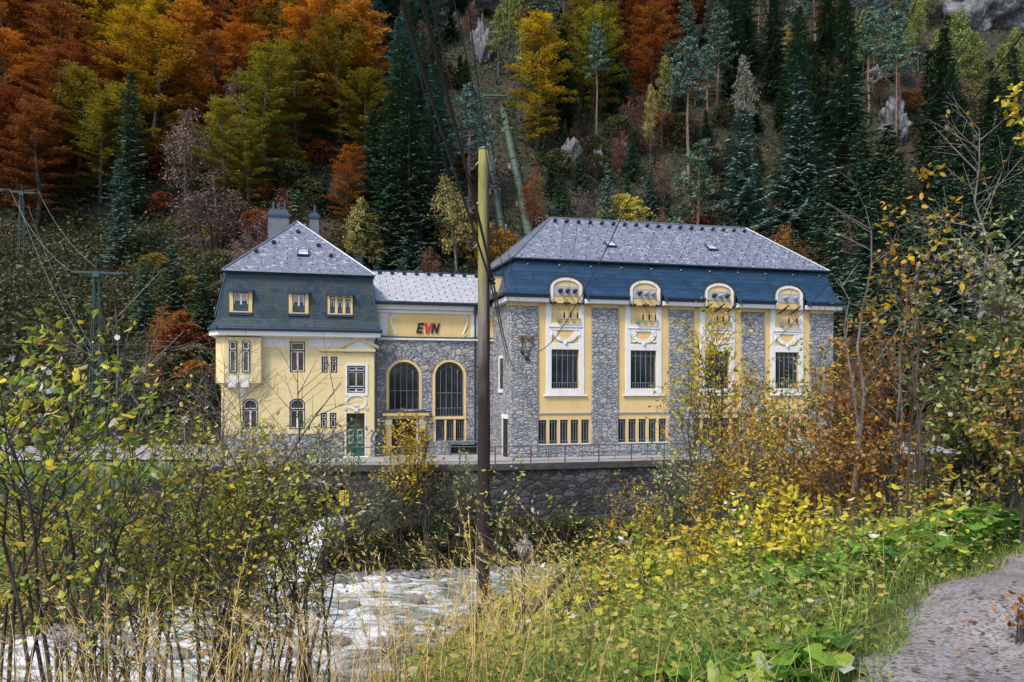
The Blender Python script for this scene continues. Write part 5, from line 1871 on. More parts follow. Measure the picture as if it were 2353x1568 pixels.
def rock(px, py, w, h, label, seed, out=.5):
    c = hillpt(px, py)
    s_ = c.y / 1700
    rx_, rz_ = w * s_ / 2, h * s_ / 2
    nu, nv = 40, 28
    th = np.linspace(0, 2 * np.pi, nu, endpoint=False); ph = np.linspace(.02, np.pi - .02, nv)
    TT, PP = np.meshgrid(th, ph)
    V = np.stack([np.sin(PP) * np.cos(TT), np.sin(PP) * np.sin(TT), np.cos(PP)], -1).reshape(-1, 3)
    d = 1 + .22 * wob(V[:, 0] * 3 + seed, V[:, 2] * 3 + V[:, 1], 1.1, seed) + .13 * wob(V[:, 0] * 9 + seed, V[:, 2] * 5, 1.0, seed * 2.1) + .06 * wob(V[:, 0] * 21, V[:, 2] * 17 + V[:, 1] * 9, 1.0, seed)
    d = np.clip(d, .55, 1.6)
    V = V * d[:, None] * np.array([rx_, min(rx_, rz_) * .8 + 1.0, rz_])
    i = np.arange(nu * nv).reshape(nv, nu)
    Fq = np.stack([i[:-1], i[1:], np.roll(i[1:], -1, 1), np.roll(i[:-1], -1, 1)], -1).reshape(-1, 4)
    o = link_mesh("rock_outcrop", np_mesh("rock_outcrop", V, Fq), M['rock'], None, c + Vector((0, .3, 0)))
    tag(o, label, "rock")
for a in ((1108, 130, 44, 150, "tall grey limestone rib standing beside the penstock above the valve platform", 1.0),
          (1118, 20, 110, 110, "broad grey cliff at the top edge next to the pale pipes", 2.2),
          (2255, 40, 250, 150, "largest pale cliff in the upper corner over the larches", 3.1),
          (2140, 22, 70, 90, "upright pale rock between larches left of the largest cliff", 4.0),
          (2010, 12, 40, 60, "small pale rock face at the top edge among dark pines", 5.2),
          (1312, 362, 60, 70, "weathered rock block low on the slope above the hall ridge", 6.4),
          (1372, 378, 32, 66, "slim pale rock right beside a weathered block above the hall ridge", 7.1),
          (1432, 352, 30, 40, "small grey rock in the shade above the hall ridge", 8.3),
          (1571, 416, 14, 34, "thin pale stone slab standing at the foot of a tall pine", 9.7),
          (2052, 300, 60, 130, "dark bluish rock face behind the small conifer far right of the hall", 10.2),
          (2010, 185, 40, 50, "grey rock step below two bare pine trunks", 11.9),
          (2290, 330, 50, 40, "low rock in deep shade behind the yellow leaved branch", 12.6)):
    rock(*a)

# ------------------------------------------------------------------ person at the wing's entrance
def person():
    px_, z0 = 975, 0.0
    Yp = 51.6
    p = at(px_, 890, Yp)
    r = empty("person", (p.x, p.y, 0.0), R(20))
    tag(r, "person in dark jacket and trousers with red hair walking before the portal", "person")
    def skin(name, verts, edges, radii, mat, parent, root=0, lvl=2):
        me = bpy.data.meshes.new(name)
        me.from_pydata(verts, edges, [])
        o = link_mesh(name, me, mat, parent)
        md = o.modifiers.new("skin", 'SKIN')
        md.use_smooth_shade = True
        for k, rr in enumerate(radii):
            v = me.skin_vertices[0].data[k]
            v.radius = (rr, rr * (.8 if rr > .11 else 1.0))
            v.use_root = (k == root)
        sb = o.modifiers.new("sub", 'SUBSURF'); sb.levels = lvl; sb.render_levels = lvl
        return o
    cloth = simple("navy_cloth", (.014, .017, .026), .85, .2, 6.0)
    trous = simple("black_trousers", (.012, .012, .014), .9, .2, 6.0)
    skin_m = simple("skin", (.42, .24, .17), .5, .05)
    hairm = simple("red_hair", (.20, .045, .02), .7, .3, 20.0)
    # continuous body: pelvis, spine, neck, head, both arms and legs
    V_ = [(0, 0, .92), (0, -.01, 1.12), (0, -.02, 1.36), (0, -.03, 1.47), (0, -.05, 1.53), (0, -.07, 1.60),
          (-.17, -.02, 1.40), (-.24, .0, 1.14), (-.25, -.10, .92), (-.25, -.14, .83),
          (.17, -.02, 1.40), (.27, .03, 1.15), (.31, -.02, .93), (.31, -.05, .84),
          (-.09, 0, .86), (-.10, -.13, .48), (-.10, -.05, .09), (-.10, -.20, .05),
          (.09, 0, .86), (.10, .02, .48), (.10, .16, .10), (.10, .04, .04)]
    E = [(0, 1), (1, 2), (2, 3), (3, 4), (4, 5), (2, 6), (6, 7), (7, 8), (8, 9), (2, 10), (10, 11), (11, 12), (12, 13), (0, 14), (14, 15), (15, 16), (16, 17), (0, 18), (18, 19), (19, 20), (20, 21)]
    Rr = [.14, .135, .16, .075, .055, .06, .07, .052, .038, .032, .07, .052, .038, .032, .085, .062, .045, .035, .085, .062, .045, .035]
    body = skin("body", V_, E, Rr, skin_m, r)
    # clothing follows the body
    skin("jacket", [(0, 0, .84), (0, -.01, 1.12), (0, -.02, 1.36), (0, -.03, 1.46), (-.17, -.02, 1.40), (-.24, .0, 1.14), (-.25, -.09, .94), (.17, -.02, 1.40), (.27, .03, 1.15), (.31, -.015, .95)],
         [(0, 1), (1, 2), (2, 3), (2, 4), (4, 5), (5, 6), (2, 7), (7, 8), (8, 9)], [.19, .165, .185, .09, .085, .07, .055, .085, .07, .055], cloth, r)
    skin("trousers", [(0, 0, .90), (-.09, 0, .84), (-.10, -.13, .48), (-.10, -.05, .10), (.09, 0, .84), (.10, .02, .48), (.10, .16, .11)],
         [(0, 1), (1, 2), (2, 3), (0, 4), (4, 5), (5, 6)], [.155, .10, .08, .07, .10, .08, .07], trous, r)
    mb = MB()
    hv, hf = pebble_mesh(2, .05)
    mb.add([(x * .082, y * .098 - .075, z * .118 + 1.63) for x, y, z in hv], [tuple(f) for f in hf])
    mb.tube([(0, -.165, 1.635), (0, -.19, 1.605), (0, -.168, 1.595)], [.012, .018, .012], 6)
    for s in (-1, 1):
        mb.tube([(s * .083, -.06, 1.65), (s * .094, -.055, 1.63), (s * .083, -.065, 1.60)], [.012, .016, .01], 5)
    hd = mb.build("head", skin_m, r, smooth=True)
    mb = MB()
    for s in (-1, 1):
        mb.lathe([(.004, -.012), (.012, 0), (.004, .006)], (s * .032, -.158, 1.645), 7, (0, -1, 0))
    mb.build("eyes", M['letter_black'], hd)
    mb = MB(); mb.box(-.025, .025, -.169, -.160, 1.562, 1.571); mb.build("mouth", simple("lips", (.30, .09, .08), .5), hd)
    mb = MB()
    mb.add([(x * .105, max(y, -.35) * .115 - .055, z * .13 + 1.655) for x, y, z in hv], [tuple(f) for f in hf])
    mb.add([(x * .10, y * .07 + .02, z * .16 + 1.56) for x, y, z in hv], [tuple(f) for f in hf])
    mb.build("hair", hairm, hd, smooth=True)
    for s, w_ in ((-1, (-.25, -.14, .83)), (1, (.31, -.05, .84))):
        mb = MB()
        mb.bbox(w_[0] - .018, w_[0] + .018, w_[1] - .045, w_[1] + .035, w_[2] - .10, w_[2] + .02, .008)
        for k, ln_ in enumerate((.065, .08, .085, .075)):
            yk = w_[1] - .036 + k * .022
            mb.tube([(w_[0], yk, w_[2] - .095), (w_[0] - s * .012, yk - .004, w_[2] - .095 - ln_ * .55), (w_[0] - s * .035, yk - .006, w_[2] - .095 - ln_)], [.009, .0085, .007], 5)
        mb.tube([(w_[0], w_[1] - .045, w_[2] - .03), (w_[0] - s * .014, w_[1] - .07, w_[2] - .06), (w_[0] - s * .02, w_[1] - .078, w_[2] - .09)], [.011, .010, .008], 5)
        mb.build("hand", skin_m, r, smooth=True)
    for s, c in ((-1, (-.10, -.10, .0)), (1, (.10, .11, .0))):
        mb = MB(); mb.bbox(c[0] - .05, c[0] + .05, c[1] - .15, c[1] + .12, .0, .085, .03)
        mb.build("shoe", M['letter_black'], r)
    bgm = simple("white_bag", (.62, .63, .65), .7, .1)
    bg_ = empty("shopping_bag", r.matrix_basis @ Vector((-.27, -.16, .38)), R(20))
    tag(bg_, "white carrier bag hanging from the hand of the red haired person", "bag")
    mb = MB(); mb.bbox(-.05, .05, -.14, .14, .0, .30, .03); mb.build("bag_body", bgm, bg_)
    mb = MB(); mb.tube([(0, -.08, .30), (0, -.03, .37), (0, .03, .37), (0, .08, .30)], .008, 5); mb.build("handle", bgm, bg_)
person()

# ------------------------------------------------------------------ forest
LM = {}
LM['rust'] = leafmat("rust_leaves", [(.0, (0.067, 0.027, 0.013)), (.45, (0.180, 0.059, 0.019)), (.8, (0.285, 0.100, 0.024)), (1, (0.342, 0.162, 0.038))], .3, .015, .25, gain=1.28)
LM['orange'] = leafmat("orange_leaves", [(.0, (.12, .05, .012)), (.45, (.34, .135, .020)), (.8, (.46, .19, .022)), (1, (.52, .27, .035))], .3, .015, .25, gain=1.25)
LM['gold'] = leafmat("golden_leaves", [(.0, (.09, .075, .010)), (.45, (.26, .18, .014)), (.8, (.42, .26, .016)), (1, (.52, .36, .025))], .3, .02, .22, gain=1.40)
LM['olive'] = leafmat("olive_leaves", [(.0, (.05, .055, .010)), (.5, (.15, .14, .018)), (.85, (.26, .21, .022)), (1, (.36, .25, .03))], .3, .02, .22, gain=1.50)
LM['brown'] = leafmat("brown_leaves", [(.0, (.045, .028, .022)), (.5, (.13, .062, .042)), (.85, (.21, .10, .065)), (1, (.26, .15, .10))], .25, .015, .25, gain=1.40)
LM['mauve'] = leafmat("greyish_leaves", [(.0, (.04, .028, .026)), (.5, (.13, .085, .078)), (1, (.30, .22, .20))], .25, .02, .2, gain=1.30)
LM['spruce'] = leafmat("spruce_needles", [(.0, (0.022, 0.045, 0.033)), (.5, (0.050, 0.098, 0.060)), (1, (0.106, 0.169, 0.094))], 0, .02, .3, .7, gain=1.50)
LM['blue'] = leafmat("blue_needles", [(.0, (0.033, 0.065, 0.060)), (.5, (0.075, 0.138, 0.120)), (1, (0.150, 0.231, 0.194))], 0, .02, .3, .7, gain=1.35)
LM['pine'] = leafmat("pine_needles", [(.0, (0.030, 0.060, 0.043)), (.5, (0.073, 0.131, 0.088)), (1, (0.150, 0.225, 0.144))], 0, .02, .3, .7, gain=1.35)
LM['larch'] = leafmat("larch_needles", [(.0, (.07, .09, .025)), (.5, (.17, .20, .05)), (1, (.34, .34, .10))], .25, .02, .2, gain=1.15)
LM['silver'] = leafmat("silvery_leaves", [(.0, (.09, .10, .08)), (.5, (.20, .22, .17)), (1, (.34, .36, .28))], .25, .02, .2)
LM['lemon'] = leafmat("lemon_leaves", [(.0, (.30, .26, .04)), (.5, (.62, .54, .09)), (1, (.80, .74, .22))], .35, .01, .1)
LM['straw'] = leafmat("straw_leaves", [(.0, (.12, .10, .03)), (.5, (.30, .25, .08)), (1, (.48, .40, .16))], .3, .02, .1, gain=1.10)
LM['yellow'] = leafmat("yellow_leaves", [(.0, (.22, .17, .02)), (.5, (.50, .40, .05)), (1, (.68, .58, .13))], .35, .02, .2)

class Cards:
    def __init__(s, seed):
        s.r = np.random.default_rng(seed)
        s.P, s.U, s.V, s.T = [], [], [], []
    def put(s, P, U, V, T):
        s.P.append(P); s.U.append(U); s.V.append(V); s.T.append(T)
    def clump(s, c, n, rad, flat, size, tone, upright=.5, spread=.25):
        """n leaf clumps in a flattened ball round c"""
        r = s.r
        d = r.normal(size=(n, 3)); d = unit(d) * (r.random((n, 1)) ** .45)
        P = c + d * np.array([rad, rad, rad * flat])
        a = r.uniform(0, 2 * np.pi, n)
        nrm = unit(np.stack([r.normal(0, upright, n), r.normal(0, upright, n), np.ones(n)], -1))
        u = unit(np.cross(nrm, np.stack([np.cos(a), np.sin(a), np.zeros(n)], -1)))
        v = np.cross(nrm, u)
        sz = size * r.uniform(.6, 1.25, n)[:, None]
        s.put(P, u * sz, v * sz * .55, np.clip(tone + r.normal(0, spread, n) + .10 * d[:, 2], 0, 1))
    def mesh(s, name):
        P, U, V, T = map(np.concatenate, (s.P, s.U, s.V, s.T))
        co, F, t = cards(P, U, V, T)
        return np_mesh(name, co, F, t)

def tree_proto(crown, trunk):
    return crown, trunk

def p_beech(seed, h=18.0, Rr=5.5, low=.05):
    c = Cards(seed); r = c.r
    tk = MB()
    wx = [r.normal(0, .12) for _ in range(8)]
    ax = lambda z: np.array([sum(w * math.sin(z * .21 * (i + 1)) for i, w in enumerate(wx[:3])), sum(w * math.cos(z * .19 * (i + 1)) for i, w in enumerate(wx[3:6])), z])
    zz = np.linspace(-.8, h * .93, 12)
    tk.tube([ax(z) for z in zz], [.30 * (1 - max(z, 0) / h) ** .8 + .03 for z in zz], 7)
    nb = 100
    for b in range(nb):
        f = low + (.97 - low) * ((b + r.random()) / nb) ** .9
        z = f * h
        t = (f - low) / (1 - low)
        env = Rr * ((.62 + .38 * t / .35) if t < .35 else max(.05, 1 - ((t - .35) / .65) ** 2.3) ** .6)
        az = b * 2.39996 + r.normal(0, .3)
        ln_ = env * r.uniform(.55, 1.08)
        rise = .10 + .75 * t + r.normal(0, .10)
        o = ax(z)
        d = np.array([math.cos(az) * math.cos(rise), math.sin(az) * math.cos(rise), math.sin(rise)])
        droop = np.array([0, 0, -1.0]) * ln_ * (.20 * (1 - t))
        pts = [o + d * ln_ * q + droop * q * q for q in (0, .35, .7, 1.0)]
        if b % 2 == 0:
            tk.tube(pts, [.06 * (1 - t) + .035, .045 * (1 - t) + .025, .022, .01], 4, cap=False)
        bt = .36 + .28 * t + r.normal(0, .12)
        m = max(4, int(ln_ * 2.0))
        for k in range(m):
            q = .28 + .72 * (k + r.random()) / m
            p = o + d * ln_ * q + droop * q * q
            c.clump(p, 16, .38 + .55 * (1 - abs(q - .65)), .13, .18, bt, .26, .15)
    return c.mesh("beech_crown"), tk.mesh("beech_trunk", True)

def p_spruce(seed, h=22.0, Rr=3.4, low=.06, dens=1.0, droop=.38, dry=False):
    c = Cards(seed); r = c.r
    tk = MB()
    tk.tube([(0, 0, -.8), (0, 0, h * .5), (0, 0, h)], [.26, .16, .015], 6)
    z = h * low
    P, U, V, T = [], [], [], []
    while z < h * .985:
        s_ = z / h
        rad = Rr * (1 - s_) ** .78 * r.uniform(.66, 1.15) + .12
        n = int(7 - 2 * s_)
        a0 = r.uniform(0, 6.28)
        for k in range(n):
            az = a0 + k * 6.283 / n + r.normal(0, .18)
            if r.random() < .12: continue
            ln_ = rad * r.uniform(.55, 1.15) * (1 + .22 * math.sin(az * 2 + seed + z * .45))
            d = np.array([math.cos(az), math.sin(az), 0]); sd_ = np.array([-d[1], d[0], 0])
            m = max(3, int(ln_ * 5.5 * dens))
            q = (np.arange(m) + r.random(m)) / m
            q = .12 + .88 * q
            up = .22 * (1 - s_) * q ** 3 + .30 * s_ * q
            dr = -droop * q * (1 - .4 * s_)
            base = np.array([0, 0, z]) + d * ln_ * q[:, None] + np.array([0, 0, 1.0]) * (ln_ * (dr + up))[:, None]
            for sg in (-1, 1):
                w = (.16 + .40 * (1 - q) * min(1, ln_ / 2.2)) * r.uniform(.7, 1.25, m)
                dirv = unit(sd_ * sg * (.9 - .35 * q)[:, None] + d * (.55 + .5 * q)[:, None] + np.array([0, 0, -1.0]) * (.38 + r.normal(0, .12, m))[:, None])
                L_ = (.17 + w * .7)[:, None]
                P.append(base + dirv * L_ * .8); U.append(dirv * L_)
                pn = unit(np.cross(dirv, np.array([0, 0, 1.0])) + r.normal(0, .25, (m, 3)))
                V.append(pn * (.085 + .03 * r.random(m))[:, None])
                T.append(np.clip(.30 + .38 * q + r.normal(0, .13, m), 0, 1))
        z += r.uniform(.34, .5) * (1.0 - .25 * s_) / max(dens, .6)
    c.put(*map(np.concatenate, (P, U, V, T)))
    return c.mesh("spruce_crown"), tk.mesh("spruce_trunk", True)

def p_pine(seed, h=20.0, bare=.52, Rr=3.2):
    c = Cards(seed); r = c.r
    tk = MB()
    lean = r.normal(0, .02, 2)
    ax = lambda z: np.array([lean[0] * z + .12 * math.sin(z * .5), lean[1] * z, z])
    zz = np.linspace(-.8, h * .97, 9)
    tk.tube([ax(z) for z in zz], [.22 * (1 - max(z, 0) / h) ** .7 + .03 for z in zz], 6)
    nb = 44
    for b in range(nb):
        t = (b + r.random()) / nb
        z = h * (bare + (.99 - bare) * t)
        az = b * 2.4 + r.normal(0, .4)
        ln_ = Rr * (1 - .72 * t ** 1.6) * r.uniform(.45, 1.05)
        rise = .0 + .6 * t + r.normal(0, .15)
        d = np.array([math.cos(az) * math.cos(rise), math.sin(az) * math.cos(rise), math.sin(rise)])
        o = ax(z)
        tk.tube([o, o + d * ln_ * .6 + np.array([0, 0, -.05 * ln_]), o + d * ln_], [.05, .03, .012], 4, cap=False)
        for q in (.45, .72, 1.0):
            if q < .6 and r.random() < .4: continue
            p = o + d * ln_ * q + r.normal(0, .15, 3)
            n = 34
            dd = unit(r.normal(size=(n, 3)) + np.array([0, 0, .55]))
            rad = r.uniform(.45, .75)
            P = p + dd * rad * r.random((n, 1)) ** .5 * np.array([1, 1, .55])
            sd_ = unit(np.cross(dd, r.normal(size=(n, 3))))
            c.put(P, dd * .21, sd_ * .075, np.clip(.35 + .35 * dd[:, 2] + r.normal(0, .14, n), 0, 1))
    for b in range(10):                       # dead stubs on the bare trunk
        z = h * r.uniform(.2, bare); az = r.uniform(0, 6.28); o = ax(z)
        tk.tube([o, o + np.array([math.cos(az), math.sin(az), -.1]) * r.uniform(.4, 1.3)], [.025, .008], 3, cap=False)
    return c.mesh("pine_crown"), tk.mesh("pine_trunk", True)

def p_airy(seed, h=16.0, Rr=2.6, bare=.35, weep=.5, n=70, cl=10, size=.16, stems=1):
    """light, see-through crown with hanging twigs: larch, birch, silvery willow"""
    c = Cards(seed); r = c.r
    tk = MB()
    for st in range(stems):
        off = np.array([r.normal(0, .25), r.normal(0, .25), 0]) if stems > 1 else np.zeros(3)
        ln0 = r.normal(0, .045, 2) * (1.6 if stems > 1 else 1)
        hh = h * (1 if st == 0 else r.uniform(.7, .95))
        ax = lambda z: off + np.array([ln0[0] * z + .10 * math.sin(z * .6 + st), ln0[1] * z + .08 * math.cos(z * .5), z])
        zz = np.linspace(-.6, hh * .96, 9)
        tk.tube([ax(z) for z in zz], [.13 * (1 - max(z, 0) / hh) ** .7 + .02 for z in zz], 5)
        m = n // stems
        for b in range(m):
            t = (b + r.random()) / m
            z = hh * (bare + (.98 - bare) * t)
            az = b * 2.4 + r.normal(0, .5)
            ln_ = Rr * (math.sin(math.pi * min(1, .22 + .78 * t)) ** .7) * r.uniform(.4, 1.05)
            rise = .45 + r.normal(0, .2)
            d = np.array([math.cos(az) * math.cos(rise), math.sin(az) * math.cos(rise), math.sin(rise)])
            o = ax(z)
            sag = np.array([0, 0, -1.0]) * ln_ * weep
            pts = [o + d * ln_ * q + sag * q ** 2 for q in (0, .4, .75, 1)]
            tk.tube(pts, [.03, .02, .012, .005], 3, cap=False)
            bt = r.uniform(.3, .7)
            for k in range(4):
                q = .35 + .65 * (k + r.random()) / 4
                p = o + d * ln_ * q + sag * q ** 2
                nn = cl
                P = p + r.normal(0, 1, (nn, 3)) * np.array([.22, .22, .26]) - np.array([0, 0, .2 * weep])
                dr = unit(np.stack([r.normal(0, .5, nn), r.normal(0, .5, nn), -weep - r.random(nn)], -1))
                sd_ = unit(np.cross(dr, r.normal(size=(nn, 3))))
                c.put(P, dr * size, sd_ * size * .5, np.clip(bt + r.normal(0, .2, nn), 0, 1))
    return c.mesh("airy_crown"), tk.mesh("airy_trunk", True)

def p_bush(seed, h=4.0, Rr=2.4, n=220):
    c = Cards(seed); r = c.r
    tk = MB()
    for b in range(16):
        az = r.uniform(0, 6.28); ln_ = h * r.uniform(.6, .95); tilt = r.uniform(.1, .6)
        d = np.array([math.cos(az) * math.sin(tilt), math.sin(az) * math.sin(tilt), math.cos(tilt)])
        tk.tube([np.zeros(3) - d * .3, d * ln_ * .5, d * ln_], [.04, .025, .008], 4, cap=False)
    for k in range(n):
        a = r.uniform(0, 6.28); u = r.random() ** .5; zf = r.random() ** .7
        rad = Rr * math.sin(math.pi * min(1, .2 + .8 * zf)) ** .6
        p = np.array([math.cos(a) * rad * u, math.sin(a) * rad * u, .1 + zf * h * .92])
        c.clump(p, 14, .35, .6, .13, .35 + .3 * zf + r.normal(0, .1), .8, .18)
    return c.mesh("bush_crown"), tk.mesh("bush_stems", True)

PROTO = {
    'beech': [p_beech(1), p_beech(2, 18, 5.2, .10), p_beech(3, 18, 6.2, .03)],
    'slimbeech': [p_beech(5, 18, 3.9, .05)],
    'spruce': [p_spruce(11, 22, 4.4), p_spruce(12, 22, 3.7, .14), p_spruce(13, 22, 5.0, .03)],
    'fir': [p_spruce(15, 14, 3.6, .02, 1.15, .22)],
    'pine': [p_pine(21), p_pine(22, 20, .42, 3.6), p_pine(23, 20, .62, 2.8)],
    'larch': [p_airy(31, 18, 2.8, .28, .45, 84, 12), p_airy(32, 18, 2.3, .45, .5, 70, 12)],
    'silver': [p_airy(35, 16, 2.8, .35, 1.0, 80, 14, .17)],
    'birch': [p_airy(37, 12, 2.5, .3, .35, 80, 10, .15, 2)],
    'thin': [p_airy(41, 11, 3.4, .25, .15, 110, 6, .12, 4), p_airy(42, 11, 3.0, .2, .1, 110, 8, .12, 3)],
    'bush': [p_bush(51), p_bush(52, 4, 2.8, 240)],
}
PH = {'beech': 18, 'slimbeech': 18, 'spruce': 22, 'fir': 14, 'pine': 20, 'larch': 18, 'silver': 16, 'birch': 12, 'thin': 11, 'bush': 4}
BARK = {'beech': 'bark_grey', 'slimbeech': 'bark_grey', 'spruce': 'bark_grey', 'fir': 'bark_brown', 'pine': 'bark_pine', 'larch': 'bark_grey', 'silver': 'bark_pale', 'birch': 'bark_pale', 'thin': 'bark_brown', 'bush': 'bark_brown'}
NAME = {'beech': 'beech_tree', 'slimbeech': 'beech_tree', 'spruce': 'spruce_tree', 'fir': 'fir_tree', 'pine': 'pine_tree', 'larch': 'larch_tree', 'silver': 'birch_tree', 'birch': 'birch_tree', 'thin': 'slender_tree', 'bush': 'hillside_bush'}
CATN = {'hillside_bush': 'bush'}
MEM = {}
trn = random.Random(7)
TREES = []
for kd in PROTO:
    for cr, tk in PROTO[kd]:
        cr.materials.append(None); tk.materials.append(M[BARK[kd]])

def plant_tree(kind, leaf, loc, h, label=None, group=None, wide=1.0, var=None, rz=None):
    """one tree as a thing: an empty at its foot with a trunk and a crown; meshes are shared between trees of a kind"""
    cr, tk = PROTO[kind][var if var is not None else trn.randrange(len(PROTO[kind]))]
    r = empty(NAME[kind], loc, trn.uniform(0, 6.28) if rz is None else rz)
    s = h / PH[kind]
    r.scale = (s * wide, s * wide, s)
    link_mesh("trunk", tk, None, r)
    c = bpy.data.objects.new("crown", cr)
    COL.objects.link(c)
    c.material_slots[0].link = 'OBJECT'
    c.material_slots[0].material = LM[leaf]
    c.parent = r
    tag(r, label, CATN.get(NAME[kind], 'tree'), group)
    TREES.append((loc, h, kind))
    return r

def hero(px, top, base, kind, leaf, label, wide=1.0, y0=66, var=None, group=None):
    p = hillpt(px, base, y0)
    h = (base - top) / 1700 * p.y
    p.z -= .2
    return plant_tree(kind, leaf, p, h, label, group, wide, var)

HERO = [
    (1236, 34, 345, 'slimbeech', 'gold', "tall golden green beech shaped like a flame right beside the larger penstock", 1.25, 66, 0),
    (1432, 444, 545, 'bush', 'lemon', "round bright yellow bush peeping over the hall's ridge", 1.15),
    (1580, 88, 440, 'pine', 'blue', "tall pine with long reddish bare trunk and bluish top above the hall roof", 1.0, 66, 2),
    (1518, 128, 352, 'larch', 'larch', "light green larch with a straight pale stem left of the tall bluish pine", 1.0, 66, 1),
    (1494, 190, 400, 'larch', 'straw', "thin crooked larch with sparse yellow crown on a pale bare stem", .8, 66, 1),
    (1716, 118, 330, 'silver', 'silver', "silvery weeping birch with hanging grey twigs among the dark spruces", 1.0),
    (1706, 246, 580, 'fir', 'blue', "broad bluish fir standing free above the hall's roof end", 1.0),
    (1948, 36, 520, 'spruce', 'spruce', "highest dark spruce with a long pale trunk right of the hall", 1.15, 66, 0),
    (1838, 170, 560, 'fir', 'blue', "tall blue green fir with feathery tip behind the far roof corner", .9),
    (2042, 280, 600, 'fir', 'spruce', "young yellowish green fir in front of a bluish rock face", 1.0),
    (2135, 110, 480, 'spruce', 'spruce', "dark spruce with pale stem right of two bare pine trunks", 1.0, 66, 1),
    (1995, 30, 290, 'pine', 'pine', "pine with bare bluish trunk on the rock step, crown at the top edge", 1.0, 66, 2),
    (2060, 60, 335, 'pine', 'pine', "pine with bare brown trunk just right of the rock step", .9, 66, 2),
    (2196, 20, 250, 'larch', 'larch', "wide pale yellow larch under the largest cliff", 1.6, 66, 0),
    (2310, 100, 330, 'larch', 'larch', "pale green larch at the picture's edge below the largest cliff", 1.3, 66, 0),
    (2105, -40, 130, 'larch', 'larch', "yellow green larch beside the upright pale rock at the top edge", 1.1, 66, 0),
    (1808, 512, 640, 'thin', 'orange', "flat spreading orange red shrub tree right behind the hall's roof slope", 1.5),
    (1880, 560, 690, 'thin', 'rust', "low rust red bush close to the hall's far roof corner", 1.4),
    (1808, 60, 160, 'birch', 'yellow', "small bright yellow birch alone among dark pines near the top", 1.0),
    (274, 360, 600, 'spruce', 'blue', "young bluish spruce at the upper edge of the cleared slope", 1.0, 66, 2),
    (372, 700, 830, 'thin', 'orange', "small bright rust red tree on the cleared slope behind the tall pylon", 1.3),
    (300, 160, 520, 'spruce', 'spruce', "dark spruce buried among the golden and rust beeches", 1.0, 66, 1),
    (800, 335, 540, 'beech', 'orange', "vivid orange beech just above the villa's two chimneys", 1.0, 66, 1),
    (860, 250, 480, 'fir', 'spruce', "dark broad fir at the right border of the orange beeches", 1.0),
    (500, 395, 620, 'thin', 'mauve', "large pale mauve tree nearly leafless above the villa roof's corner", 1.7),
    (650, 430, 620, 'thin', 'brown', "brown thinly leaved tree straight behind the wide chimney", 1.4),
    (436, 250, 480, 'thin', 'mauve', "greyish pink leafless tree halfway up beneath the rust beeches", 1.2),
    (570, 280, 520, 'beech', 'olive', "olive and gold round tree in the middle of the lower slope", 1.0, 66, 1),
    (395, 560, 760, 'fir', 'spruce', "dark bushy fir beside the villa at the edge of the clearing", 1.1),
    (462, 600, 800, 'spruce', 'spruce', "slim dark spruce pressed close to the villa's mansard corner", 1.1, 66, 2),
    (330, 590, 770, 'spruce', 'spruce', "low dark spruce between the tall pylon and the bushy fir", 1.2, 66, 2),
    (822, 445, 640, 'birch', 'straw', "pale yellow birch with a straight bare stem behind the villa's right roof edge", 1.0),
    (868, 505, 640, 'birch', 'straw', "thin twin stemmed birch with straw coloured leaves above the low wing's roof", 1.2),
    (948, 478, 660, 'fir', 'blue', "small bluish fir right above the middle of the wing's roof", 1.2),
    (940, 180, 640, 'spruce', 'spruce', "very tall dark spruce rising above the wing's roof", 1.15, 66, 1),
    (890, 280, 640, 'spruce', 'spruce', "dark spruce close behind the villa, lower than its very tall neighbour", 1.1, 66, 2),
    (1000, 140, 600, 'spruce', 'blue', "greyish tall spruce left of the wooden pole's top", 1.1, 66, 1),
    (1046, 400, 640, 'birch', 'straw', "yellow leaved birch with a white crooked trunk just left of the pole", 1.2),
    (1128, 505, 620, 'bush', 'gold', "yellow green bush between the pole and the thinner penstock", .9),
    (548, 150, 400, 'thin', 'mauve', "bare grey trunks without leaves in the gap between rust beeches", .6),
    (1340, 430, 560, 'thin', 'mauve', "grey leafless scrub in the hollow left of the yellow bush", 1.0),
    (1330, 490, 540, 'thin', 'orange', "tiny orange shrub touching the hall's ridge left of the yellow bush", 1.0),
    (1372, 60, 330, 'pine', 'pine', "dark pine with a long grey trunk right of the golden green beech", .8, 66, 2),
    (1395, 370, 560, 'fir', 'blue', "bluish young fir with faint outline behind the hall's ridge", .7),
]
for a in HERO:
    hero(*a[:6], wide=a[6] if len(a) > 6 else 1.0, var=a[8] if len(a) > 8 else None)
NH = len(TREES)

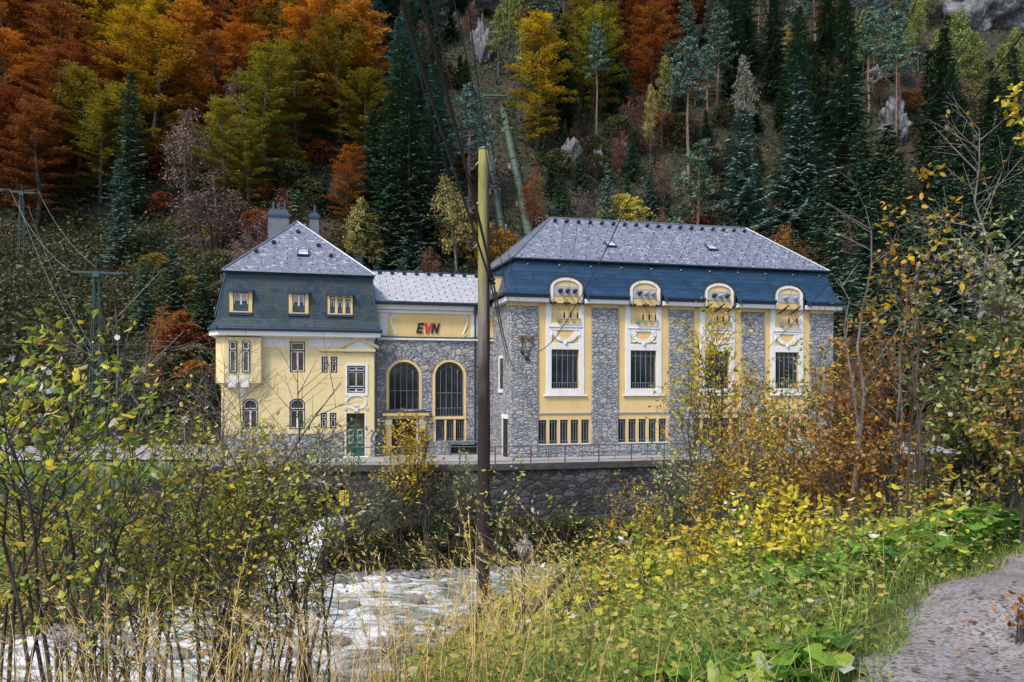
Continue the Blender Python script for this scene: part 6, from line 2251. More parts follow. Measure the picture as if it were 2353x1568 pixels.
# --- the wood: species follow the stands seen on the mountain
STAND = [   # (px, py, radius, kind, leaf, weight)
    (60, 30, 110, 'beech', 'orange'), (250, 60, 110, 'beech', 'gold'), (330, 170, 90, 'beech', 'gold'), (120, 180, 120, 'beech', 'rust'), (190, 120, 70, 'beech', 'brown'),
    (60, 330, 130, 'beech', 'rust'), (180, 340, 110, 'beech', 'olive'), (30, 230, 80, 'beech', 'orange'), (470, 60, 90, 'beech', 'rust'), (380, 20, 60, 'beech', 'orange'),
    (550, 130, 90, 'beech', 'orange'), (640, 60, 80, 'beech', 'orange'), (690, 150, 80, 'beech', 'orange'), (740, 260, 80, 'beech', 'olive'), (820, 180, 60, 'beech', 'orange'),
    (620, 230, 70, 'beech', 'olive'), (500, 230, 80, 'beech', 'rust'), (860, 230, 40, 'beech', 'rust'), (120, 430, 90, 'beech', 'rust'), (250, 440, 60, 'beech', 'olive'),
    (440, 330, 60, 'thin', 'brown'), (560, 360, 60, 'beech', 'olive'), (660, 370, 70, 'thin', 'rust'), (740, 420, 60, 'beech', 'rust'), (400, 420, 60, 'thin', 'mauve'), (540, 470, 60, 'thin', 'mauve'),
    (620, 480, 50, 'beech', 'rust'), (360, 500, 50, 'beech', 'orange'), (290, 250, 45, 'spruce', 'spruce'),
    (890, 60, 80, 'spruce', 'blue'), (960, 120, 80, 'spruce', 'spruce'), (880, 140, 60, 'thin', 'brown'), (1000, 220, 80, 'spruce', 'blue'), (960, 320, 90, 'spruce', 'spruce'), (1060, 300, 60, 'pine', 'blue'),
    (1060, 170, 60, 'pine', 'pine'), (1180, 60, 60, 'larch', 'larch'), (1150, 140, 50, 'larch', 'larch'), (900, 420, 80, 'spruce', 'spruce'), (1010, 440, 60, 'spruce', 'spruce'), (1080, 440, 50, 'pine', 'blue'),
    (1340, 30, 60, 'pine', 'pine'), (1420, 40, 70, 'beech', 'brown'), (1480, 60, 70, 'beech', 'rust'), (1560, 40, 70, 'beech', 'rust'), (1620, 60, 60, 'beech', 'rust'), (1400, 110, 50, 'beech', 'olive'), (1500, 150, 60, 'beech', 'rust'),
    (1690, 40, 60, 'pine', 'pine'), (1640, 140, 60, 'pine', 'pine'), (1760, 100, 80, 'spruce', 'spruce'), (1740, 30, 50, 'beech', 'rust'), (1860, 60, 80, 'pine', 'blue'), (1900, 120, 80, 'spruce', 'spruce'),
    (1440, 230, 90, 'spruce', 'spruce'), (1350, 250, 70, 'spruce', 'spruce'), (1560, 260, 80, 'pine', 'pine'), (1680, 240, 70, 'spruce', 'spruce'), (1800, 260, 90, 'spruce', 'spruce'), (1920, 280, 90, 'spruce', 'spruce'),
    (1290, 400, 70, 'pine', 'blue'), (1400, 400, 80, 'spruce', 'blue'), (1520, 420, 80, 'pine', 'pine'), (1640, 430, 80, 'spruce', 'spruce'), (1760, 440, 90, 'spruce', 'spruce'), (1900, 440, 110, 'spruce', 'spruce'),
    (1960, 20, 50, 'larch', 'larch'), (2030, 40, 60, 'pine', 'blue'), (2100, 60, 60, 'larch', 'larch'), (2200, 110, 80, 'larch', 'larch'), (2320, 170, 80, 'larch', 'larch'), (2060, 180, 70, 'pine', 'pine'),
    (2140, 260, 90, 'spruce', 'spruce'), (2240, 260, 80, 'thin', 'brown'), (2290, 330, 90, 'spruce', 'spruce'), (2060, 400, 100, 'spruce', 'spruce'), (2180, 460, 110, 'spruce', 'spruce'), (2320, 470, 100, 'spruce', 'spruce'),
    (2000, 560, 110, 'spruce', 'spruce'), (2150, 600, 110, 'spruce', 'spruce'), (2300, 620, 110, 'spruce', 'spruce'),
]
SX = np.array([(s[0], s[1]) for s in STAND], float); SR = np.array([s[2] for s in STAND], float)
HT = {'beech': (13, 19), 'spruce': (14, 23), 'pine': (14, 20), 'larch': (13, 18), 'thin': (7, 11), 'fir': (7, 12)}
COLN = [(0, 300, "over the pylons"), (300, 480, "above the villa's outer corner"), (480, 620, "by the wide chimney"), (620, 760, "above the villa's chimneys"), (760, 900, "above the villa's inner edge"),
        (900, 1010, "over the low wing"), (1010, 1120, "behind the wooden pole"), (1120, 1300, "beside the penstocks"), (1300, 1450, "above the first skylight"), (1450, 1600, "above the hall ridge"),
        (1600, 1760, "above the second skylight"), (1760, 1930, "over the hall's far corner"), (1930, 2100, "beyond the hall"), (2100, 2240, "beneath the largest cliff"), (2240, 2460, "at the side edge")]
ROWN = [(-400, 70, "topmost slope"), (70, 180, "upper slope"), (180, 300, "middle slope"), (300, 420, "lower slope"), (420, 900, "foot of the slope")]
ADJ = {('beech', 'rust'): "rust red beech", ('beech', 'orange'): "orange beech", ('beech', 'gold'): "golden beech", ('beech', 'olive'): "olive green beech", ('beech', 'brown'): "dull brown beech",
       ('thin', 'brown'): "brown half bare tree", ('thin', 'mauve'): "mauve grey bare tree", ('thin', 'rust'): "rusty thin tree", ('spruce', 'spruce'): "dark green spruce", ('spruce', 'blue'): "blue green spruce",
       ('pine', 'pine'): "grey green pine", ('pine', 'blue'): "bluish pine", ('larch', 'larch'): "pale yellow green larch", ('fir', 'spruce'): "young dark fir"}
def proj(p):
    return 1176.5 + p[0] / p[1] * 1700, 890 - (p[2] - CAM_H) / p[1] * 1700
occ = [(t[0].x, t[0].y, 3.2) for t in TREES[:NH]]
cand = []
rgf = np.random.default_rng(77)
row = 71.0
while row < 212:
    step = 4.9 + (row - 70) * .024
    x = -row * .74 + rgf.uniform(0, step)
    while x < row * .74:
        cand.append((x + rgf.normal(0, step * .22), row + rgf.normal(0, step * .2)))
        x += step * 1.06
    row += step * .98
PIPE_SEG = [((h1.x, h1.y), (l1_.x, l1_.y)), ((h2.x, h2.y), (l2_.x, l2_.y))]
LABELN = {}
picked = []
for x, y in cand:
    if y < float(np.interp(x, *YB)) + 2.0: continue
    z = H(x, y)
    px_, py_ = proj((x, y, z))
    # the cleared slope with the pylons
    if px_ < 470 and py_ > 505 + 30 * math.sin(px_ * .02) - max(0, px_ - 250) * .25 and not (px_ > 420 and py_ > 640): continue
    if py_ < -190: continue
    if 320 < px_ < 520 and py_ > 590: continue
    pm = proj((x, y, z + 8))
    d = np.hypot(SX[:, 0] - pm[0] + rgf.normal(0, 22), SX[:, 1] - pm[1] + rgf.normal(0, 22)) / SR
    s_ = STAND[int(np.argmin(d))]
    kind, leaf = s_[3], s_[4]
    if kind in ('spruce', 'pine') and rgf.random() < .14: kind, leaf = 'thin', ('brown' if rgf.random() < .6 else 'rust')
    if rgf.random() < .05 and kind == 'beech' and px_ > 300: kind, leaf = 'spruce', 'spruce'
    h = rgf.uniform(*HT[kind]) * 1.12
    if kind == 'spruce' and 1250 < px_ < 1700 and py_ > 330: kind, h = 'fir', rgf.uniform(5, 9)
    # keep pipes, rocks and hero trees in view: nothing tall right in front of them
    top = proj((x, y, z + h))[1]
    bad = False
    for ppx, pt_, pb2, w_ in ((1184, 250, 560, 40), (1140, 300, 600, 34), (1118, 60, 210, 34), (1050, 10, 70, 36), (1236, 40, 300, 44), (1312, 330, 390, 34), (1372, 345, 410, 20), (1716, 125, 250, 26), (2255, 0, 90, 110), (2052, 230, 330, 30),
                              (1432, 455, 520, 50), (1580, 95, 400, 22), (1518, 130, 330, 22), (1494, 190, 380, 18), (1706, 255, 480, 40), (1948, 40, 420, 36), (1838, 175, 460, 34), (50, 440, 600, 40), (800, 345, 470, 44), (500, 400, 540, 60), (822, 450, 600, 34), (868, 505, 620, 34), (948, 480, 620, 36), (1046, 405, 600, 30)):
        wpx = w_ + {'beech': 4.2, 'spruce': 2.2, 'pine': 2.4, 'larch': 2.2, 'thin': 2.2, 'fir': 2.0}[kind] * 1700 / y * .8
        if abs(px_ - ppx) < wpx and top < (pb2 if w_ in (40, 34) and ppx in (1184, 1140) else pt_ + .62 * (pb2 - pt_)) and py_ > pt_ + 6:
            hp = hillpt(ppx, min(pb2, 640))
            if y < hp.y + 1.0:
                bad = True
                break
    if bad: continue
    if any((x - a) ** 2 + (y - b) ** 2 < r_ * r_ for a, b, r_ in occ): continue
    if kind == 'fir' and leaf == 'blue': leaf = 'spruce'
    occ.append((x, y, 2.3))
    picked.append((x, y, z, kind, leaf, h, pm))
key_of = lambda t: ((t[3], t[4]), next((c[2] for c in COLN if c[0] <= t[6][0] < c[1]), "outside the picture"), next((c[2] for c in ROWN if c[0] <= t[6][1] < c[1]), "foot of the slope"))
from collections import defaultdict
grp = defaultdict(list)
for t in picked:
    grp[key_of(t)].append(t)
ORD = ["first", "second", "third", "fourth", "fifth", "sixth", "seventh", "eighth", "ninth", "tenth", "eleventh", "twelfth", "thirteenth", "fourteenth", "fifteenth", "sixteenth", "seventeenth", "eighteenth", "nineteenth", "twentieth"]
for (kl, cn, rn), ts in grp.items():
    ts.sort(key=lambda t: t[6][0])
    for i, t in enumerate(ts):
        x, y, z, kind, leaf, h, pm = t
        nm = ADJ.get((kind, leaf), f"{leaf} {kind}")
        lab = f"lone {nm} on the {rn} {cn}" if len(ts) == 1 else f"{ORD[min(i, 19)]} {nm} from left, {rn} {cn}"
        if abs(pm[0] - 1176) > 1300:
            lab = f"{nm} of the wood just beyond the picture's side"
        plant_tree(kind, leaf, Vector((x, y, z - .3)), h, lab, f"{nm}s of the mountain wood", 1.18 + .12 * rgf.normal())
# low growth in the gaps: young firs, bushes and thin scrubby trees
LM['scrubtree'] = leafmat("scrub_tree_leaves", [(.0, (.03, .035, .018)), (.5, (.075, .085, .035)), (1, (.17, .15, .06))], .25, .03, .3)
ADJ2 = {('fir', 'spruce'): "small dark fir", ('fir', 'blue'): "small bluish fir", ('bush', 'scrubtree'): "dull green bush", ('thin', 'brown'): "low brown tree", ('bush', 'rust'): "low rusty bush", ('bush', 'olive'): "low olive bush"}
fillers = defaultdict(list)
for _ in range(5200):
    y = 71 + 110 * rgf.random() ** 1.35
    x = (rgf.random() - .5) * 1.44 * y
    if y < float(np.interp(x, *YB)) + 2.5: continue
    z = H(x, y)
    px_, py_ = proj((x, y, z))
    if py_ < -40 or not (-40 < px_ < 2400): continue
    if px_ < 470 and py_ > 515 and not (px_ > 330 and py_ > 600): continue
    if any((x - a) ** 2 + (y - b) ** 2 < (r_ * .75) ** 2 for a, b, r_ in occ): continue
    bad = False
    h = rgf.uniform(3.2, 7.5)
    if 1370 < px_ < 1490 and 430 < py_ < 700: continue
    for a, b in PIPE_SEG:
        t = min(1, max(0, ((y - a[1]) * (b[1] - a[1]) + (x - a[0]) * (b[0] - a[0])) / ((b[0] - a[0]) ** 2 + (b[1] - a[1]) ** 2)))
        if math.hypot(x - a[0] - t * (b[0] - a[0]), y - a[1] - t * (b[1] - a[1])) < 3.4: bad = True
    if bad or (1090 < px_ < 1250 and 240 < py_ < 640 and h > 3.4): continue
    conif = px_ > 880
    q = rgf.random()
    if conif:
        kind, leaf = ('fir', 'spruce') if q < .48 else ('fir', 'blue') if q < .56 else ('bush', 'scrubtree') if q < .84 else ('thin', 'brown') if q < .94 else ('bush', 'rust')
    else:
        kind, leaf = ('bush', 'scrubtree') if q < .30 else ('bush', 'rust') if q < .55 else ('bush', 'olive') if q < .72 else ('thin', 'brown') if q < .88 else ('fir', 'spruce')
    if kind == 'bush': h *= .75
    occ.append((x, y, 2.9 if kind == 'fir' else 3.2))
    cn = next((c[2] for c in COLN if c[0] <= px_ < c[1]), "beside the thicket")
    rn = next((c[2] for c in ROWN if c[0] <= py_ - 30 < c[1]), "foot of the slope")
    fillers[(kind, leaf, cn, rn)].append((px_, x, y, z, h))
allf = sorted(((t[4] / t[2], key, i) for key, ts in fillers.items() for i, t in enumerate(ts)), reverse=True)
keep, cnt = set(), defaultdict(int)
LIM = {'fir': 190, 'bush': 210, 'thin': 90}
for sc_, key, id_ in allf:
    if cnt[key[0]] < LIM[key[0]]:
        cnt[key[0]] += 1
        keep.add((key, id_))
fillers = {k: [t for i, t in enumerate(ts) if (k, i) in keep] for k, ts in fillers.items()}
for (kind, leaf, cn, rn), ts in fillers.items():
    ts.sort()
    nm = ADJ2[(kind, leaf)]
    for i, (px_, x, y, z, h) in enumerate(ts):
        lab = f"lone {nm} low on the {rn} {cn}" if len(ts) == 1 else f"{ORD[min(i, 19)]} {nm} from left, {rn} {cn}"
        plant_tree(kind, leaf, Vector((x, y, z - .15)), h, lab, f"{nm} growth in the gaps of the wood", 1.1)
print("TREES", len(TREES))

# undergrowth between the trunks: low leafy clumps nobody could count
def scatter_cards(name, X, Y, size, spread, mats, label, seed, hrange=(.1, .9), n_each=5, flat=.6, cat="undergrowth"):
    c = Cards(seed); r = c.r
    Z = hgt(X, Y)
    n = len(X)
    k = n_each
    P = np.repeat(np.stack([X, Y, Z], -1), k, 0) + r.normal(0, spread, (n * k, 3)) * np.array([1, 1, 0])
    P[:, 2] = hgt(P[:, 0], P[:, 1]) + r.uniform(*hrange, n * k)
    u = unit(r.normal(size=(n * k, 3)) * np.array([1, 1, flat])); v = unit(np.cross(u, r.normal(size=(n * k, 3))))
    s = size * r.uniform(.6, 1.3, (n * k, 1))
    c.put(P, u * s, v * s * .55, np.clip(np.repeat(r.uniform(.15, .85, n), k) + r.normal(0, .12, n * k), 0, 1))
    return tag(link_mesh(name, c.mesh(name), mats), label, cat, kind="stuff")
LM['under'] = leafmat("undergrowth_leaves", [(.0, (.020, .028, .016)), (.4, (.040, .065, .028)), (.62, (.085, .062, .036)), (.8, (.080, .115, .04)), (1, (.20, .16, .05))], .2, 0, 0)
LM['scrub'] = leafmat("scrub_leaves", [(.0, (.035, .040, .018)), (.3, (.06, .085, .025)), (.5, (.12, .075, .04)), (.75, (.10, .14, .035)), (.92, (.20, .17, .07)), (1, (.36, .29, .06))], .25, 0, 0)
r_ = np.random.default_rng(9)
n = 34000
yy = 69 + 120 * r_.random(n) ** 1.5; xx = (r_.random(n) - .5) * 1.5 * yy
k = yy > np.interp(xx, *YB) + 1
scatter_cards("undergrowth", xx[k], yy[k], .26, .5, LM['under'], "dark brown and green undergrowth covering the mountain side between the trunks", 91, (.05, 1.9))
n = 7000
yy = 64 + 36 * r_.random(n); xx = -yy * (.32 + .42 * r_.random(n))
scatter_cards("scrub", xx, yy, .22, .45, LM['scrub'], "low scrub and weeds on the cleared slope around the two pylons", 92, (.05, 1.0), 6)

# ------------------------------------------------------------------ shrubs, herbs and grasses
LM['leaf_green'] = leafmat("green_yellow_leaves", [(.0, (.035, .075, .018)), (.3, (.10, .17, .03)), (.55, (.22, .27, .035)), (.75, (.40, .36, .03)), (.88, (.48, .34, .04)), (.96, (.50, .52, .46)), (1, (.62, .64, .60))], .4, .012, .12, gain=1.80)
LM['leaf_yellow'] = leafmat("autumn_yellow_leaves", [(.0, (.12, .12, .02)), (.3, (.30, .27, .03)), (.6, (.52, .40, .03)), (.85, (.58, .33, .03)), (1, (.50, .24, .05))], .4, .012, .12, gain=1.25)
LM['leaf_bright'] = leafmat("clear_yellow_leaves", [(.0, (.24, .26, .03)), (.4, (.55, .47, .03)), (.75, (.70, .56, .05)), (1, (.66, .36, .05))], .45, .01, .08, gain=1.10)
LM['leaf_mixed'] = leafmat("mixed_autumn_leaves", [(.0, (.04, .06, .015)), (.25, (.12, .15, .03)), (.5, (.28, .26, .035)), (.72, (.38, .22, .035)), (.9, (.30, .12, .04)), (1, (.42, .40, .34))], .35, .015, .15, gain=1.55)
LM['leaf_brown'] = leafmat("brown_orange_leaves", [(.0, (.06, .03, .015)), (.35, (.20, .085, .03)), (.65, (.38, .19, .035)), (.85, (.42, .30, .05)), (1, (.22, .24, .05))], .35, .015, .15, gain=1.30)
LM['leaf_willow'] = leafmat("silvery_green_leaves", [(.0, (.06, .085, .03)), (.35, (.17, .21, .07)), (.65, (.34, .36, .11)), (.9, (.48, .47, .28)), (1, (.60, .60, .52))], .35, .012, .12, gain=1.0)
LM['leaf_yelgreen'] = leafmat("yellow_green_leaves", [(.0, (.08, .10, .02)), (.35, (.26, .27, .03)), (.7, (.48, .43, .04)), (.92, (.50, .34, .05)), (1, (.55, .53, .42))], .42, .012, .12, gain=1.40)
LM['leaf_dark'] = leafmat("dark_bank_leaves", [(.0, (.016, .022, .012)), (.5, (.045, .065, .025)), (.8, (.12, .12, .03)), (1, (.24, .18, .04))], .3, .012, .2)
LM['fluff'] = leafmat("pale_seed_fluff", [(.0, (.30, .25, .23)), (.5, (.50, .44, .42)), (1, (.68, .63, .61))], .4, 0, .05, .9)
LM['grass_dry'] = leafmat("dry_grass", [(.0, (.22, .14, .05)), (.4, (.42, .29, .10)), (.75, (.56, .42, .17)), (1, (.62, .53, .30))], .3, 0, .05, gain=1.30)
LM['grass_green'] = leafmat("green_grass", [(.0, (.03, .07, .015)), (.4, (.10, .17, .03)), (.75, (.22, .27, .05)), (1, (.42, .36, .12))], .35, 0, .05, gain=1.40)
LM['butterbur'] = leafmat("butterbur_leaves", [(.0, (.03, .085, .016)), (.4, (.075, .20, .025)), (.7, (.17, .31, .035)), (.85, (.30, .36, .05)), (.93, (.36, .42, .36)), (1, (.52, .56, .54))], .4, 0, .05, .45, .45, gain=1.35)
LM['withered'] = leafmat("withered_leaves", [(.0, (.10, .09, .10)), (.5, (.20, .20, .23)), (1, (.34, .35, .39))], .2, 0, .05, .8)

def shrub(name, px, Y, top, leaf, label, n_stem=5, spread=.35, size=.06, dens=1.0, seed=0, stem='stem', group=None, lean=(0, 0), bare=.25, twig=1.0, tl=1.0,
          cat="shrub", thick=1.0, droop=.35, aspect=.62, x=None, leaf_top=0.0):
    """a shrub or sapling: curved stems with side twigs, single leaves set along them; its top reaches the photo height 'top'"""
    rg = np.random.default_rng(seed + 1000)
    X = (px - 1176.5) / 1700 * Y if x is None else x
    z0 = H(X, Y)
    h = CAM_H - (top - 890) / 1700 * Y - z0
    h = max(h, .3)
    root = empty(name, (X, Y, z0))
    tag(root, label, cat, group)
    mb = MB()
    A, Bd = [], []                      # leaf anchors and the direction of their twig
    r0 = (.006 + .0042 * h) * thick
    for s in range(n_stem):
        hs = h * (1.0 if s == 0 else rg.uniform(.55, .97))
        az = rg.uniform(0, 6.283)
        out = spread * hs * (0.25 if s == 0 else rg.uniform(.35, 1.0))
        b = np.array([rg.normal(0, .05 + spread * .12 * h), rg.normal(0, .05 + spread * .12 * h), -.08])
        tip = np.array([math.cos(az) * out + lean[0] * hs, math.sin(az) * out * .8 + lean[1] * hs, hs])
        if s == 0: tip[:2] *= .4; tip[:2] += np.array(lean) * hs * .6
        ctrl = b * .35 + tip * .65 - np.array([tip[0] * .45, tip[1] * .45, -hs * .05])
        m = 9
        tt_ = np.linspace(0, 1, m)[:, None]
        pts = b * (1 - tt_) ** 2 + ctrl * 2 * tt_ * (1 - tt_) + tip * tt_ ** 2
        pts += rg.normal(0, .008 * hs, pts.shape) * np.array([1, 1, .2])
        mb.tube(pts, [r0 * (1 - .82 * q) for q in np.linspace(0, 1, m)], 5, cap=False)
        nt = int((5 + 4.5 * hs) * twig)
        for k in range(nt):
            f = bare + (1 - bare) * (k + rg.random()) / nt
            i = min(int(f * (m - 1)), m - 2)
            p = pts[i] + (pts[i + 1] - pts[i]) * (f * (m - 1) - i)
            d0 = unit(pts[i + 1] - pts[i])
            a2 = rg.uniform(0, 6.283)
            side = unit(np.cross(d0, np.array([math.cos(a2), math.sin(a2), .1])))
            d = unit(d0 * rg.uniform(.5, 1.1) + side)
            ln_ = hs * (.10 + .26 * (1 - f) * rg.uniform(.6, 1.2)) * tl + .10
            q1 = p + d * ln_ * .5 + np.array([0, 0, .03 * ln_]); q2 = p + d * ln_ + np.array([0, 0, (.18 - droop * .3) * ln_])
            rt = r0 * .42 * (1 - .5 * f)
            mb.tube([p, q1, q2], [rt, rt * .7, rt * .35], 3, cap=False)
            nl = max(1, int(ln_ / size * 1.1 * dens + rg.random()))
            u = rg.uniform(.2, 1.02, nl)
            for uu_ in u:
                A.append(p + (q2 - p) * uu_); Bd.append(d)
            if ln_ > .35:
                for e in range(2):
                    fe = rg.uniform(.3, .8)
                    pe = p + (q2 - p) * fe
                    de = unit(d + unit(np.cross(d, rg.normal(size=3))) * .9)
                    le = ln_ * .4
                    mb.tube([pe, pe + de * le], [rt * .5, rt * .25], 3, cap=False)
                    for _ in range(int(le / size * .9 * dens + rg.random())):
                        A.append(pe + de * le * rg.uniform(.3, 1.05)); Bd.append(de)
    mb.build("stems", M[stem], root)
    if len(A) and dens > 0:
        A, Bd = np.array(A), np.array(Bd)
        n = len(A)
        D = unit(Bd * .6 + rg.normal(0, .55, (n, 3)) + np.array([0, 0, -droop]))
        S = unit(np.cross(D, unit(rg.normal(0, .45, (n, 3)) + np.array([0, 0, 1.0]))))
        L_ = size * rg.uniform(.6, 1.25, n)
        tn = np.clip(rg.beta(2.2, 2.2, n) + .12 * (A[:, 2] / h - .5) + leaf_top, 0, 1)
        pale = rg.random(n) < .035
        tn[pale] = np.clip(tn[pale] + .5, 0, 1)
        co, F, t = leaf_arrays(A + D * .012, D, S, L_, L_ * aspect * .5 * rg.uniform(.8, 1.2, n), tn, rg.uniform(.05, .35))
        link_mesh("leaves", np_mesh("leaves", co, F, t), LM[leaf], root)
    return root

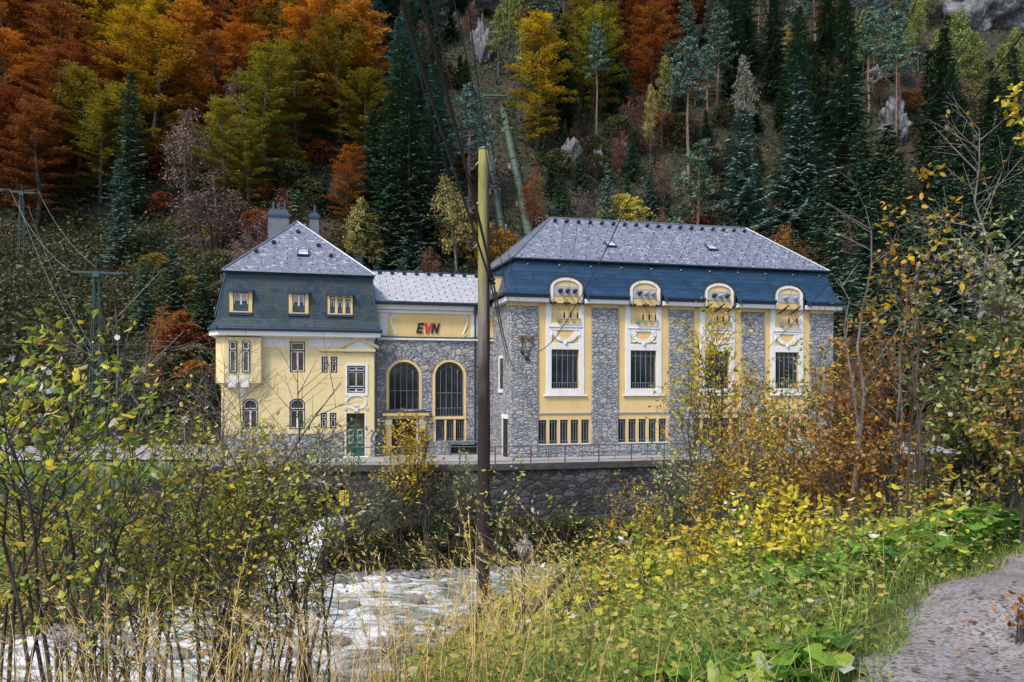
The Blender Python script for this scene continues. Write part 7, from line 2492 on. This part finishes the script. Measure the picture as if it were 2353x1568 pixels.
# ---- tall thicket on the left bank
SH = [
 # px, Y, top, leaf, n_stem, spread, size, dens, extra, label
 (150, 6.2, 805, 'leaf_green', 6, .30, .085, 1.1, {}, "tallest leafy shrub by the photo's side, its tip standing before the cleared slope"),
 (30, 6.0, 860, 'leaf_green', 7, .35, .08, 1.1, {}, "dense yellow green shrub at the very edge, left of the tallest leafy shrub"),
 (230, 5.6, 1180, 'leaf_green', 5, .35, .075, 1.0, {'stem': 'stem_dark'}, "low shrub with a thick dark stem rising from the bottom edge"),
 (360, 7.4, 1060, 'leaf_green', 6, .30, .07, .9, {}, "shrub with orange topmost leaves in front of the grey valley road"),
 (430, 8.4, 920, 'leaf_mixed', 4, .28, .065, .45, {}, "sparse shrub with brown curled leaves next to the villa's stone plinth"),
 (470, 7.4, 1040, 'leaf_green', 7, .30, .065, 1.0, {}, "yellowish green shrub just left of the villa's lawn"),
 (540, 8.6, 1030, 'leaf_yelgreen', 7, .30, .065, 1.1, {}, "yellow shrub covering the villa's plinth below the first arched window"),
 (610, 8.6, 1050, 'leaf_yelgreen', 7, .32, .065, 1.2, {}, "dense yellow shrub below the villa's second arched window"),
 (680, 9.4, 1020, 'leaf_willow', 5, .24, .06, 1.0, {'bare': .70}, "slender leaved shrub rising before the plinth beside the green door"),
 (725, 10.2, 1010, 'leaf_willow', 4, .24, .06, .9, {'bare': .72}, "grey green willow shrub whose twigs reach the terrace rail left of the green door"),
 (520, 6.6, 1200, 'leaf_yellow', 7, .28, .055, .9, {'stem': 'stem_dark'}, "yellowish shrub with many upright dark stems before the white rapids"),
 (560, 5.8, 1360, 'leaf_mixed', 6, .25, .05, .5, {'stem': 'stem_dark'}, "nearly leafless thin stems before the rapids at the bottom edge"),
 (690, 7.4, 1330, 'leaf_mixed', 4, .25, .05, .35, {'stem': 'stem_dark'}, "crooked dark twigs standing in front of the foaming water"),
 (300, 9.5, 700, 'leaf_green', 3, .22, .06, 0, {'stem': 'stem_grey', 'twig': .6, 'bare': .35}, "tall leafless sapling with pale upcurved branches in front of the tall pylon"),
 (235, 9.0, 820, 'leaf_green', 3, .25, .06, .04, {'stem': 'stem_grey', 'twig': .6, 'bare': .3}, "bare grey sapling with one green leaf beside the tall pylon"),
 (470, 8.2, 880, 'leaf_green', 2, .5, .06, .03, {'stem': 'stem', 'twig': .3, 'bare': .5, 'lean': (.35, 0)}, "two long bare rods leaning towards the villa's lower corner"),
 (560, 24, 800, 'leaf_mixed', 3, .16, .06, .02, {'stem': 'stem_grey', 'thick': .7, 'twig': .8, 'bare': .25}, "leafless grey sapling standing in front of the villa's oriel"),
 (520, 25, 840, 'leaf_mixed', 3, .18, .06, .02, {'stem': 'stem_grey', 'thick': .7, 'twig': .8, 'bare': .25}, "leafless sapling covering the villa's outer corner"),
 (705, 14, 850, 'leaf_mixed', 3, .28, .05, 0, {'stem': 'stem', 'twig': .45, 'bare': .5}, "bare forked sapling in front of the villa's blank yellow wall"),
 # ---- middle: far bank and by the pole
 (935, 46.0, 960, 'leaf_yellow', 6, .22, .24, .7, {'stem': 'stem'}, "golden brown sapling half hiding the entrance portal"),
 (1065, 46.4, 1040, 'leaf_willow', 5, .25, .20, .35, {'stem': 'stem_grey'}, "thin green shrub in front of the grey bench"),
 (760, 43.5, 1180, 'leaf_willow', 6, .4, .2, 1.2, {}, "yellow green willow bush at the foot of the concrete wing wall"),
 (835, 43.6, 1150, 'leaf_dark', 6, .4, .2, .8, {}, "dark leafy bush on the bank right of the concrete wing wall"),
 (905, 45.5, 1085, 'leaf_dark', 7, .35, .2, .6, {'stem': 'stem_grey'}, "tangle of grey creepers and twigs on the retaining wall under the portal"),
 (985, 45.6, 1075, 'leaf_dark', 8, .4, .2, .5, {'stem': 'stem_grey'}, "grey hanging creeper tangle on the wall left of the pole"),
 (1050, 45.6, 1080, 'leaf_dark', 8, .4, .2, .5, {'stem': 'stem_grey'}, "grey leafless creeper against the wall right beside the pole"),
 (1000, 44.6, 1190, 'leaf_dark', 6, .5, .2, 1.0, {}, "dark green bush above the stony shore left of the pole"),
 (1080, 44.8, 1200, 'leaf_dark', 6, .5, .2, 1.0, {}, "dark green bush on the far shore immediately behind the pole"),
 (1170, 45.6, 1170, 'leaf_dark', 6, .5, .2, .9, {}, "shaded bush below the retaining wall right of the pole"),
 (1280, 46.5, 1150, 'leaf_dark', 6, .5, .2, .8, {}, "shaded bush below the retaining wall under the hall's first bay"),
 (1395, 47.0, 1090, 'leaf_dark', 4, .25, .2, .3, {'stem': 'stem_grey'}, "slim greenish sapling standing against the dark retaining wall"),
 (1440, 40, 1110, 'leaf_mixed', 6, .4, .16, .9, {}, "mixed autumn bush hiding the end of the visible retaining wall"),
 (250, 38.0, 1120, 'leaf_mixed', 7, .4, .2, .9, {}, "bush on the opposite bank seen through the left thicket"),
 (520, 41.0, 1090, 'leaf_mixed', 7, .4, .2, .9, {}, "bush on the grass bank between the villa's lawn and the rapids"),
 (640, 44.0, 1090, 'leaf_dark', 7, .4, .2, .9, {}, "dark bush left of the tunnel mouth"),
 (80, 33.0, 1170, 'leaf_mixed', 7, .4, .2, .9, {}, "bush on the opposite bank at the photo's edge"),
 (390, 37.0, 1200, 'leaf_dark', 7, .4, .2, .9, {}, "dark bush overhanging the rapids on the opposite bank"),
 # ---- right bank thicket
 (1655, 17, 735, 'leaf_yellow', 6, .22, .10, .75, {'stem': 'stem'}, "yellow leaved young tree in front of the hall's third window"),
 (1600, 18, 830, 'leaf_willow', 5, .2, .09, .5, {'stem': 'stem_grey'}, "pale green willow with fine twigs left of the yellow leaved young tree"),
 (1580, 15, 850, 'leaf_mixed', 2, .12, .08, .12, {'stem': 'stem_dark', 'twig': .5}, "thin dark leafless rod crossing the low windows of the second bay"),
 (1755, 15, 850, 'leaf_yellow', 6, .24, .085, .8, {}, "yellow shrub in front of the hall's last stone pier"),
 (1700, 13, 900, 'leaf_brown', 5, .25, .075, .7, {}, "brown tinted shrub between the yellow young tree and the last bay"),
 (1820, 12, 910, 'leaf_mixed', 6, .28, .07, .8, {}, "mixed shrub below the hall's fourth window"),
 (1890, 12, 800, 'leaf_willow', 5, .28, .075, .6, {}, "green leaved shrub before the timber shed"),
 (1950, 11, 800, 'leaf_brown', 7, .28, .07, 1.0, {}, "copper brown shrub in front of the timber shed's wall"),
 (2030, 10, 720, 'leaf_brown', 7, .25, .07, 1.0, {}, "tall copper brown shrub right of the timber shed"),
 (1990, 9.0, 470, 'leaf_brown', 2, .15, .06, .03, {'stem': 'stem_grey', 'twig': .5, 'bare': .35}, "tall leafless grey stem with forked twigs right of the hall's far corner"),
 (2085, 9.0, 620, 'leaf_brown', 3, .2, .065, .1, {'stem': 'stem_grey', 'twig': .7}, "pale forked bare sapling in the middle of the copper thicket"),
 (2115, 8.2, 430, 'leaf_yellow', 2, .10, .085, .40, {'bare': .5, 'droop': .5, 'thick': .6}, "tall sapling tipped with a bunch of large yellow leaves above the thicket"),
 (2225, 8.6, 540, 'leaf_willow', 6, .26, .075, 1.2, {}, "bright green privet like bush towering in the right thicket"),
 (2300, 8.2, 640, 'leaf_willow', 7, .30, .07, 1.2, {}, "light green bush with white seed clusters at the photo's edge"),
 (2250, 9.0, 300, 'leaf_brown', 2, .12, .06, .08, {'stem': 'stem_grey', 'bare': .5}, "highest bare shoot of the right thicket with a few brown leaves"),
 (2392, 5.6, 205, 'leaf_bright', 1, .05, .06, 1.3, {'bare': .82, 'twig': 1.6, 'tl': .12, 'droop': .8, 'thick': .8, 'lean': (-.03, 0)}, "hanging branch of glowing yellow birch leaves entering from the side edge"),
 (2340, 7.4, 820, 'leaf_mixed', 7, .3, .06, 1.1, {}, "mixed shrub at the side edge under the hanging yellow branch"),
 (1640, 12.5, 1010, 'leaf_yellow', 7, .32, .06, 1.1, {}, "low yellow bush at the bottom of the yellow leaved young tree"),
 (1560, 13.5, 1040, 'leaf_willow', 7, .32, .065, 1.1, {}, "pale bush hiding the end of the terrace railing"),
 (1490, 15, 1120, 'leaf_yellow', 7, .35, .07, 1.0, {}, "small leaved yellow bush in front of the retaining wall's end"),
 (1730, 10.5, 1010, 'leaf_mixed', 7, .32, .055, 1.1, {}, "fine leaved mixed bush in the thick of the right bank under the last stone pier"),
 (1830, 10, 980, 'leaf_brown', 7, .32, .055, 1.2, {}, "dense mixed bush left of a pale forked sapling"),
 (1930, 9.4, 960, 'leaf_brown', 7, .32, .055, 1.2, {}, "dense bush below the copper brown shrub by the shed"),
 (2030, 9.0, 960, 'leaf_brown', 7, .32, .055, 1.2, {}, "low copper bush under the pale forked sapling"),
 (2130, 8.8, 950, 'leaf_mixed', 7, .32, .055, 1.2, {}, "dark inner bush with many stems behind the butterbur"),
 (2230, 8.6, 930, 'leaf_dark', 7, .32, .055, 1.2, {}, "shaded bush with dark stems behind the far end of the butterbur"),
 (2320, 8.4, 950, 'leaf_dark', 7, .32, .055, 1.2, {}, "shaded bush above the bend of the footpath"),
 (1780, 7.2, 1110, 'leaf_bright', 7, .30, .075, 1.2, {}, "bright yellow bush left of the butterbur, larger of two"),
 (1850, 6.6, 1160, 'leaf_bright', 7, .30, .075, 1.2, {}, "bright yellow bush touching the butterbur, nearer the path than its larger neighbour"),
 (1700, 8.2, 1150, 'leaf_green', 6, .32, .075, 1.0, {}, "green yellow bush left of the bright yellow bushes"),
 (1610, 8.4, 1190, 'leaf_yellow', 6, .34, .075, 1.0, {}, "broad leaved pale yellow bush in front of the wall's end"),
 (1480, 8.6, 1200, 'leaf_green', 6, .34, .085, .8, {}, "low bush with large pale yellow and pink leaves in the middle of the herbs"),
 (1380, 9.5, 1230, 'leaf_yellow', 5, .34, .075, .8, {}, "low bush with an orange topmost leaf right of the pole"),
 (1230, 8.5, 1090, 'leaf_green', 2, .4, .06, .35, {'lean': (-.2, 0), 'bare': .5}, "rose shoot with small paired leaves arching beside the pole"),
 (1290, 9.0, 1180, 'leaf_green', 4, .35, .05, .7, {}, "light green rose bush right of the pole's tarred foot"),
 (1180, 9.5, 1300, 'leaf_green', 5, .35, .05, .9, {}, "low green bush at the foot of the pole on its sunny side"),
 (1010, 9.0, 1400, 'leaf_bright', 5, .35, .06, .9, {}, "yellow low plant at the water's side left of the pole's foot"),
 (1085, 9.5, 1410, 'leaf_yellow', 5, .35, .06, .9, {}, "orange yellow low plant right at the pole's foot"),
 (935, 7.4, 1440, 'leaf_bright', 4, .35, .055, .7, {}, "small bright yellow plant above the rapids at the meadow's edge"),
 (2344, 4.6, 1470, 'leaf_brown', 4, .3, .05, .8, {}, "low reddish plant on the outer edge of the footpath"),
]
for i, (px_, Y_, top_, lf, ns, spd, sz, dn, ex, lb) in enumerate(SH):
    far = Y_ > 30
    w_ = lb.split()
    if len(w_) > 16: print("LONG", len(w_), lb)
    nm_ = "sapling" if any(k in lb for k in ("sapling", "young tree", "rod", "shoot", "stem with", "branch of")) else ("creeper" if "creeper" in lb else ("plant" if "plant" in lb else "shrub"))
    kw = dict(ex)
    if px_ < 760 and Y_ < 11 and dn > .3:
        low_ = top_ >= 1150
        dn *= .24 if low_ else .52
        sz *= .98
        kw.setdefault('bare', .48 if low_ else .60)
    elif px_ > 1800 and Y_ > 7 and dn > .6:
        dn *= 1.25; sz *= 1.12
    if far:
        kw.setdefault('twig', .8); kw['thick'] = .7
    o_ = shrub(nm_, px_, Y_, top_, lf, lb, ns, spd, sz, dn, i * 13 + 5, cat={"sapling": "sapling", "creeper": "creeper", "plant": "plant", "shrub": "shrub"}[nm_], **kw)

# white fluffy seed clusters of the climbing clematis on the right thicket, and seed heads of tall herbs
def fluffy(px, py, Y, n, r, label, stemlen, seed, spread=(.12, .10, .10)):
    rg = np.random.default_rng(seed)
    c = at(px, py, Y)
    zg = H(c.x, c.y)
    root = empty("seed_head_plant", (c.x, c.y, zg))
    tag(root, label, "seed heads")
    hh = c.z - zg
    mb = MB()
    mb.tube([(0.03, 0, -.05), (.0, .02, hh * .5), (0, 0, hh - .02)], [.006, .005, .003], 5, cap=False)
    P = []
    for k in range(n):
        q = rg.normal(0, 1, 3) * np.array(spread)
        b = np.array([0, 0, hh - .12 - .1 * rg.random()])
        t_ = np.array([0, 0, hh]) + q
        mb.tube([b, t_], [.003, .0015], 3, cap=False)
        P.append(t_)
    mb.build("stalk", M['stem_dark'], root)
    c_ = Cards(seed)
    for p in P:
        m = 26
        d = unit(rg.normal(size=(m, 3)))
        s_ = unit(np.cross(d, rg.normal(size=(m, 3))))
        L_ = r * rg.uniform(.5, 1.1, (m, 1))
        c_.put(p + d * L_ * .6, d * L_ * .5, s_ * L_ * .16, rg.uniform(.1, 1, m))
    link_mesh("fluff", c_.mesh("fluff"), LM['fluff'], root)
for i, a in enumerate((
    (1205, 1258, 6.2, 26, .030, "large round dry seed head on a dark stalk right of the pole", 1.0, 1, (.06, .06, .04)),
    (228 * .62, 1465, 4.7, 24, .030, "wide pale seed head over the rapids near the bottom corner", 1.0, 2, (.055, .05, .03)),
    (285, 1480, 4.9, 20, .028, "pale seed head beside the wide one over the rapids", 1.0, 3, (.05, .05, .03)),
    (905, 1475, 5.4, 22, .030, "pinkish seed head among yellow leaves left of the pole's foot", 1.0, 4, (.055, .05, .035)),
    (360, 1510, 4.8, 14, .026, "small seed head low among the dry grass near the bottom edge", 1.0, 5, (.04, .04, .03)),
    (1095, 1380, 7.2, 12, .028, "small grey seed head directly before the pole's tarred foot", 1.0, 6, (.04, .04, .03)),
    (2235, 610, 8.0, 44, .034, "upper string of white clematis tufts in the right thicket", 1.0, 7, (.32, .2, .16)),
    (2300, 680, 7.8, 40, .034, "lower string of white clematis tufts near the side edge", 1.0, 8, (.22, .2, .16)),
    (30, 905, 6.6, 40, .034, "white clematis tufts on the shrubs at the photo's left edge", 1.0, 9, (.16, .15, .20)),
    (150, 1010, 7.2, 40, .034, "white clematis tufts hanging in the tallest leafy shrub", 1.0, 10, (.22, .2, .16)),
    (560, 1060, 8.0, 30, .032, "grey seed tufts hanging in the yellow shrub before the villa", 1.0, 11, (.16, .1, .12)))):
    fluffy(*a)

# grass blades
def blades(name, X, Y, hgt_r, wid, mat, label, seed, lean=.6, leandir=None, kink=.9, plume=False):
    rg = np.random.default_rng(seed)
    n = len(X)
    Z = hgt(X, Y) - .02
    h = rg.uniform(*hgt_r, n)
    az = rg.uniform(0, 6.283, n) if leandir is None else leandir + rg.normal(0, .7, n)
    ln_ = lean * h * rg.uniform(.2, 1.2, n)
    B = np.stack([X, Y, Z], -1)
    d = np.stack([np.cos(az), np.sin(az), np.zeros(n)], -1)
    sd_ = np.stack([-np.sin(az), np.cos(az), np.zeros(n)], -1)
    K = 5
    rows = []
    for k in range(K + 1):
        t = k / K
        c = B + d * (ln_ * t ** 2)[:, None] + np.array([0, 0, 1.0]) * (h * (t - kink * .35 * t ** 3 * np.minimum(ln_ / h, 1)))[:, None]
        w = wid * (1 - t) ** .7 + wid * .08
        rows.append(np.stack([c - sd_ * w, c + sd_ * w], 1))
    co = np.stack(rows, 1).reshape(n, -1, 3)
    per = (K + 1) * 2
    f = np.array([(2 * k, 2 * k + 1, 2 * k + 3, 2 * k + 2) for k in range(K)])
    F = (np.arange(n)[:, None, None] * per + f[None]).reshape(-1, 4)
    tone = np.repeat(np.clip(rg.beta(2, 2, n), 0, 1), per)
    co = co.reshape(-1, 3)
    if plume:                                 # feathery panicle along the upper third
        tipd = unit(co.reshape(n, per, 3)[:, -1] - co.reshape(n, per, 3)[:, -5])
        base = co.reshape(n, per, 3)[:, -5]; tip = co.reshape(n, per, 3)[:, -1]
        m = 26
        q = rg.random((n, m, 1))
        P = base[:, None] + (tip - base)[:, None] * q
        dd = unit(tipd[:, None] + rg.normal(0, .45, (n, m, 3)))
        L_ = (.05 * (1.15 - q) + .012) * rg.uniform(.6, 1.3, (n, m, 1))
        s_ = unit(np.cross(dd, rg.normal(size=(n, m, 3))))
        P, dd, s_, L_ = P.reshape(-1, 3), dd.reshape(-1, 3), s_.reshape(-1, 3), L_.reshape(-1, 1)
        c2, F2, t2 = cards(P + dd * L_ * .6, dd * L_ * .6, s_ * .0028, np.clip(rg.beta(2, 2, n * m) + .15, 0, 1))
        F = np.concatenate([F, F2 + len(co)]); co = np.concatenate([co, c2]); tone = np.concatenate([tone, t2])
    return tag(link_mesh(name, np_mesh(name, co, F, tone), mat), label, "grass", kind="stuff")
rg = np.random.default_rng(5)
def pick(n, fx, fy, cond=None):
    x, y = fx(n), fy(n)
    k = (path_dist(x, y) > .66)
    if cond is not None: k &= cond(x, y)
    return x[k], y[k]
# long straw coloured stalks leaning over the water
x, y = pick(1150, lambda n: rg.uniform(-3.6, .1, n), lambda n: rg.uniform(3.9, 5.6, n))
blades("tall_dry_grass", x, y, (.45, 1.25), .0028, LM['grass_dry'], "long straw coloured grass stalks leaning over the rapids", 61, .75, None, .8)
x, y = pick(150, lambda n: rg.uniform(-2.8, .6, n), lambda n: rg.uniform(4.1, 5.8, n))
blades("reed_grass", x, y, (.9, 1.55), .0030, LM['grass_dry'], "feathery dry reed grass arching in front of the rapids", 62, .8, R(165), .8, True)
x, y = pick(26, lambda n: rg.uniform(-.9, .6, n), lambda n: rg.uniform(6, 9, n))
blades("reed_grass", x, y, (.9, 1.4), .0030, LM['grass_dry'], "upright feathery grass stalks standing before the stream by the pole", 65, .35, R(120), .6, True)
x, y = pick(15000, lambda n: rg.uniform(-2.2, 4.4, n), lambda n: 3.6 + 8.5 * rg.random(n) ** 1.3)
blades("meadow_grass", x, y, (.10, .42), .0035, LM['grass_green'], "green and yellowing meadow grass between path and stream", 63, .9)
x, y = pick(2400, lambda n: rg.uniform(-2.2, 4.4, n), lambda n: 3.6 + 7.5 * rg.random(n) ** 1.2)
blades("meadow_grass", x, y, (.15, .6), .0028, LM['grass_dry'], "dry tan grass mixed into the green meadow grass", 64, .9)
ii = rg.integers(20, 130, 15000)
off_ = rg.choice([-1, 1], 15000) * (.40 + .75 * rg.random(15000) ** 1.2)
x, y = pcx[ii] + nxp[ii] * off_ + rg.normal(0, .05, 15000), pcy[ii] + nyp[ii] * off_ + rg.normal(0, .05, 15000)
k = path_dist(x, y) > .40
blades("verge_grass", x[k], y[k], (.04, .17), .0035, LM['grass_green'], "short trodden grass along the edges of the footpath", 66, 1.0)

LM['dead_stalk'] = leafmat("dead_stalks", [(.0, (.02, .014, .012)), (.6, (.07, .045, .035)), (1, (.14, .10, .08))], .1, 0, .05)
x, y = pick(420, lambda n: rg.uniform(-1.2, 4.6, n), lambda n: 4.2 + 7 * rg.random(n))
blades("dead_stalks", x, y, (.35, .95), .0042, LM['dead_stalk'], "thin dark withered stalks standing among the meadow herbs", 67, .25)
x, y = pick(9000, lambda n: rg.uniform(-.6, 4.6, n), lambda n: 4.0 + 7.5 * rg.random(n) ** 1.2)
blades("meadow_grass", x, y, (.2, .62), .0038, LM['grass_green'], "longer arching green grass rising between the herbs", 68, 1.1)

# leafy herb layer on the near bank
def herbs(name, X, Y, zr, size, mat, label, seed, aspect=.6, per=6, spread=.10, droop=.2, cat="herbs"):
    rg = np.random.default_rng(seed)
    n = len(X)
    Z = hgt(X, Y)
    hh = rg.uniform(*zr, n)
    P = np.repeat(np.stack([X, Y, Z], -1), per, 0)
    P += rg.normal(0, spread, P.shape) * np.array([1, 1, 0])
    P[:, 2] += np.repeat(hh, per) * rg.uniform(.15, 1.0, n * per)
    a = rg.uniform(0, 6.283, n * per)
    D = unit(np.stack([np.cos(a), np.sin(a), rg.normal(.1 - droop, .4, n * per)], -1))
    S = unit(np.cross(D, unit(rg.normal(0, .4, (n * per, 3)) + np.array([0, 0, 1.0]))))
    L_ = size * rg.uniform(.5, 1.3, n * per)
    tn = np.clip(np.repeat(rg.beta(1.6, 1.6, n), per) + rg.normal(0, .14, n * per), 0, 1)
    co, F, t = leaf_arrays(P, D, S, L_, L_ * aspect * .5, tn, .2)
    o = link_mesh(name, np_mesh(name, co, F, t), mat)
    return tag(o, label, cat, kind="stuff")
LM['herb'] = leafmat("herb_leaves", [(.0, (.035, .06, .015)), (.3, (.10, .16, .03)), (.55, (.22, .27, .05)), (.75, (.36, .32, .06)), (.9, (.40, .26, .09)), (1, (.36, .36, .22))], .4, 0, .05, gain=1.45)
x, y = pick(8200, lambda n: rg.uniform(-1.6, 5.5, n), lambda n: 4.0 + 9.5 * rg.random(n) ** 1.2, lambda x, y: x > -.14 * y)
herbs("meadow_herbs", x, y, (.12, .65), .055, LM['herb'], "knee high yellow green herbs filling the near bank", 71)
x, y = pick(900, lambda n: rg.uniform(-.8, 4.2, n), lambda n: 6.5 + 7 * rg.random(n), lambda x, y: x > -.05 * y)
herbs("meadow_herbs", x, y, (.3, .95), .085, LM['leaf_yelgreen'], "larger yellow and pale leaves standing above the low herbs", 72, .8, 5, .14)
x, y = rg.uniform(-1, 30, 9000), rg.uniform(9.5, 32, 9000)
k = (y < np.interp(x, *YN) - 1) & (x > -.03 * y) & (path_dist(x, y) > 1.0)
herbs("bank_herbs", x[k], y[k], (.15, 1.0), .11, LM['leaf_mixed'], "mixed weeds and low brush on the right bank below the thicket", 73, .6, 7, .25)
x, y = rg.uniform(-12, 30, 7000), 0
y = np.interp(x, *YF) + rg.uniform(.6, 1, 7000) * 0 + rg.random(7000) * 3.6
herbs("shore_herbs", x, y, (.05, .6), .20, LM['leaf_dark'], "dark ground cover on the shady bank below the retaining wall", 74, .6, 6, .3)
x = rg.uniform(-34, -13.5, 8000); y = np.interp(x, *YF) + .5 + rg.random(8000) * 13
herbs("shore_herbs", x, y, (.05, .6), .18, LM['leaf_mixed'], "weeds on the sloping bank between rapids and valley road", 75, .6, 5, .3)
x, y = rg.uniform(-24, -1.2, 9000), rg.uniform(5, 24, 9000)
k = (y < np.interp(x, *YN) - .5) & (x < -.12 * y - .6)
herbs("bank_herbs", x[k], y[k], (.05, .5), .07, LM['leaf_mixed'], "weeds on the steep near bank under the thicket over the rapids", 76, .6, 5, .2)

# butterbur: big round leaves on stalks beside the path
def butterbur(name, X, Y, size, mat, label, seed, zr=(.10, .36)):
    rg = np.random.default_rng(seed)
    n = len(X)
    B = np.stack([X, Y, hgt(X, Y)], -1)
    hh = rg.uniform(*zr, n)
    a = rg.uniform(0, 6.283, n)
    D = unit(np.stack([np.cos(a), np.sin(a), rg.normal(-.25, .22, n)], -1))
    S = unit(np.cross(D, unit(rg.normal(0, .30, (n, 3)) + np.array([0, 0, 1.0]))))
    Nn = np.cross(S, D)
    Nn *= np.sign(Nn[:, 2:3] + 1e-6)
    L_ = (size * rg.uniform(.5, 1.25, n))[:, None]
    C = B + np.array([0, 0, 1.0]) * hh[:, None]
    K = 14
    th = np.linspace(-2.75, 2.75, K)
    rim = []
    for k, t in enumerate(th):
        rr = L_ * (.52 + .06 * math.cos(t) + .035 * (-1) ** k) * rg.uniform(.9, 1.1, (n, 1))
        up = L_ * (.10 * math.cos(2 * t + .5) + rg.normal(0, .05, (n, 1)))
        rim.append(C + D * rr * math.cos(t) + S * rr * math.sin(t) + Nn * up)
    mid = []
    for k, t in enumerate(th):
        rr = L_ * .28
        mid.append(C + D * rr * math.cos(t) + S * rr * math.sin(t) + Nn * L_ * (.05 + (.025 if k % 2 else -.02)))
    V = np.stack([C - Nn * L_ * .04] + mid + rim, 1)
    per = 1 + 2 * K
    tri = []
    for k in range(K - 1):
        tri += [(0, 1 + k, 2 + k), (1 + k, 1 + K + k, 2 + K + k), (1 + k, 2 + K + k, 2 + k)]
    F = (np.arange(n)[:, None, None] * per + np.array(tri)[None]).reshape(-1, 3)
    tone = np.clip(np.repeat(rg.beta(1.8, 2.0, n), per) + rg.normal(0, .06, n * per), 0, 1)
    V = V.reshape(-1, 3)
    # stalks
    sw = .005
    st = np.stack([B - S * sw, B + S * sw, C + S * sw * .7, C - S * sw * .7], 1).reshape(-1, 3)
    q = np.arange(n)[:, None] * 4 + len(V)
    F = np.concatenate([F, q + np.array([0, 1, 2]), q + np.array([0, 2, 3])])
    V = np.concatenate([V, st]); tone = np.concatenate([tone, np.full(len(st), .3)])
    return tag(link_mesh(name, np_mesh(name, V, F, tone, True), mat), label, "plants", kind="stuff")
# between the yellow bushes and the path
tq = rg.random(2200)
bx = 2.3 + tq * 3.9 + rg.normal(0, .18, 2200); by = 6.3 + tq * 2.2 + rg.uniform(-.5, 1.0, 2200)
k = (path_dist(bx, by) > .72)
butterbur("butterbur", bx[k][:760], by[k][:760], .205, LM['butterbur'], "bright green butterbur with big round leaves along the footpath", 81)
x, y = pick(160, lambda n: rg.normal(1.55, .32, n), lambda n: rg.normal(4.35, .30, n))
butterbur("butterbur", x, y, .20, LM['butterbur'], "smaller patch of green butterbur at the bottom edge beside the path", 82, (.05, .22))
x, y = pick(60, lambda n: rg.normal(1.9, .5, n), lambda n: rg.normal(5.4, .6, n))
butterbur("withered_leaves", x, y, .105, LM['withered'], "shrivelled grey butterbur leaves lying among the grass", 83, (.04, .18))
# fallen leaves on the path
nq = 1300
ii = rg.integers(0, len(pcx) - 1, nq)
ox_, oy_ = pcx[ii] + nxp[ii] * (qo := np.clip(rg.normal(0, .5, nq), -.95, .95)), pcy[ii] + nyp[ii] * qo
zz_ = hgt(ox_, oy_) + .05
a_ = rg.uniform(0, 6.283, nq)
D_ = np.stack([np.cos(a_), np.sin(a_), rg.normal(0, .12, nq)], -1); D_ = unit(D_)
S_ = unit(np.cross(D_, unit(rg.normal(0, .2, (nq, 3)) + np.array([0, 0, 1.0]))))
L_ = rg.uniform(.018, .055, nq)
co, F, t = leaf_arrays(np.stack([ox_, oy_, zz_], -1), D_, S_, L_, L_ * .3, rg.random(nq), .3)
LM['litter'] = leafmat("fallen_leaves", [(.0, (.06, .04, .03)), (.5, (.16, .10, .07)), (.85, (.28, .20, .13)), (1, (.42, .16, .04))], .1, 0, .05)
tag(link_mesh("fallen_leaves", np_mesh("fallen_leaves", co, F, t), LM['litter']), "brown fallen leaves scattered over the footpath", "leaves", kind="stuff")
# old driftwood on the bank right of the pole
for k, (pa, pb, Y_, r_, lb) in enumerate((((1222, 1405), (1330, 1290), 8.2, .045, "longer dark fallen branch lying slantwise in the herbs right of the pole"), ((1345, 1400), (1410, 1352), 7.8, .04, "shorter dark log end sticking out of the herbs beside the longer branch"))):
    a, b = at(*pa, Y_), at(*pb, Y_ + 1.2)
    a.z = max(a.z, H(a.x, a.y) + .03); b.z = max(b.z, H(b.x, b.y) + .05)
    mb = MB(); mb.tube([Vector((0, 0, 0)), (b - a) * .5 + Vector((0, 0, .03)), b - a], [r_, r_ * .9, r_ * .6], 8)
    tag(mb.build("fallen_branch", M['stem_dark'], None, True, a), lb, "branch")
